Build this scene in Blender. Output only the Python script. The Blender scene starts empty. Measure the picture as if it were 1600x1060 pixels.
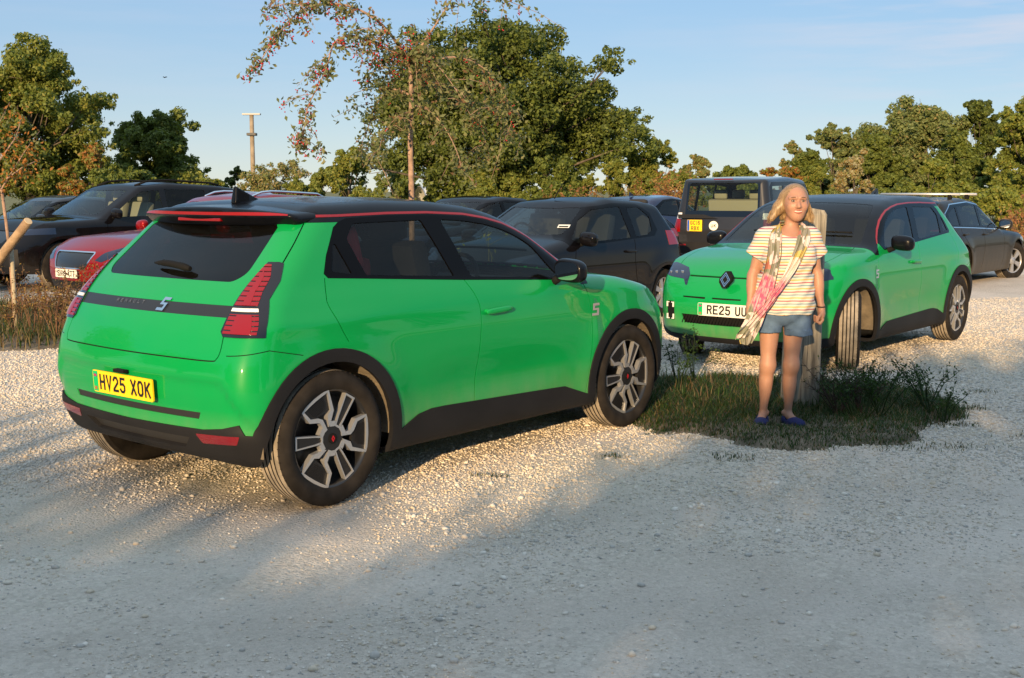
import bpy, bmesh, math, random
import numpy as np
from mathutils import Vector, Matrix
from mathutils.bvhtree import BVHTree
C = bpy.context
R = math.radians
scene = C.scene
COL = scene.collection
random.seed(7)
rng = np.random.default_rng(11)

# ---------------------------------------------------------------- camera
cam_data = bpy.data.cameras.new('camera')
cam = bpy.data.objects.new('camera', cam_data)
COL.objects.link(cam)
cam.location = (0, 0, 1.532)
cam.rotation_euler = (R(90 - 7.153), 0, 0)
cam_data.sensor_width = 36
cam_data.lens = 36 * 1849 / 1600
cam_data.clip_start = 0.05
cam_data.clip_end = 3000
scene.camera = cam

# ---------------------------------------------------------------- world and sun
SUN_EL, SUN_AZ = 13.0, 254.0            # azimuth towards the sun, from +x, counter-clockwise
world = bpy.data.worlds.new('World'); scene.world = world
world.use_nodes = True
nt = world.node_tree; nt.nodes.clear()
out = nt.nodes.new('ShaderNodeOutputWorld')
bg = nt.nodes.new('ShaderNodeBackground')
sky = nt.nodes.new('ShaderNodeTexSky')
sky.sky_type = 'NISHITA'; sky.sun_disc = False
sky.sun_elevation = R(SUN_EL); sky.sun_rotation = R(90 - SUN_AZ)
sky.air_density = 0.8; sky.dust_density = 0.0; sky.ozone_density = 3.0
bg.inputs['Strength'].default_value = 0.15
# faint streaky high cloud
tc = nt.nodes.new('ShaderNodeTexCoord')
mp = nt.nodes.new('ShaderNodeMapping'); mp.inputs['Scale'].default_value = (3.5, 3.5, 34); mp.inputs['Rotation'].default_value = (0, R(5), 0)
mp.inputs['Location'].default_value = (0.35, 0.1, 0.2)
no = nt.nodes.new('ShaderNodeTexNoise'); no.inputs['Scale'].default_value = 1.6; no.inputs['Detail'].default_value = 7; no.inputs['Roughness'].default_value = .55
rp = nt.nodes.new('ShaderNodeValToRGB'); rp.color_ramp.elements[0].position = .42; rp.color_ramp.elements[1].position = .66
rp.color_ramp.elements[1].color = (.8, .8, .8, 1)
mx = nt.nodes.new('ShaderNodeMix'); mx.data_type = 'RGBA'; mx.inputs[7].default_value = (2.35, 2.3, 2.55, 1)
L = nt.links.new
L(tc.outputs['Generated'], mp.inputs['Vector']); L(mp.outputs[0], no.inputs['Vector']); L(no.outputs['Fac'], rp.inputs[0])
sky_fill = nt.nodes.new('ShaderNodeMix'); sky_fill.data_type = 'RGBA'; sky_fill.inputs[0].default_value = .86     # pale sky gradient, its overhead end brightened as added fill light
sxw = nt.nodes.new('ShaderNodeSeparateXYZ'); vr = nt.nodes.new('ShaderNodeValToRGB'); nt.links.new(tc.outputs['Generated'], sxw.inputs[0]); nt.links.new(sxw.outputs[2], vr.inputs[0]); nt.links.new(vr.outputs[0], sky_fill.inputs[7])
ve = vr.color_ramp.elements; ve[0].position = 0; ve[0].color = (1.55, 1.60, 1.60, 1); ve[1].position = .9; ve[1].color = (2.5, 3.0, 3.55, 1)
for p_, c_ in ((.10, (1.10, 1.46, 1.80, 1)), (.26, (.60, 1.34, 2.2, 1)), (.45, (1.3, 1.95, 2.5, 1))): e_ = ve.new(p_); e_.color = c_
L(sky.outputs[0], sky_fill.inputs[6]); cd_ = nt.nodes.new('ShaderNodeVectorMath'); cd_.operation = 'DISTANCE'; cd_.inputs[1].default_value = (.385, .89, .235); L(tc.outputs['Generated'], cd_.inputs[0])
cm_ = nt.nodes.new('ShaderNodeMapRange'); cm_.inputs[1].default_value = .06; cm_.inputs[2].default_value = .26; cm_.inputs[3].default_value = 1; cm_.inputs[4].default_value = .12; L(cd_.outputs['Value'], cm_.inputs[0])
ck_ = nt.nodes.new('ShaderNodeMath'); ck_.operation = 'MULTIPLY'; L(rp.outputs[0], ck_.inputs[0]); L(cm_.outputs[0], ck_.inputs[1]); L(ck_.outputs[0], mx.inputs[0]); L(sky_fill.outputs[2], mx.inputs[6]); L(mx.outputs[2], bg.inputs['Color']); L(bg.outputs[0], out.inputs[0])

sd = bpy.data.lights.new('sun', 'SUN'); sd.energy = 3.6; sd.angle = R(.53); sd.color = (1, .69, .36)
sun = bpy.data.objects.new('sun', sd); COL.objects.link(sun)
sdir = Vector((math.cos(R(SUN_AZ)) * math.cos(R(SUN_EL)), math.sin(R(SUN_AZ)) * math.cos(R(SUN_EL)), math.sin(R(SUN_EL))))
sun.rotation_euler = sdir.to_track_quat('Z', 'Y').to_euler()
scene.view_settings.view_transform = 'Standard'
scene.view_settings.look = 'None'
scene.view_settings.exposure = 1.08
scene.view_settings.gamma = 1
scene.cycles.max_bounces = 8
scene.cycles.transparent_max_bounces = 24

# ---------------------------------------------------------------- materials
MATS = {}
def mat(name, col, rough=.5, metal=0, coat=0, spec=.5, var=0, vscale=5, col2=None, bump=0, bscale=40, trans=0, ior=1.45, emit=None, alpha=1, flake=0, subsurf=0, obj_coords=True, noise_detail=4, coat_rough=.03):
    if name in MATS: return MATS[name]
    m = bpy.data.materials.new(name); m.use_nodes = True
    t = m.node_tree; b = t.nodes['Principled BSDF']
    def S(k, v): b.inputs[k].default_value = v
    S('Base Color', (*col, 1)); S('Roughness', rough); S('Metallic', metal); S('Coat Weight', coat); S('Coat Roughness', coat_rough)
    S('Specular IOR Level', spec); S('Transmission Weight', trans); S('IOR', ior); S('Alpha', alpha)
    if subsurf: S('Subsurface Weight', subsurf); S('Subsurface Radius', (.02, .008, .005)); S('Subsurface Scale', .5)
    if emit: S('Emission Color', (*emit[:3], 1)); S('Emission Strength', emit[3])
    tcn = t.nodes.new('ShaderNodeTexCoord')
    if var or col2:
        n = t.nodes.new('ShaderNodeTexNoise'); n.inputs['Scale'].default_value = vscale; n.inputs['Detail'].default_value = noise_detail
        t.links.new(tcn.outputs['Object'], n.inputs['Vector'])
        r = t.nodes.new('ShaderNodeValToRGB'); r.color_ramp.elements[0].position = .35; r.color_ramp.elements[1].position = .65
        c2 = col2 or tuple(min(1, c * (1 + var)) for c in col); c1 = col if col2 else tuple(c * (1 - var) for c in col)
        r.color_ramp.elements[0].color = (*c1, 1); r.color_ramp.elements[1].color = (*c2, 1)
        t.links.new(n.outputs['Fac'], r.inputs[0]); t.links.new(r.outputs[0], b.inputs['Base Color'])
    if bump:
        n = t.nodes.new('ShaderNodeTexNoise'); n.inputs['Scale'].default_value = bscale; n.inputs['Detail'].default_value = 3
        t.links.new(tcn.outputs['Object'], n.inputs['Vector'])
        bp = t.nodes.new('ShaderNodeBump'); bp.inputs['Strength'].default_value = bump; bp.inputs['Distance'].default_value = .01
        t.links.new(n.outputs['Fac'], bp.inputs['Height']); t.links.new(bp.outputs[0], b.inputs['Normal'])
    MATS[name] = m
    return m

def dusty(name, col, rough=.3, metal=0, coat=1, dust=(.30, .25, .18), amount=.5, top=.55, base_rough=None, flakes=False):
    """car paint, with pale dust thickening towards the sills and behind the wheels"""
    if name in MATS: return MATS[name]
    m = mat(name, col, rough, metal, coat)
    t = m.node_tree; b = t.nodes['Principled BSDF']; N = t.nodes.new; K = t.links.new
    tcn = N('ShaderNodeTexCoord'); sx = N('ShaderNodeSeparateXYZ'); K(tcn.outputs['Object'], sx.inputs[0])
    mr = N('ShaderNodeMapRange'); mr.inputs[1].default_value = top; mr.inputs[2].default_value = .15; mr.inputs[3].default_value = 0; mr.inputs[4].default_value = 1
    K(sx.outputs[2], mr.inputs[0])
    mpn = N('ShaderNodeMapping'); mpn.inputs['Scale'].default_value = (9, 9, 3); K(tcn.outputs['Object'], mpn.inputs[0])
    n = N('ShaderNodeTexNoise'); n.inputs['Scale'].default_value = 1.4; n.inputs['Detail'].default_value = 8; K(mpn.outputs[0], n.inputs['Vector'])
    ml = N('ShaderNodeMath'); ml.operation = 'MULTIPLY'; K(mr.outputs[0], ml.inputs[0]); K(n.outputs['Fac'], ml.inputs[1])
    m2 = N('ShaderNodeMath'); m2.operation = 'MULTIPLY'; m2.inputs[1].default_value = amount; K(ml.outputs[0], m2.inputs[0])
    ad = N('ShaderNodeMath'); ad.operation = 'ADD'; K(m2.outputs[0], ad.inputs[0]); ad.use_clamp = True
    n3 = N('ShaderNodeTexNoise'); n3.inputs['Scale'].default_value = 7; n3.inputs['Detail'].default_value = 6; K(tcn.outputs['Object'], n3.inputs['Vector'])
    mm = N('ShaderNodeMath'); mm.operation = 'MULTIPLY'; mm.inputs[1].default_value = .018; K(n3.outputs['Fac'], mm.inputs[0]); K(mm.outputs[0], ad.inputs[1])
    mix = N('ShaderNodeMix'); mix.data_type = 'RGBA'; mix.inputs[6].default_value = (*col, 1); mix.inputs[7].default_value = (*dust, 1)
    K(ad.outputs[0], mix.inputs[0])
    geo = N('ShaderNodeNewGeometry'); mb_ = N('ShaderNodeMix'); mb_.data_type = 'RGBA'; mb_.inputs[7].default_value = (.02, .02, .02, 1)   # unpainted inner face
    K(geo.outputs['Backfacing'], mb_.inputs[0]); K(mix.outputs[2], mb_.inputs[6]); K(mb_.outputs[2], b.inputs['Base Color'])
    r2 = N('ShaderNodeMath'); r2.operation = 'MULTIPLY_ADD'; r2.inputs[1].default_value = .5; r2.inputs[2].default_value = .02; K(ad.outputs[0], r2.inputs[0]); K(r2.outputs[0], b.inputs['Coat Roughness'])
    return m

def glass_mat(name, tint=(.55, .62, .6), alpha_dark=.35):
    """thin automotive glass: part transparent tint, part mirror"""
    if name in MATS: return MATS[name]
    m = bpy.data.materials.new(name); m.use_nodes = True; t = m.node_tree; t.nodes.clear(); N = t.nodes.new; K = t.links.new
    o = N('ShaderNodeOutputMaterial'); tr = N('ShaderNodeBsdfTransparent'); tr.inputs[0].default_value = (*tint, 1)
    gl = N('ShaderNodeBsdfGlossy'); gl.inputs['Roughness'].default_value = .015; gl.inputs[0].default_value = (.9, .9, .9, 1)
    fr = N('ShaderNodeFresnel'); fr.inputs[0].default_value = 1.33
    geo = N('ShaderNodeNewGeometry'); inv = N('ShaderNodeMath'); inv.operation = 'SUBTRACT'; inv.inputs[0].default_value = 1; K(geo.outputs['Backfacing'], inv.inputs[1])
    ml = N('ShaderNodeMath'); ml.operation = 'MULTIPLY'; K(fr.outputs[0], ml.inputs[0]); K(inv.outputs[0], ml.inputs[1])
    df = N('ShaderNodeBsdfDiffuse'); df.inputs[0].default_value = (.3, .28, .24, 1)
    n = N('ShaderNodeTexNoise'); n.inputs['Scale'].default_value = 3; n.inputs['Detail'].default_value = 6
    mr = N('ShaderNodeMapRange'); mr.inputs[3].default_value = .0; mr.inputs[4].default_value = .02; K(n.outputs['Fac'], mr.inputs[0])
    mx0 = N('ShaderNodeMixShader'); K(mr.outputs[0], mx0.inputs[0]); K(tr.outputs[0], mx0.inputs[1]); K(df.outputs[0], mx0.inputs[2])
    mx = N('ShaderNodeMixShader'); K(ml.outputs[0], mx.inputs[0]); K(mx0.outputs[0], mx.inputs[1]); K(gl.outputs[0], mx.inputs[2]); K(mx.outputs[0], o.inputs[0])
    MATS[name] = m
    return m

GREEN = dusty('green_paint', (.0, .27, .060), .35, 0, .8, amount=.8, top=.52); GREEN.node_tree.nodes['Principled BSDF'].inputs['Specular IOR Level'].default_value = .08
BLACKP = dusty('black_roof_paint', (.002, .003, .006), .3, 0, .28, amount=.3, top=.3); BLACKP.node_tree.nodes['Principled BSDF'].inputs['Specular IOR Level'].default_value = .1
GLOSSB = mat('gloss_black', (.006, .006, .007), .08, coat=.5)
CLAD = mat('grey_cladding_plastic', (.013, .013, .015), .6, spec=.22, var=.15, vscale=3, bump=.05, bscale=300)
CLADL = mat('dusty_liner', (.08, .066, .05), .95, col2=(.19, .155, .11), vscale=6, bump=.4, bscale=60)
MATTEB = mat('matt_black', (.008, .008, .008), .8, spec=.2)
REDM = mat('red_strip', (.24, .006, .009), .35, coat=.2)
CHROME = mat('chrome', (.75, .76, .78), .12, metal=1)
SILVER = mat('machined_alloy', (.52, .53, .56), .28, metal=.7)
RUBBER = mat('tyre_rubber', (.020, .017, .015), .85, spec=.2, var=.3, vscale=12)
TREAD = mat('dusty_tread', (.20, .175, .14), .95, col2=(.34, .29, .23), vscale=14, bump=.2, bscale=80)
GLASS = glass_mat('clear_car_glass', (.62, .70, .68))
GLASSD = glass_mat('privacy_glass', (.16, .18, .19))
GLASSR = glass_mat('rear_side_glass', (.40, .43, .43))
GLASSM = glass_mat('medium_tinted_glass', (.38, .43, .42))
REDL = mat('red_lamp_lens', (.21, .001, .002), .15, coat=.5)
REDD = mat('dark_red_lens', (.16, .004, .008), .12, coat=1)
WHITEP = mat('white_plate', (.72, .72, .66), .4, var=.04)
YELP = mat('yellow_plate', (.85, .56, .01), .4, var=.04)
INKM = mat('plate_ink', (.01, .01, .012), .5)
GREENB = mat('plate_green_band', (.0, .42, .12), .4)
LENS = mat('headlamp_lens', (.012, .02, .05), .1, spec=.4, coat=.5)
WHITEL = mat('white_lamp', (.8, .8, .78), .15, coat=1)
SEATD = mat('dark_seat_fabric', (.02, .02, .022), .8)
SEATC = mat('cream_leather', (.42, .38, .3), .6)
REDSEAT = mat('red_trim_fabric', (.62, .01, .03), .6)

# ---------------------------------------------------------------- object helpers
def tag(o, label=None, cat=None, group=None, kind=None):
    if label: o['label'] = label
    if cat: o['category'] = cat
    if group: o['group'] = group
    if kind: o['kind'] = kind
    return o
def empty(name, loc=(0, 0, 0), rz=0, **k):
    o = bpy.data.objects.new(name, None); COL.objects.link(o); o.location = loc; o.rotation_euler = (0, 0, rz)
    o.empty_display_size = .2
    return tag(o, **k)
def link_mesh(name, me, parent=None, mats=None):
    o = bpy.data.objects.new(name, me); COL.objects.link(o)
    if parent: o.parent = parent
    for m in (mats or []): me.materials.append(m)
    return o
def mesh_np(name, V, F, parent=None, m=None, N=None, smooth=True, midx=None, mats=None):
    """V: (n,3); F: list of index tuples or an (m,k) array; N: optional per-vertex normals"""
    me = bpy.data.meshes.new(name)
    if isinstance(F, np.ndarray):
        k = F.shape[1]
        me.vertices.add(len(V)); me.vertices.foreach_set('co', np.asarray(V, dtype=np.float32).ravel())
        me.loops.add(F.size); me.loops.foreach_set('vertex_index', F.astype(np.int32).ravel())
        me.polygons.add(len(F)); me.polygons.foreach_set('loop_start', np.arange(0, F.size, k, dtype=np.int32))
        me.polygons.foreach_set('loop_total', np.full(len(F), k, dtype=np.int32))
        me.update(calc_edges=True)
    else:
        me.from_pydata([tuple(map(float, v)) for v in V], [], [tuple(int(i) for i in f) for f in F])
    me.validate()
    if smooth and len(me.polygons): me.polygons.foreach_set('use_smooth', np.ones(len(me.polygons), dtype=bool))
    if midx is not None: me.polygons.foreach_set('material_index', np.asarray(midx, dtype=np.int32))
    if N is not None: me.normals_split_custom_set_from_vertices([tuple(map(float, n)) for n in N])
    return link_mesh(name, me, parent, mats or ([m] if m else []))
class MB:
    """a bmesh collector of simple shapes, linked as one mesh"""
    def __init__(s): s.bm = bmesh.new(); s.mi = 0
    def _tag(s, before):
        for f in s.bm.faces:
            if f.index == -1 or f.index >= before: f.material_index = s.mi
    def poly(s, pts):
        f = s.bm.faces.new([s.bm.verts.new(p) for p in pts]); f.material_index = s.mi; return f
    def box(s, c, d, M=None, bev=0):
        x, y, z = d[0] / 2, d[1] / 2, d[2] / 2
        vs = [Vector((sx * x, sy * y, sz * z)) for sx in (-1, 1) for sy in (-1, 1) for sz in (-1, 1)]
        vs = [s.bm.verts.new(((M @ v) if M else v) + Vector(c)) for v in vs]
        fs = [s.bm.faces.new([vs[i] for i in q]) for q in ((0, 1, 3, 2), (4, 6, 7, 5), (0, 4, 5, 1), (2, 3, 7, 6), (0, 2, 6, 4), (1, 5, 7, 3))]
        for f in fs: f.material_index = s.mi
        if bev:
            es = list({e for f in fs for e in f.edges}); r = bmesh.ops.bevel(s.bm, geom=es, offset=bev, segments=2, affect='EDGES', profile=.6)
            for f in r['faces']: f.material_index = s.mi
    def prism(s, pts, off, cap=True):
        """pts: 3d loop, off: extrusion vector"""
        off = Vector(off); a = [s.bm.verts.new(p) for p in pts]; b = [s.bm.verts.new(Vector(p) + off) for p in pts]; n = len(a)
        for i in range(n):
            f = s.bm.faces.new((a[i], a[(i + 1) % n], b[(i + 1) % n], b[i])); f.material_index = s.mi
        if cap:
            f = s.bm.faces.new(a[::-1]); f.material_index = s.mi
            f = s.bm.faces.new(b); f.material_index = s.mi
    def tube(s, pts, rad, n=8, cap=True):
        pts = [Vector(p) for p in pts]; k = len(pts)
        rad = [rad] * k if not hasattr(rad, '__len__') else rad
        up = Vector((0, 0, 1)); rings = []
        d0 = (pts[1] - pts[0]).normalized(); ref = d0.orthogonal().normalized()
        for i in range(k):
            d = (pts[min(i + 1, k - 1)] - pts[max(i - 1, 0)]).normalized()
            ref = (ref - d * ref.dot(d)).normalized(); b = d.cross(ref)
            rings.append([s.bm.verts.new(pts[i] + (ref * math.cos(2 * math.pi * j / n) + b * math.sin(2 * math.pi * j / n)) * rad[i]) for j in range(n)])
        for i in range(k - 1):
            for j in range(n):
                f = s.bm.faces.new((rings[i][j], rings[i][(j + 1) % n], rings[i + 1][(j + 1) % n], rings[i + 1][j])); f.smooth = True; f.material_index = s.mi
        if cap:
            for r_ in (rings[0][::-1], rings[-1]):
                f = s.bm.faces.new(r_); f.material_index = s.mi
    def lathe(s, prof, n=48, axis='y', closed=False, smooth=True):
        """prof: (radius, offset along axis)"""
        rings = []
        for (r, h) in prof:
            ring = []
            for j in range(n):
                a = 2 * math.pi * j / n; c, q = math.cos(a) * r, math.sin(a) * r
                p = (c, h, q) if axis == 'y' else ((h, c, q) if axis == 'x' else (c, q, h))
                ring.append(s.bm.verts.new(p))
            rings.append(ring)
        k = len(rings)
        for i in range(k if closed else k - 1):
            a, b = rings[i], rings[(i + 1) % k]
            for j in range(n):
                f = s.bm.faces.new((a[j], a[(j + 1) % n], b[(j + 1) % n], b[j])); f.smooth = smooth; f.material_index = s.mi
    def xform(s, M): bmesh.ops.transform(s.bm, matrix=M, verts=s.bm.verts)
    def build(s, name, m, parent=None, smooth=None, fixn=True):
        if fixn: bmesh.ops.recalc_face_normals(s.bm, faces=s.bm.faces)
        me = bpy.data.meshes.new(name); s.bm.to_mesh(me); s.bm.free()
        if smooth: me.polygons.foreach_set('use_smooth', np.ones(len(me.polygons), dtype=bool))
        return link_mesh(name, me, parent, m if isinstance(m, (list, tuple)) else [m])
def sharp(o, ang=35):
    o.data.set_sharp_from_angle(angle=R(ang)); return o
def children(o): return [c for c in bpy.data.objects if c.parent == o]
def copy_tree(o, parent=None):
    c = o.copy(); COL.objects.link(c)
    if parent: c.parent = parent
    for ch in children(o): copy_tree(ch, c)
    return c

# ---------------------------------------------------------------- implicit surfaces
def smax(a, b, k):
    h = np.maximum(k - np.abs(a - b), 0) / k
    return np.maximum(a, b) + h * h * k * .25
def smin(a, b, k): return -smax(-a, -b, k)
def surface_nets(fn, lo, hi, h):
    lo = np.array(lo, float); n = np.ceil((np.array(hi) - lo) / h).astype(int) + 1
    ax = [lo[i] + h * np.arange(n[i]) for i in range(3)]
    X, Y, Z = np.meshgrid(*ax, indexing='ij')
    D = fn(X, Y, Z).astype(np.float64); S = D < 0
    cnt = np.zeros(np.array(D.shape) - 1); acc = np.zeros(cnt.shape + (3,))
    s0 = lambda a, o: a[o[0]:a.shape[0] - 1 + o[0], o[1]:a.shape[1] - 1 + o[1], o[2]:a.shape[2] - 1 + o[2]]
    corners = [(i, j, k) for i in (0, 1) for j in (0, 1) for k in (0, 1)]
    for a in corners:
        for d in range(3):
            if a[d] == 0:
                b = list(a); b[d] = 1; b = tuple(b)
                Da, Db = s0(D, a), s0(D, b); m = (Da < 0) != (Db < 0)
                t = np.where(m, Da / np.where(m, Da - Db, 1), 0)
                cnt += m
                for q in range(3): acc[..., q] += np.where(m, a[q] + (t if q == d else 0), 0)
    act = cnt > 0; idx = -np.ones(cnt.shape, int); idx[act] = np.arange(act.sum())
    P = acc[act] / cnt[act][:, None]; I = np.argwhere(act)
    V = lo + (I + P) * h
    F = []
    for d in range(3):
        u, v = (d + 1) % 3, (d + 2) % 3
        sl = [slice(1, -1)] * 3; sl[d] = slice(0, -1)
        sl2 = [slice(1, -1)] * 3; sl2[d] = slice(1, None)
        A, B = S[tuple(sl)], S[tuple(sl2)]
        for flip, M in ((False, A & ~B), (True, B & ~A)):
            q = np.argwhere(M)
            if len(q) == 0: continue
            off = np.array([1, 1, 1]); off[d] = 0; q = q + off
            eu = np.zeros(3, int); eu[u] = 1; ev = np.zeros(3, int); ev[v] = 1
            g = [q - eu - ev, q - ev, q, q - eu]
            ids = [idx[tuple(x.T)] for x in g]
            f = np.stack(ids, 1)
            F.append(f[:, ::-1] if flip else f)
    return V, np.concatenate(F)
def grad(fn, V, e=1e-3):
    G = np.empty_like(V)
    for i in range(3):
        d = np.zeros(3); d[i] = e; a, b = V + d, V - d
        G[:, i] = (fn(a[:, 0], a[:, 1], a[:, 2]) - fn(b[:, 0], b[:, 1], b[:, 2])) / (2 * e)
    return G
def project(fn, V, it=3, maxstep=.03):
    V = V.copy()
    for _ in range(it):
        G = grad(fn, V); f = fn(V[:, 0], V[:, 1], V[:, 2]); g2 = np.maximum((G * G).sum(1), 1e-6)
        st = -(f / g2)[:, None] * G; l = np.linalg.norm(st, axis=1, keepdims=True)
        V += st * np.minimum(1, maxstep / np.maximum(l, 1e-9))
    return V
def normals_of(fn, V, e=2e-3):
    G = grad(fn, V, e); return G / np.maximum(np.linalg.norm(G, axis=1, keepdims=True), 1e-9)
def implicit_obj(name, fn, lo, hi, h, m, parent=None, fn_smooth=1):
    V, F = surface_nets(fn, lo, hi, h); V = project(fn, V, 2, h * .5)
    return mesh_np(name, V, F, parent, m, N=normals_of(fn, V, h * .3))

def prof(pts, sigma, lo=-3, hi=6, n=4000):
    """piecewise-linear profile with softly rounded corners"""
    pts = sorted(pts); x = np.array([p[0] for p in pts], float); y = np.array([p[1] for p in pts], float)
    t = np.linspace(lo, hi, n); v = np.interp(t, x, y)
    v = np.where(t < x[0], y[0] + (t - x[0]) * (y[1] - y[0]) / (x[1] - x[0]), v)
    v = np.where(t > x[-1], y[-1] + (t - x[-1]) * (y[-1] - y[-2]) / (x[-1] - x[-2]), v)
    dt = t[1] - t[0]; k = int(3 * sigma / dt) + 1; w = np.exp(-.5 * (np.arange(-k, k + 1) * dt / sigma) ** 2); w /= w.sum()
    vp = np.concatenate([v[0] + (v[1] - v[0]) * np.arange(-k, 0), v, v[-1] + (v[-1] - v[-2]) * np.arange(1, k + 1)])
    s = np.convolve(vp, w, 'valid')
    def f(q): return np.interp(q, t, s)
    return f
def curve_pts(pts, n=6, closed=False):
    """Catmull-Rom through 2-d points"""
    P = [np.array(p, float) for p in pts]; o = []; k = len(P)
    for i in range(k if closed else k - 1):
        p1, p2 = P[i], P[(i + 1) % k]
        p0 = P[i - 1] if (closed or i > 0) else 2 * p1 - p2
        p3 = P[(i + 2) % k] if (closed or i + 2 < k) else 2 * p2 - p1
        for j in range(n):
            t = j / n
            o.append(tuple(.5 * ((2 * p1) + (p2 - p0) * t + (2 * p0 - 5 * p1 + 4 * p2 - p3) * t * t + (3 * p1 - p0 - 3 * p2 + p3) * t ** 3)))
    if not closed: o.append(tuple(P[-1]))
    return o
def rounded(pts, r, n=4):
    """closed polygon with rounded corners; r: one radius or one per corner"""
    o = []; k = len(pts); P = [np.array(p, float) for p in pts]
    for i in range(k):
        ri = r[i] if hasattr(r, '__len__') else r
        a, b, c = P[i - 1], P[i], P[(i + 1) % k]
        if ri <= 0: o.append(tuple(b)); continue
        u = (a - b); v = (c - b); lu, lv = np.linalg.norm(u), np.linalg.norm(v); d = min(ri, lu * .45, lv * .45)
        p, q = b + u / lu * d, b + v / lv * d
        for j in range(n + 1):
            t = j / n; o.append(tuple((1 - t) ** 2 * p + 2 * t * (1 - t) * b + t * t * q))
    return o
def strip(pts, w):
    """closed polygon following an open polyline, w wide"""
    P = [np.array(p, float) for p in pts]; A, B = [], []
    for i in range(len(P)):
        d = P[min(i + 1, len(P) - 1)] - P[max(i - 1, 0)]; d /= np.linalg.norm(d); n = np.array([-d[1], d[0]]) * w / 2
        A.append(tuple(P[i] + n)); B.append(tuple(P[i] - n))
    return A + B[::-1]
def circle2(cx, cy, r, n=40, a0=0, a1=360):
    full = abs(a1 - a0) >= 360
    return [(cx + r * math.cos(R(a0 + (a1 - a0) * i / (n if full else n - 1))), cy + r * math.sin(R(a0 + (a1 - a0) * i / (n if full else n - 1)))) for i in range(n)]

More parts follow.
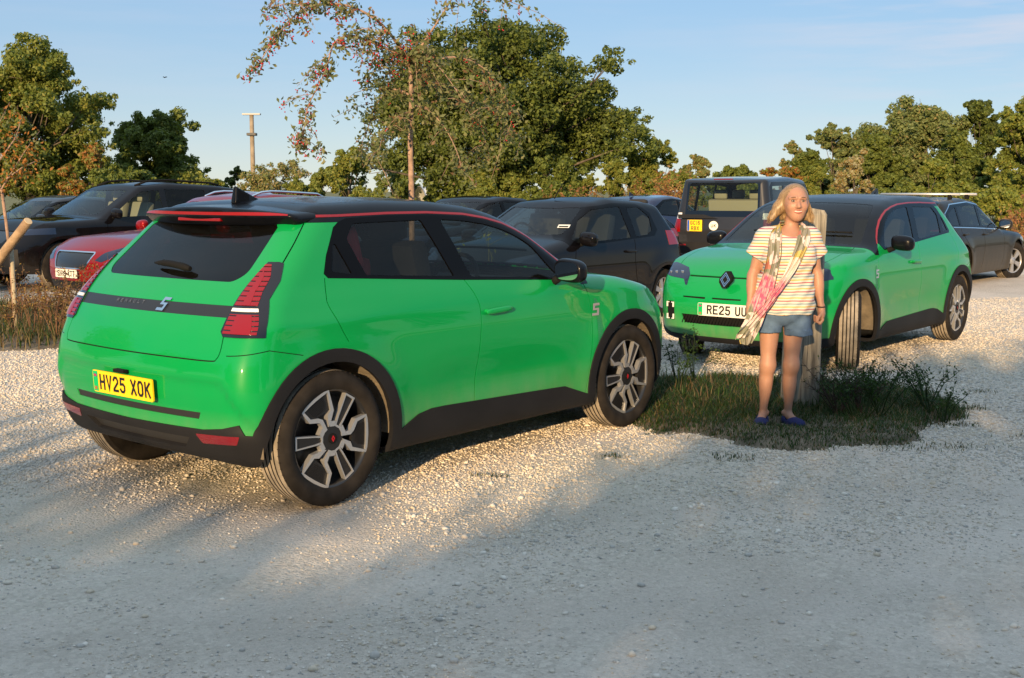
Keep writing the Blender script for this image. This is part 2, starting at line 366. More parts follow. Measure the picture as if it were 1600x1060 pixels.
def in_poly(P, x, y):
    c = False; j = len(P) - 1
    for i in range(len(P)):
        xi, yi = P[i]; xj, yj = P[j]
        if (yi > y) != (yj > y) and x < (xj - xi) * (y - yi) / (yj - yi) + xi: c = not c
        j = i
    return c
AX = {'y': (0, 2, 1), 'x': (1, 2, 0), 'z': (0, 1, 2)}     # drawn plane (u, v) and the axis seen along
class Shell:
    """half of a body (y >= 0) cut crisply along outlines drawn in side ('y'), end ('x') or top ('z') view"""
    def __init__(s, fn, lo, hi, h):
        s.fn = fn
        V, F = surface_nets(fn, (lo[0], -3 * h + h * .37, lo[2]), hi, h)
        V = project(fn, V, 3, h * .6)
        s.bm = bmesh.new(); vs = [s.bm.verts.new(v) for v in V]
        for f in F: s.bm.faces.new([vs[i] for i in f])
        g = s.bm.verts[:] + s.bm.edges[:] + s.bm.faces[:]
        bmesh.ops.bisect_plane(s.bm, geom=g, plane_co=(0, 0, 0), plane_no=(0, -1, 0), clear_outer=True, dist=1e-5)
        s.lay = s.bm.faces.layers.int.new('r'); s.names = ['body']
    def cut(s, name, axis, poly, where=None, only=None):
        u, v, w = AX[axis]; us = [p[0] for p in poly]; vs = [p[1] for p in poly]; u0, u1, v0, v1 = min(us), max(us), min(vs), max(vs)
        s.bm.faces.ensure_lookup_table()
        onlyi = None if only is None else {s.names.index(n) for n in only if n in s.names}
        cand = []
        for f in s.bm.faces:
            if onlyi is not None and f[s.lay] not in onlyi: continue
            cs = [x.co for x in f.verts]
            if max(c[u] for c in cs) < u0 or min(c[u] for c in cs) > u1 or max(c[v] for c in cs) < v0 or min(c[v] for c in cs) > v1: continue
            if where and not where(f.calc_center_median()): continue
            cand.append(f)
        cset = set(cand)
        k = len(poly)
        for i in range(k):
            a, b = poly[i], poly[(i + 1) % k]
            du, dv = b[0] - a[0], b[1] - a[1]; ln = math.hypot(du, dv)
            if ln < 1e-6: continue
            no = [0, 0, 0]; no[u] = -dv / ln; no[v] = du / ln; co = [0, 0, 0]; co[u] = a[0]; co[v] = a[1]
            su0, su1, sv0, sv1 = min(a[0], b[0]) - 1e-4, max(a[0], b[0]) + 1e-4, min(a[1], b[1]) - 1e-4, max(a[1], b[1]) + 1e-4
            sel = []
            for f in cset:
                cs = [x.co for x in f.verts]
                if max(c[u] for c in cs) < su0 or min(c[u] for c in cs) > su1 or max(c[v] for c in cs) < sv0 or min(c[v] for c in cs) > sv1: continue
                ds = [(c[u] - co[u]) * no[u] + (c[v] - co[v]) * no[v] for c in cs]
                if max(ds) > 1e-5 and min(ds) < -1e-5: sel.append(f)
            if not sel: continue
            es = list({e for f in sel for e in f.edges}); ve = list({x for f in sel for x in f.verts})
            r = bmesh.ops.bisect_plane(s.bm, geom=sel + es + ve, plane_co=co, plane_no=no, dist=1e-5)
            for g in r['geom']:
                if isinstance(g, bmesh.types.BMFace): cset.add(g)
            cset = {f for f in cset if f.is_valid}
        if name not in s.names: s.names.append(name)
        ri = s.names.index(name)
        for f in cset:
            c = f.calc_center_median()
            if in_poly(poly, c[u], c[v]) and (not where or where(c)): f[s.lay] = ri
    def cut_half(s, name, axis, line, keep_above=True, **k):
        """everything above (or below) an open polyline"""
        z = 9 if keep_above else -9
        s.cut(name, axis, list(line) + [(line[-1][0], z), (line[0][0], z)], **k)
    def region(s, name, parent, m, off=0, flange=.012, sides=(1, -1), oname=None, split=False, loose=False, fs=None):
        """link one region; split=True makes the two sides separate parts, loose=True every separate patch"""
        if name not in s.names: return []
        if fs is None:
            ri = s.names.index(name); fs = [f for f in s.bm.faces if f[s.lay] == ri]
        if loose:
            todo = set(fs); out_ = []
            while todo:
                st = [todo.pop()]; grp = []
                while st:
                    q = st.pop(); grp.append(q)
                    for e in q.edges:
                        for g in e.link_faces:
                            if g in todo: todo.discard(g); st.append(g)
                if len(grp) > 2: out_ += s.region(name, parent, m, off, flange, sides, oname, split or not any(abs(v.co.y) < 1e-4 for g in grp for v in g.verts), False, grp)
            return out_
        if not fs: return []
        vid = {}; V = []; F = []
        for f in fs:
            t = []
            for x in f.verts:
                if x not in vid: vid[x] = len(V); V.append(x.co[:])
                t.append(vid[x])
            F.append(t)
        V = np.array(V); mid = np.abs(V[:, 1]) < 1e-4
        V = project(s.fn, V, 2, .01); V[mid, 1] = 0
        N = normals_of(s.fn, V); N[mid, 1] = 0; N /= np.linalg.norm(N, axis=1, keepdims=True)
        V2 = V + N * off; V2[mid, 1] = 0
        # boundary edges get a flange turned inwards
        Vl = [tuple(v) for v in V2]; Nl = [tuple(n) for n in N]; Fl = [tuple(f) for f in F]
        if flange:
            E = {}
            for f in F:
                for a, b in zip(f, f[1:] + f[:1]): E[(a, b)] = E.get((a, b), 0) + 1
            for (a, b) in list(E):
                if (b, a) in E or (mid[a] and mid[b]): continue
                pa, pb = V2[a], V2[b]; ia, ib = pa - N[a] * flange, pb - N[b] * flange
                nn = np.cross(pb - pa, N[a]); l = np.linalg.norm(nn)
                if l < 1e-9: continue
                nn = nn / l; q = len(Vl)
                Vl += [tuple(pa), tuple(pb), tuple(ib), tuple(ia)]; Nl += [tuple(nn)] * 4; Fl.append((q + 1, q, q + 3, q + 2))
        Va = np.array(Vl); Na = np.array(Nl); res = []
        def emit(sgns):
            VV, NN, FF = [], [], []; o = 0
            for sg in sgns:
                v = Va.copy(); n = Na.copy(); v[:, 1] *= sg; n[:, 1] *= sg
                VV.append(v); NN.append(n); FF += [tuple(i + o for i in (f if sg > 0 else f[::-1])) for f in Fl]; o += len(v)
            return mesh_np(oname or name, np.concatenate(VV), FF, parent, m, N=np.concatenate(NN))
        if split: return [emit((sg,)) for sg in sides]
        return [emit(sides)]
# ---------------------------------------------------------------- lettering
GLY = {  # strokes on a 0..1 by 0..1.6 grid
 'A': [[(0, 0), (.5, 1.6), (1, 0)], [(.2, .55), (.8, .55)]], 'B': [[(0, 0), (0, 1.6), (.7, 1.6), (.95, 1.4), (.95, 1.05), (.7, .85), (0, .85)], [(.7, .85), (1, .62), (1, .25), (.75, 0), (0, 0)]],
 'C': [[(1, 1.3), (.75, 1.6), (.25, 1.6), (0, 1.3), (0, .3), (.25, 0), (.75, 0), (1, .3)]], 'E': [[(1, 1.6), (0, 1.6), (0, 0), (1, 0)], [(0, .82), (.8, .82)]],
 'G': [[(1, 1.3), (.75, 1.6), (.25, 1.6), (0, 1.3), (0, .3), (.25, 0), (.75, 0), (1, .3), (1, .75), (.55, .75)]],
 'H': [[(0, 0), (0, 1.6)], [(1, 0), (1, 1.6)], [(0, .82), (1, .82)]], 'K': [[(0, 0), (0, 1.6)], [(1, 1.6), (.05, .7)], [(.35, .98), (1, 0)]],
 'L': [[(0, 1.6), (0, 0), (1, 0)]], 'N': [[(0, 0), (0, 1.6), (1, 0), (1, 1.6)]], 'O': [[(.25, 0), (0, .3), (0, 1.3), (.25, 1.6), (.75, 1.6), (1, 1.3), (1, .3), (.75, 0), (.25, 0)]],
 'R': [[(0, 0), (0, 1.6), (.75, 1.6), (1, 1.35), (1, 1.05), (.75, .8), (0, .8)], [(.55, .8), (1, 0)]], 'S': [[(1, 1.3), (.75, 1.6), (.25, 1.6), (0, 1.35), (0, 1.05), (.25, .85), (.75, .78), (1, .55), (1, .25), (.75, 0), (.25, 0), (0, .3)]],
 'T': [[(0, 1.6), (1, 1.6)], [(.5, 1.6), (.5, 0)]], 'U': [[(0, 1.6), (0, .3), (.25, 0), (.75, 0), (1, .3), (1, 1.6)]], 'V': [[(0, 1.6), (.5, 0), (1, 1.6)]], 'X': [[(0, 0), (1, 1.6)], [(0, 1.6), (1, 0)]],
 '1': [[(.2, 1.3), (.55, 1.6), (.55, 0)]], '2': [[(0, 1.3), (.25, 1.6), (.75, 1.6), (1, 1.3), (1, 1.0), (0, .15), (0, 0), (1, 0)]],
 '5': [[(.95, 1.6), (.1, 1.6), (.05, .9), (.7, .95), (1, .7), (1, .28), (.75, 0), (.25, 0), (0, .25)]], '6': [[(.95, 1.35), (.72, 1.6), (.25, 1.6), (0, 1.3), (0, .3), (.25, 0), (.75, 0), (1, .3), (1, .62), (.75, .9), (0, .88)]],
 '9': [[(.05, .25), (.28, 0), (.75, 0), (1, .3), (1, 1.3), (.75, 1.6), (.25, 1.6), (0, 1.3), (0, .98), (.25, .7), (1, .72)]], ' ': []}
def lettering(mb, text, cx, cz, h, w, gap, stroke, put, depth=.0012, skew=0, spacew=None):
    """flat bold strokes; put(u, v, d) places a point of the plate plane"""
    sw = w if spacew is None else spacew
    tot = sum((sw if ch == ' ' else (w * .55 if ch == '1' else w)) for ch in text) + gap * (len(text) - 1)
    x = cx - tot / 2; q = 0
    for ch in text:
        ww = sw if ch == ' ' else (w * .55 if ch == '1' else w)
        iw, ih = ww - stroke, h - stroke
        for line in GLY[ch]:
            P = []
            for (a, b) in line:
                yy = (b / 1.6 - .5) * ih; P.append(Vector((x + stroke / 2 + a * iw + skew * yy, cz + yy)))
            closed = (P[0] - P[-1]).length < 1e-5
            if closed: P = P[:-1]
            n = len(P); A, B = [], []
            for i in range(n):
                d1 = (P[i] - P[i - 1]).normalized() if (i > 0 or closed) else (P[1] - P[0]).normalized()
                d2 = (P[(i + 1) % n] - P[i]).normalized() if (i < n - 1 or closed) else d1
                nn = Vector((-(d1.y + d2.y), d1.x + d2.x)); nn = nn.normalized() if nn.length > 1e-4 else Vector((-d1.y, d1.x))
                k = stroke / 2 / max(.45, nn.dot(Vector((-d1.y, d1.x))))
                e = d1 * 0
                if not closed and i == 0: e = -d1 * stroke / 2
                if not closed and i == n - 1: e = d1 * stroke / 2
                A.append(P[i] + nn * k + e); B.append(P[i] - nn * k + e)
            q += 1; dd = depth + .00012 * (q % 5)
            for i in range(n if closed else n - 1):
                j = (i + 1) % n
                mb.poly([put(*A[i], dd), put(*B[i], dd), put(*B[j], dd), put(*A[j], dd)])
        x += ww + gap
def number_plate(parent, pos, tilt, facing, text, back, band=True, two_line=None, w=.52, h=.111):
    """facing -1: looks backwards (-x), +1: forwards"""
    t = tilt; s, c = math.sin(t), math.cos(t)
    def put(u, v, d):     # u to the reader's right, v up, d towards the reader
        y = -u * facing if False else (u if facing > 0 else -u)
        return (pos[0] + facing * (d * c) + facing * (-v * s) * 1, pos[1] + y, pos[2] + v * c + d * s)
    mb = MB(); pts = rounded([(-w / 2, -h / 2), (w / 2, -h / 2), (w / 2, h / 2), (-w / 2, h / 2)], .012, 3)
    mb.prism([put(u, v, 0) for u, v in pts], Vector(put(0, 0, -.008)) - Vector(put(0, 0, 0)))
    pl = mb.build('number_plate', back, parent)
    mb = MB()
    if two_line:
        lettering(mb, two_line[0], .012, h * .24, h * .36, .043, .011, .012, put)
        lettering(mb, two_line[1], .012, -h * .24, h * .36, .043, .011, .012, put)
    else:
        lettering(mb, text, .022 if band else 0, 0, .079, .049, .0105, .0135, put, spacew=.026)
    mb.build('lettering', INKM, pl, fixn=False)
    if band:
        b = MB(); u0 = -w / 2 + .004; b.poly([put(u0, -h / 2 + .004, .001), put(u0 + .042, -h / 2 + .004, .001), put(u0 + .042, h / 2 - .004, .001), put(u0, h / 2 - .004, .001)])
        b.build('country_band', GREENB if band is True else band, pl, fixn=False)
        if band is True:
            f = MB(); x0, x1, z0, z1 = u0 + .008, u0 + .034, .022, .038
            f.poly([put(x0, z0, .002), put(x1, z0, .002), put(x1, z1, .002), put(x0, z1, .002)])
            f.mi = 1
            for a, b_, c_, d_ in ((x0, x1, .0275, .0325), (.5 * (x0 + x1) - .002, .5 * (x0 + x1) + .002, z0, z1)):
                f.poly([put(a, c_, .0025), put(b_, c_, .0025), put(b_, d_, .0025), put(a, d_, .0025)])
            lettering(f, 'UK', .5 * (x0 + x1), -.035, .017, .010, .003, .0028, put, depth=.002)
            f.mi = 0
            fo = f.build('flag', [mat('flag_blue', (.05, .07, .3), .5), mat('flag_red', (.6, .03, .03), .5)], pl, fixn=False)
    return pl

# ---------------------------------------------------------------- car bodies
class Form:
    """the outer form of a car as one smooth implicit surface; x forward from the rear axle, y left, z up"""
    def __init__(s, top, rear, front, side, plan, bottom, wb, sig=(.05, .04, .05, .03), kr=(.10, .12, .10), rcurve=.10, fcurve=.18, crown=.05, crown_hood=.06, wcurve=.16, flare=.02, arch=.38, wheel_r=.33, halfw_scale=1, extra=None, cabin=(0, 2), crease=None, flare_sig=.12):
        s.T = prof(top, sig[0]); s.Rr = prof(rear, sig[1]); s.Fr = prof(front, sig[2]); s.W = prof(side, sig[3]); s.P = prof(plan, .12); s.B = prof(bottom, .06)
        s.__dict__.update(wb=wb, kr=kr, rcurve=rcurve, fcurve=fcurve, crown=crown, crown_hood=crown_hood, wcurve=wcurve, flare=flare, arch=arch, wheel_r=wheel_r, extra=extra, cabin=cabin, crease=crease, flare_sig=flare_sig)
    def width(s, x, z):
        w = s.W(z) * s.P(x)
        for cx in (0, s.wb):
            d = np.sqrt((x - cx) ** 2 + (z - s.wheel_r) ** 2)
            w = w + s.flare * np.exp(-((d - s.arch) / s.flare_sig) ** 2) * (1 / (1 + np.exp((z - .92) / .03)))
        if s.crease: w = w + s.crease(x, z)
        return w
    def __call__(s, x, y, z):
        ay = np.abs(y); xs = x + s.wcurve * y * y
        cr = np.where(z > 1.0, s.crown, s.crown_hood)
        cab = 1 / (1 + np.exp((x - s.cabin[1]) / .08))
        T = s.T(xs) - (s.crown * cab + s.crown_hood * (1 - cab)) * y * y
        e = .004
        dT = (s.T(xs + e) - s.T(xs - e)) / (2 * e)
        ft = (z - T) / np.sqrt(1 + dT * dT)
        dW = (s.W(z + e) - s.W(z - e)) / (2 * e)
        fs = (ay - s.width(x, z)) / np.sqrt(1 + dW * dW)
        dR = (s.Rr(z + e) - s.Rr(z - e)) / (2 * e)
        fr = (s.Rr(z) + s.rcurve * y * y - x) / np.sqrt(1 + dR * dR)
        dF = (s.Fr(z + e) - s.Fr(z - e)) / (2 * e)
        ff = (x - s.Fr(z) + s.fcurve * y * y) / np.sqrt(1 + dF * dF)
        fb = s.B(x) - z
        k_side = s.kr[0]
        f = smax(ft, fr, .07); f = smax(f, ff, .12)
        f = smax(f, fs, k_side)
        if s.kr[1] > 0:
            # rounder plan corners at both ends, low down
            f = np.maximum(f, smax(fs, fr, .12 + (s.kr[1] - .12) / (1 + np.exp((z - .90) / .04)))); f = np.maximum(f, smax(fs, ff, s.kr[2]))
        f = smax(f, fb, .04)
        if s.extra: f = s.extra(s, x, y, z, f)
        return f

def wheel(parent, x, y, z, r, width, rim_r, side, style, steer=0, spin=0, tread=None, name='wheel'):
    """side +1: outer face looks to +y"""
    w = empty(name, (x, y, z)); w.parent = parent; w.rotation_euler = (0, 0, steer + (0 if side > 0 else math.pi))
    hw = width / 2
    mb = MB()
    pr = [(rim_r - .004, hw - .012), (rim_r + .008, hw - .002), (rim_r + .03, hw + .004), (r * .5 + rim_r * .5, hw + .006), (r - .025, hw - .001), (r - .010, hw - .010), (r - .003, hw - .022)]
    mb.lathe(pr, 64)
    pr2 = [(r - .003, hw - .022)]
    ng = 4; tw = 2 * (hw - .022)
    for i in range(ng):
        c = hw - .022 - tw * (i + 1) / (ng + 1); g = .005
        pr2 += [(r + .001, c + g + .003), (r, c + g)]; mb.mi = 1; mb.lathe(pr2, 64, smooth=False)
        mb.mi = 0; mb.lathe([(r, c + g), (r - .009, c + g - .001), (r - .009, c - g + .001), (r, c - g)], 64, smooth=False); pr2 = [(r, c - g), (r + .001, c - g - .003)]
    pr2 += [(r - .003, -(hw - .022))]
    pr3 = [(r - .003, -(hw - .022)), (r - .02, -(hw - .002)), (rim_r + .03, -hw), (rim_r - .004, -(hw - .015))]
    mb.mi = 1; mb.lathe(pr2, 64, smooth=False); mb.mi = 0; mb.lathe(pr3, 64)
    # shoulder sipes
    mb.mi = 0
    for i in range(64):
        a = 2 * math.pi * i / 64
        M = Matrix.Rotation(-a, 3, 'Y')
        mb.box(M @ Vector((r - .0075, hw - .024, 0)), (.010, .022, .0035), M)
    ty = mb.build('tyre', [RUBBER, tread or TREAD], w); sharp(ty, 30)
    a = MB()
    a.lathe([(rim_r, hw - .012), (rim_r - .012, hw - .016), (rim_r - .016, hw - .05), (rim_r - .03, -hw + .05), (rim_r - .01, -hw + .02)], 48)
    a.lathe([(rim_r - .02, -.02), (.05, -.015), (0.001, -.015)], 32)     # back of the wheel and brake
    rim = a.build('rim', mat('rim_black', (.012, .012, .013), .35, coat=.3), w)
    sp = MB(); face = hw - .012
    def quad3(pts, d0, d1, mi):     # prism whose face is at y=d1
        sp.mi = mi; sp.prism([(p[0], d0, p[1]) for p in pts], (0, d1 - d0, 0))
    def rot(p, a): c, s_ = math.cos(a), math.sin(a); return (p[0] * c - p[1] * s_, p[0] * s_ + p[1] * c)
    if style == 'shield':
        Rr = rim_r - .012
        for k in range(6):
            a0 = R(60 * k) + spin
            wide = k % 2 == 0
            if wide:
                # a broad shield shaped frame joined to the hub by a bent arm
                o = [(.055, -.022), (.115, -.028), (.150, -.082), (Rr * .97, -.098), (Rr, -.05), (Rr + .003, 0), (Rr, .05), (Rr * .97, .098), (.118, .075), (.070, .022)]
                i_ = [(.140, -.025), (.162, -.066), (Rr * .925, -.083), (Rr * .94, -.04), (Rr * .945, 0), (Rr * .94, .04), (Rr * .925, .083), (.130, .058)]
                b0 = [(.062, -.014), (.125, -.014), (.152, -.020), (.135, .048), (.125, .05), (.07, .014)]
                # frame pieces as prisms between outer and inner outlines
                segs = [[o[2], o[3], i_[2], i_[1]], [o[3], o[4], i_[3], i_[2]], [o[4], o[5], i_[4], i_[3]], [o[5], o[6], i_[5], i_[4]], [o[6], o[7], i_[6], i_[5]], [o[7], o[8], i_[7], i_[6]],
                        [o[1], o[2], i_[1], i_[0]], [o[0], o[1], i_[0], (.118, -.006), (.058, -.006)], [o[8], i_[7], (.118, .03), (.064, .008), o[9]]]
                for q in segs: quad3([rot(p, a0) for p in q], face - .03, face, 0)
                quad3([rot(p, a0) for p in i_], face - .03, face - .010, 1)
                for j in range(9):
                    t = .148 + j * (Rr * .94 - .15) / 9
                    wv = np.interp(t, [.145, .17, Rr * .94], [.03, .05, .06])
                    quad3([rot(p, a0) for p in ((t, -wv), (t + .003, -wv), (t + .003, wv), (t, wv))], face - .010, face - .006, 1)
            else:
                o = [(.06, -.018), (.11, -.024), (Rr * .985, -.033), (Rr * .995, .033), (.11, .024), (.06, .018)]
                i_ = [(.070, -.011), (.11, -.017), (Rr * .945, -.026), (Rr * .95, .026), (.11, .017), (.070, .011)]
                for q in range(6): quad3([rot(p, a0) for p in (o[q], o[(q + 1) % 6], i_[(q + 1) % 6], i_[q])], face - .03, face - .002, 0)
                quad3([rot(p, a0) for p in i_], face - .03, face - .009, 1)
        sp.mi = 1; sp.lathe([(.078, face - .012), (.070, face - .004), (.03, face - .002), (.001, face - .001)], 6, smooth=False)
        for k in range(6):
            a0 = R(60 * k + 30) + spin; quad3([rot(p, a0) for p in ((.060, -.016), (.086, -.020), (.086, .020), (.060, .016))], face - .03, face - .001, 0)
        sp.mi = 1
        spk = sp.build('spokes', [SILVER, mat('rim_insert', (.012, .012, .014), .4)], rim)
        cap = MB(); cap.prism([rot(p, .3) + () for p in ()] or [(c_[0], face - .001, c_[1]) for c_ in circle2(0, 0, .026, 16)], (0, .004, 0)); cap.build('hub_cap', MATTEB, rim)
        lg = MB()
        for s2, m_ in ((.017, 1), (.009, .5)):
            P = [(0, s2), (s2 * .62, 0), (0, -s2), (-s2 * .62, 0)]
            for q in range(4):
                p, n_ = P[q], P[(q + 1) % 4]; d = .68
                lg.poly([(p[0], face + .0036, p[1]), (n_[0], face + .0036, n_[1]), (n_[0] * d, face + .0036, n_[1] * d), (p[0] * d, face + .0036, p[1] * d)])
        lg.build('badge', mat('badge_red', (.6, .01, .02), .3), rim, fixn=False)
    else:
        n = {'five': 5, 'seven': 7, 'nine': 9}.get(style, 7); Rr = rim_r - .012
        for k in range(n):
            a0 = 2 * math.pi * k / n + spin
            quad3([rot(p, a0) for p in ((.03, -.02), (Rr, -.034 * 7 / n), (Rr, .034 * 7 / n), (.03, .02))], face - .035, face - .008, 0)
        sp.mi = 0; sp.lathe([(.07, face - .02), (.06, face - .004), (.001, face - .002)], 20); sp.lathe([(rim_r - .002, face), (rim_r - .016, face - .004), (rim_r - .018, face - .03)], 48)
        sp.build('spokes', [mat('alloy_plain', (.4, .4, .42), .35, metal=.6), MATTEB], rim)
    return w

def cabin_bits(root, dims, seat_m, rhd=True, rear=True, screen=True, accent=None):
    """seats, dashboard and steering wheel; dims: floor, seat x positions, belt height"""
    fx, rx, belt, hw, dash = dims
    def seat(x, y, wide, name='seat'):
        mb = MB(); h = belt + .26
        mb.box((x - .06, y, (h + .62) / 2), (.13, wide, h - .62), Matrix.Rotation(R(-14), 3, 'Y'), .04)
        o = mb.build(name, seat_m, root, smooth=True); sharp(o, 50)
        for q in ([0] if wide < .7 else [-.34, .34]):
            b = MB(); b.box((x - .15, y + q, h + .08), (.09, .25, .17), Matrix.Rotation(R(-10), 3, 'Y'), .035); b.build('headrest', accent or seat_m, o, smooth=True)
    for y in (-.36, .36): seat(fx, y, .48)
    if rear: seat(rx, 0, 1.15, 'rear_bench')
    mb = MB(); mb.box((dash, 0, belt - .10), (.42, 2 * hw - .1, .20), None, .05)
    mb.build('dashboard', MATTEB, root, smooth=True)
    s = -1 if rhd else 1
    mb = MB(); cx, cy, cz = dash - .30, .36 * s, belt - .02
    ring = [Vector((cx + math.cos(a) * .17 * math.sin(R(25)), cy + math.sin(a) * .18, cz + math.cos(a) * .17)) for a in [2 * math.pi * i / 24 for i in range(25)]]
    mb.tube(ring, .014, 8, cap=False); mb.box((cx + .02, cy, cz), (.04, .14, .10), Matrix.Rotation(R(-25), 3, 'Y'), .015); mb.box((cx + .01, cy, cz), (.02, .33, .03), Matrix.Rotation(R(-25), 3, 'Y'), .008)
    mb.tube([(cx, cy, cz), (cx + .2, cy, cz - .1)], .03)
    mb.build('steering_wheel', MATTEB, root)
    if screen:
        mb = MB(); mb.box((dash - .22, 0, belt + .03), (.02, .26, .13), Matrix.Rotation(R(-10), 3, 'Y'), .006); mb.build('display', mat('display_glass', (.01, .012, .016), .1), root)

def underbody(root, form, x0, x1, ztop, arch_r, m=None, inset=.035, h=.06):
    def fn(x, y, z):
        f = form(x, y, z) + inset
        f = np.maximum(f, z - ztop)
        for cx in (0, form.wb):
            d = np.sqrt((x - cx) ** 2 + (z - form.wheel_r) ** 2)
            f = np.maximum(f, -np.maximum(d - arch_r, .52 - np.abs(y)))
        return f
    return implicit_obj('underbody', fn, (x0, -1.1, .0), (x1, 1.1, ztop + .15), h, m or MATTEB, root)
def arch_liners(root, form, r, m):
    for cx in (0, form.wb):
        for s in (1, -1):
            mb = MB(); y1 = float(form.width(np.array(cx), np.array(.75))) - .045
            A = [R(a) for a in range(-6, 187, 8)]
            for a, b in zip(A, A[1:]):
                mb.poly([(cx + r * math.cos(a), s * y1, form.wheel_r + r * math.sin(a)), (cx + r * math.cos(b), s * y1, form.wheel_r + r * math.sin(b)),
                         (cx + r * math.cos(b), s * .5, form.wheel_r + r * math.sin(b)), (cx + r * math.cos(a), s * .5, form.wheel_r + r * math.sin(a))])
            mb.build('arch_liner', m, root, smooth=True)
def mirror(root, x, y, z, side, m=None, stalk=(0, 0), size=(.13, .21, .14)):
    """a rounded housing with its glass facing back"""
    def fn(X, Y, Z):
        u = (X - x) / size[0]; v = (Y - side * (y + size[1] / 2)) / size[1]; w = (Z - z) / size[2]
        w2 = w + .12 * v * side
        body = (np.abs(u * 2) ** 2.4 + np.abs(v * 2) ** 3 + np.abs(w2 * 2) ** 2.8) ** (1 / 2.6) - 1
        body = body * .06
        cut = -(X - (x - size[0] * .32))
        return smax(body, cut, .012)
    lo = (x - .14, min(side * (y - .04), side * (y + .30)), z - .13); hi = (x + .14, max(side * (y - .04), side * (y + .30)), z + .13)
    o = implicit_obj('wing_mirror', fn, lo, hi, .012, m or BLACKP, root)
    g = MB(); X = x - size[0] * .32 - .002
    pts = [(X, side * (y + size[1] / 2) + .40 * size[1] * math.copysign(abs(math.cos(a)) ** .7, math.cos(a)), z + .38 * size[2] * math.copysign(abs(math.sin(a)) ** .7, math.sin(a))) for a in [2 * math.pi * i / 24 for i in range(24)]]
    g.poly(pts); g.build('mirror_glass', mat('mirror_silver', (.75, .78, .8), .02, metal=1), o)
    b = MB(); b.tube([(x - .01, side * (y + .03), z - size[2] * .33), (x + .03, side * (y - .07), z - size[2] * .62)], [.022, .03], 8); b.build('mirror_stalk', MATTEB, o)
    return o
def handle(root, form, x, z, m, side, w=.22, recess=True):
    y = float(form.width(np.array(x), np.array(z)))
    def fn(X, Y, Z):
        v = side * Y
        d = (np.abs((X - x) / (w / 2)) ** 4 + np.abs((Z - z - .01 * (X - x) / w) / .017) ** 2.5 + np.abs((v - y - .022) / .013) ** 2.5) ** .33 - 1
        f = d * .014
        for q in (-1, 1):
            f = np.minimum(f, ((np.abs((X - x - q * w * .38) / .02) ** 2.5 + np.abs((Z - z) / .012) ** 2.5 + np.abs((v - y) / .03) ** 2.5) ** .4 - 1) * .012)
        return f
    s = side
    return implicit_obj('door_handle', fn, (x - w * .6, min(s * (y - .03), s * (y + .05)), z - .03), (x + w * .6, max(s * (y - .03), s * (y + .05)), z + .035), .006, m, root)
# ---------------------------------------------------------------- the two green hatchbacks
def r5_extra(s, x, y, z, f):
    # the number plate panel is sunk into the rear bumper
    ay = np.abs(y); edge = .80 - .62 * (z - .48).clip(-.1, .2)
    m = 1 / (1 + np.exp((z - .648) / .010)) / (1 + np.exp((ay - edge) / .012)) / (1 + np.exp((x + .3) / .03)) / (1 + np.exp((.43 - z) / .015))
    return f + .018 * m
def r5_crease(x, z):
    # haunch shadow line over the rear wheel and a waist along the doors
    a = .012 * np.exp(-((z - .90) / .05) ** 2) * np.exp(-((x + .1) / .55) ** 2)
    b = -.020 * np.exp(-((z - .50) / .13) ** 2) * np.exp(-((x - 1.27) / .55) ** 4)
    c = .010 * np.exp(-((z - .90) / .05) ** 2) * np.exp(-((x - 2.6) / .45) ** 2)
    return a + b + c
HERO = Form(
    top=[(-3, 1.30), (-.6, 1.395), (-.1, 1.45), (.25, 1.486), (.65, 1.500), (1.05, 1.492), (1.36, 1.462), (1.56, 1.415), (1.76, 1.33), (2.24, 1.045), (2.36, 1.027), (2.62, 1.000), (2.92, .935), (3.08, .880), (3.17, .825), (3.28, .73), (3.9, .1)],
    rear=[(.05, -.36), (.28, -.50), (.42, -.575), (.60, -.595), (.74, -.572), (.88, -.515), (1.00, -.440), (1.10, -.350), (1.22, -.215), (1.36, -.065), (1.8, .45)],
    front=[(.0, 3.0), (.15, 3.18), (.27, 3.285), (.45, 3.325), (.62, 3.320), (.72, 3.295), (.80, 3.24), (.9, 3.12), (1.3, 2.7)],
    side=[(.0, .78), (.17, .815), (.24, .850), (.42, .862), (.62, .872), (.80, .868), (.93, .848), (1.02, .812), (1.06, .785), (1.25, .712), (1.42, .636), (1.6, .55)],
    plan=[(-.8, .945), (-.3, .985), (.2, 1), (2.4, 1), (2.75, .982), (3.05, .93), (3.4, .84)],
    bottom=[(-.8, .34), (-.5, .276), (-.3, .22), (.3, .20), (2.2, .20), (2.9, .22), (3.3, .21)],
    wb=2.54, kr=(.075, .15, .26), rcurve=.12, fcurve=.19, crown=.07, crown_hood=.03, wcurve=.16, flare=.020, arch=.42, wheel_r=.336, crease=r5_crease, cabin=(0, 2.2), extra=r5_extra)

def lamp_edge(z): return np.interp(z, [.862, 1.024, 1.107, 1.184], [-.365, -.294, -.203, -.147])

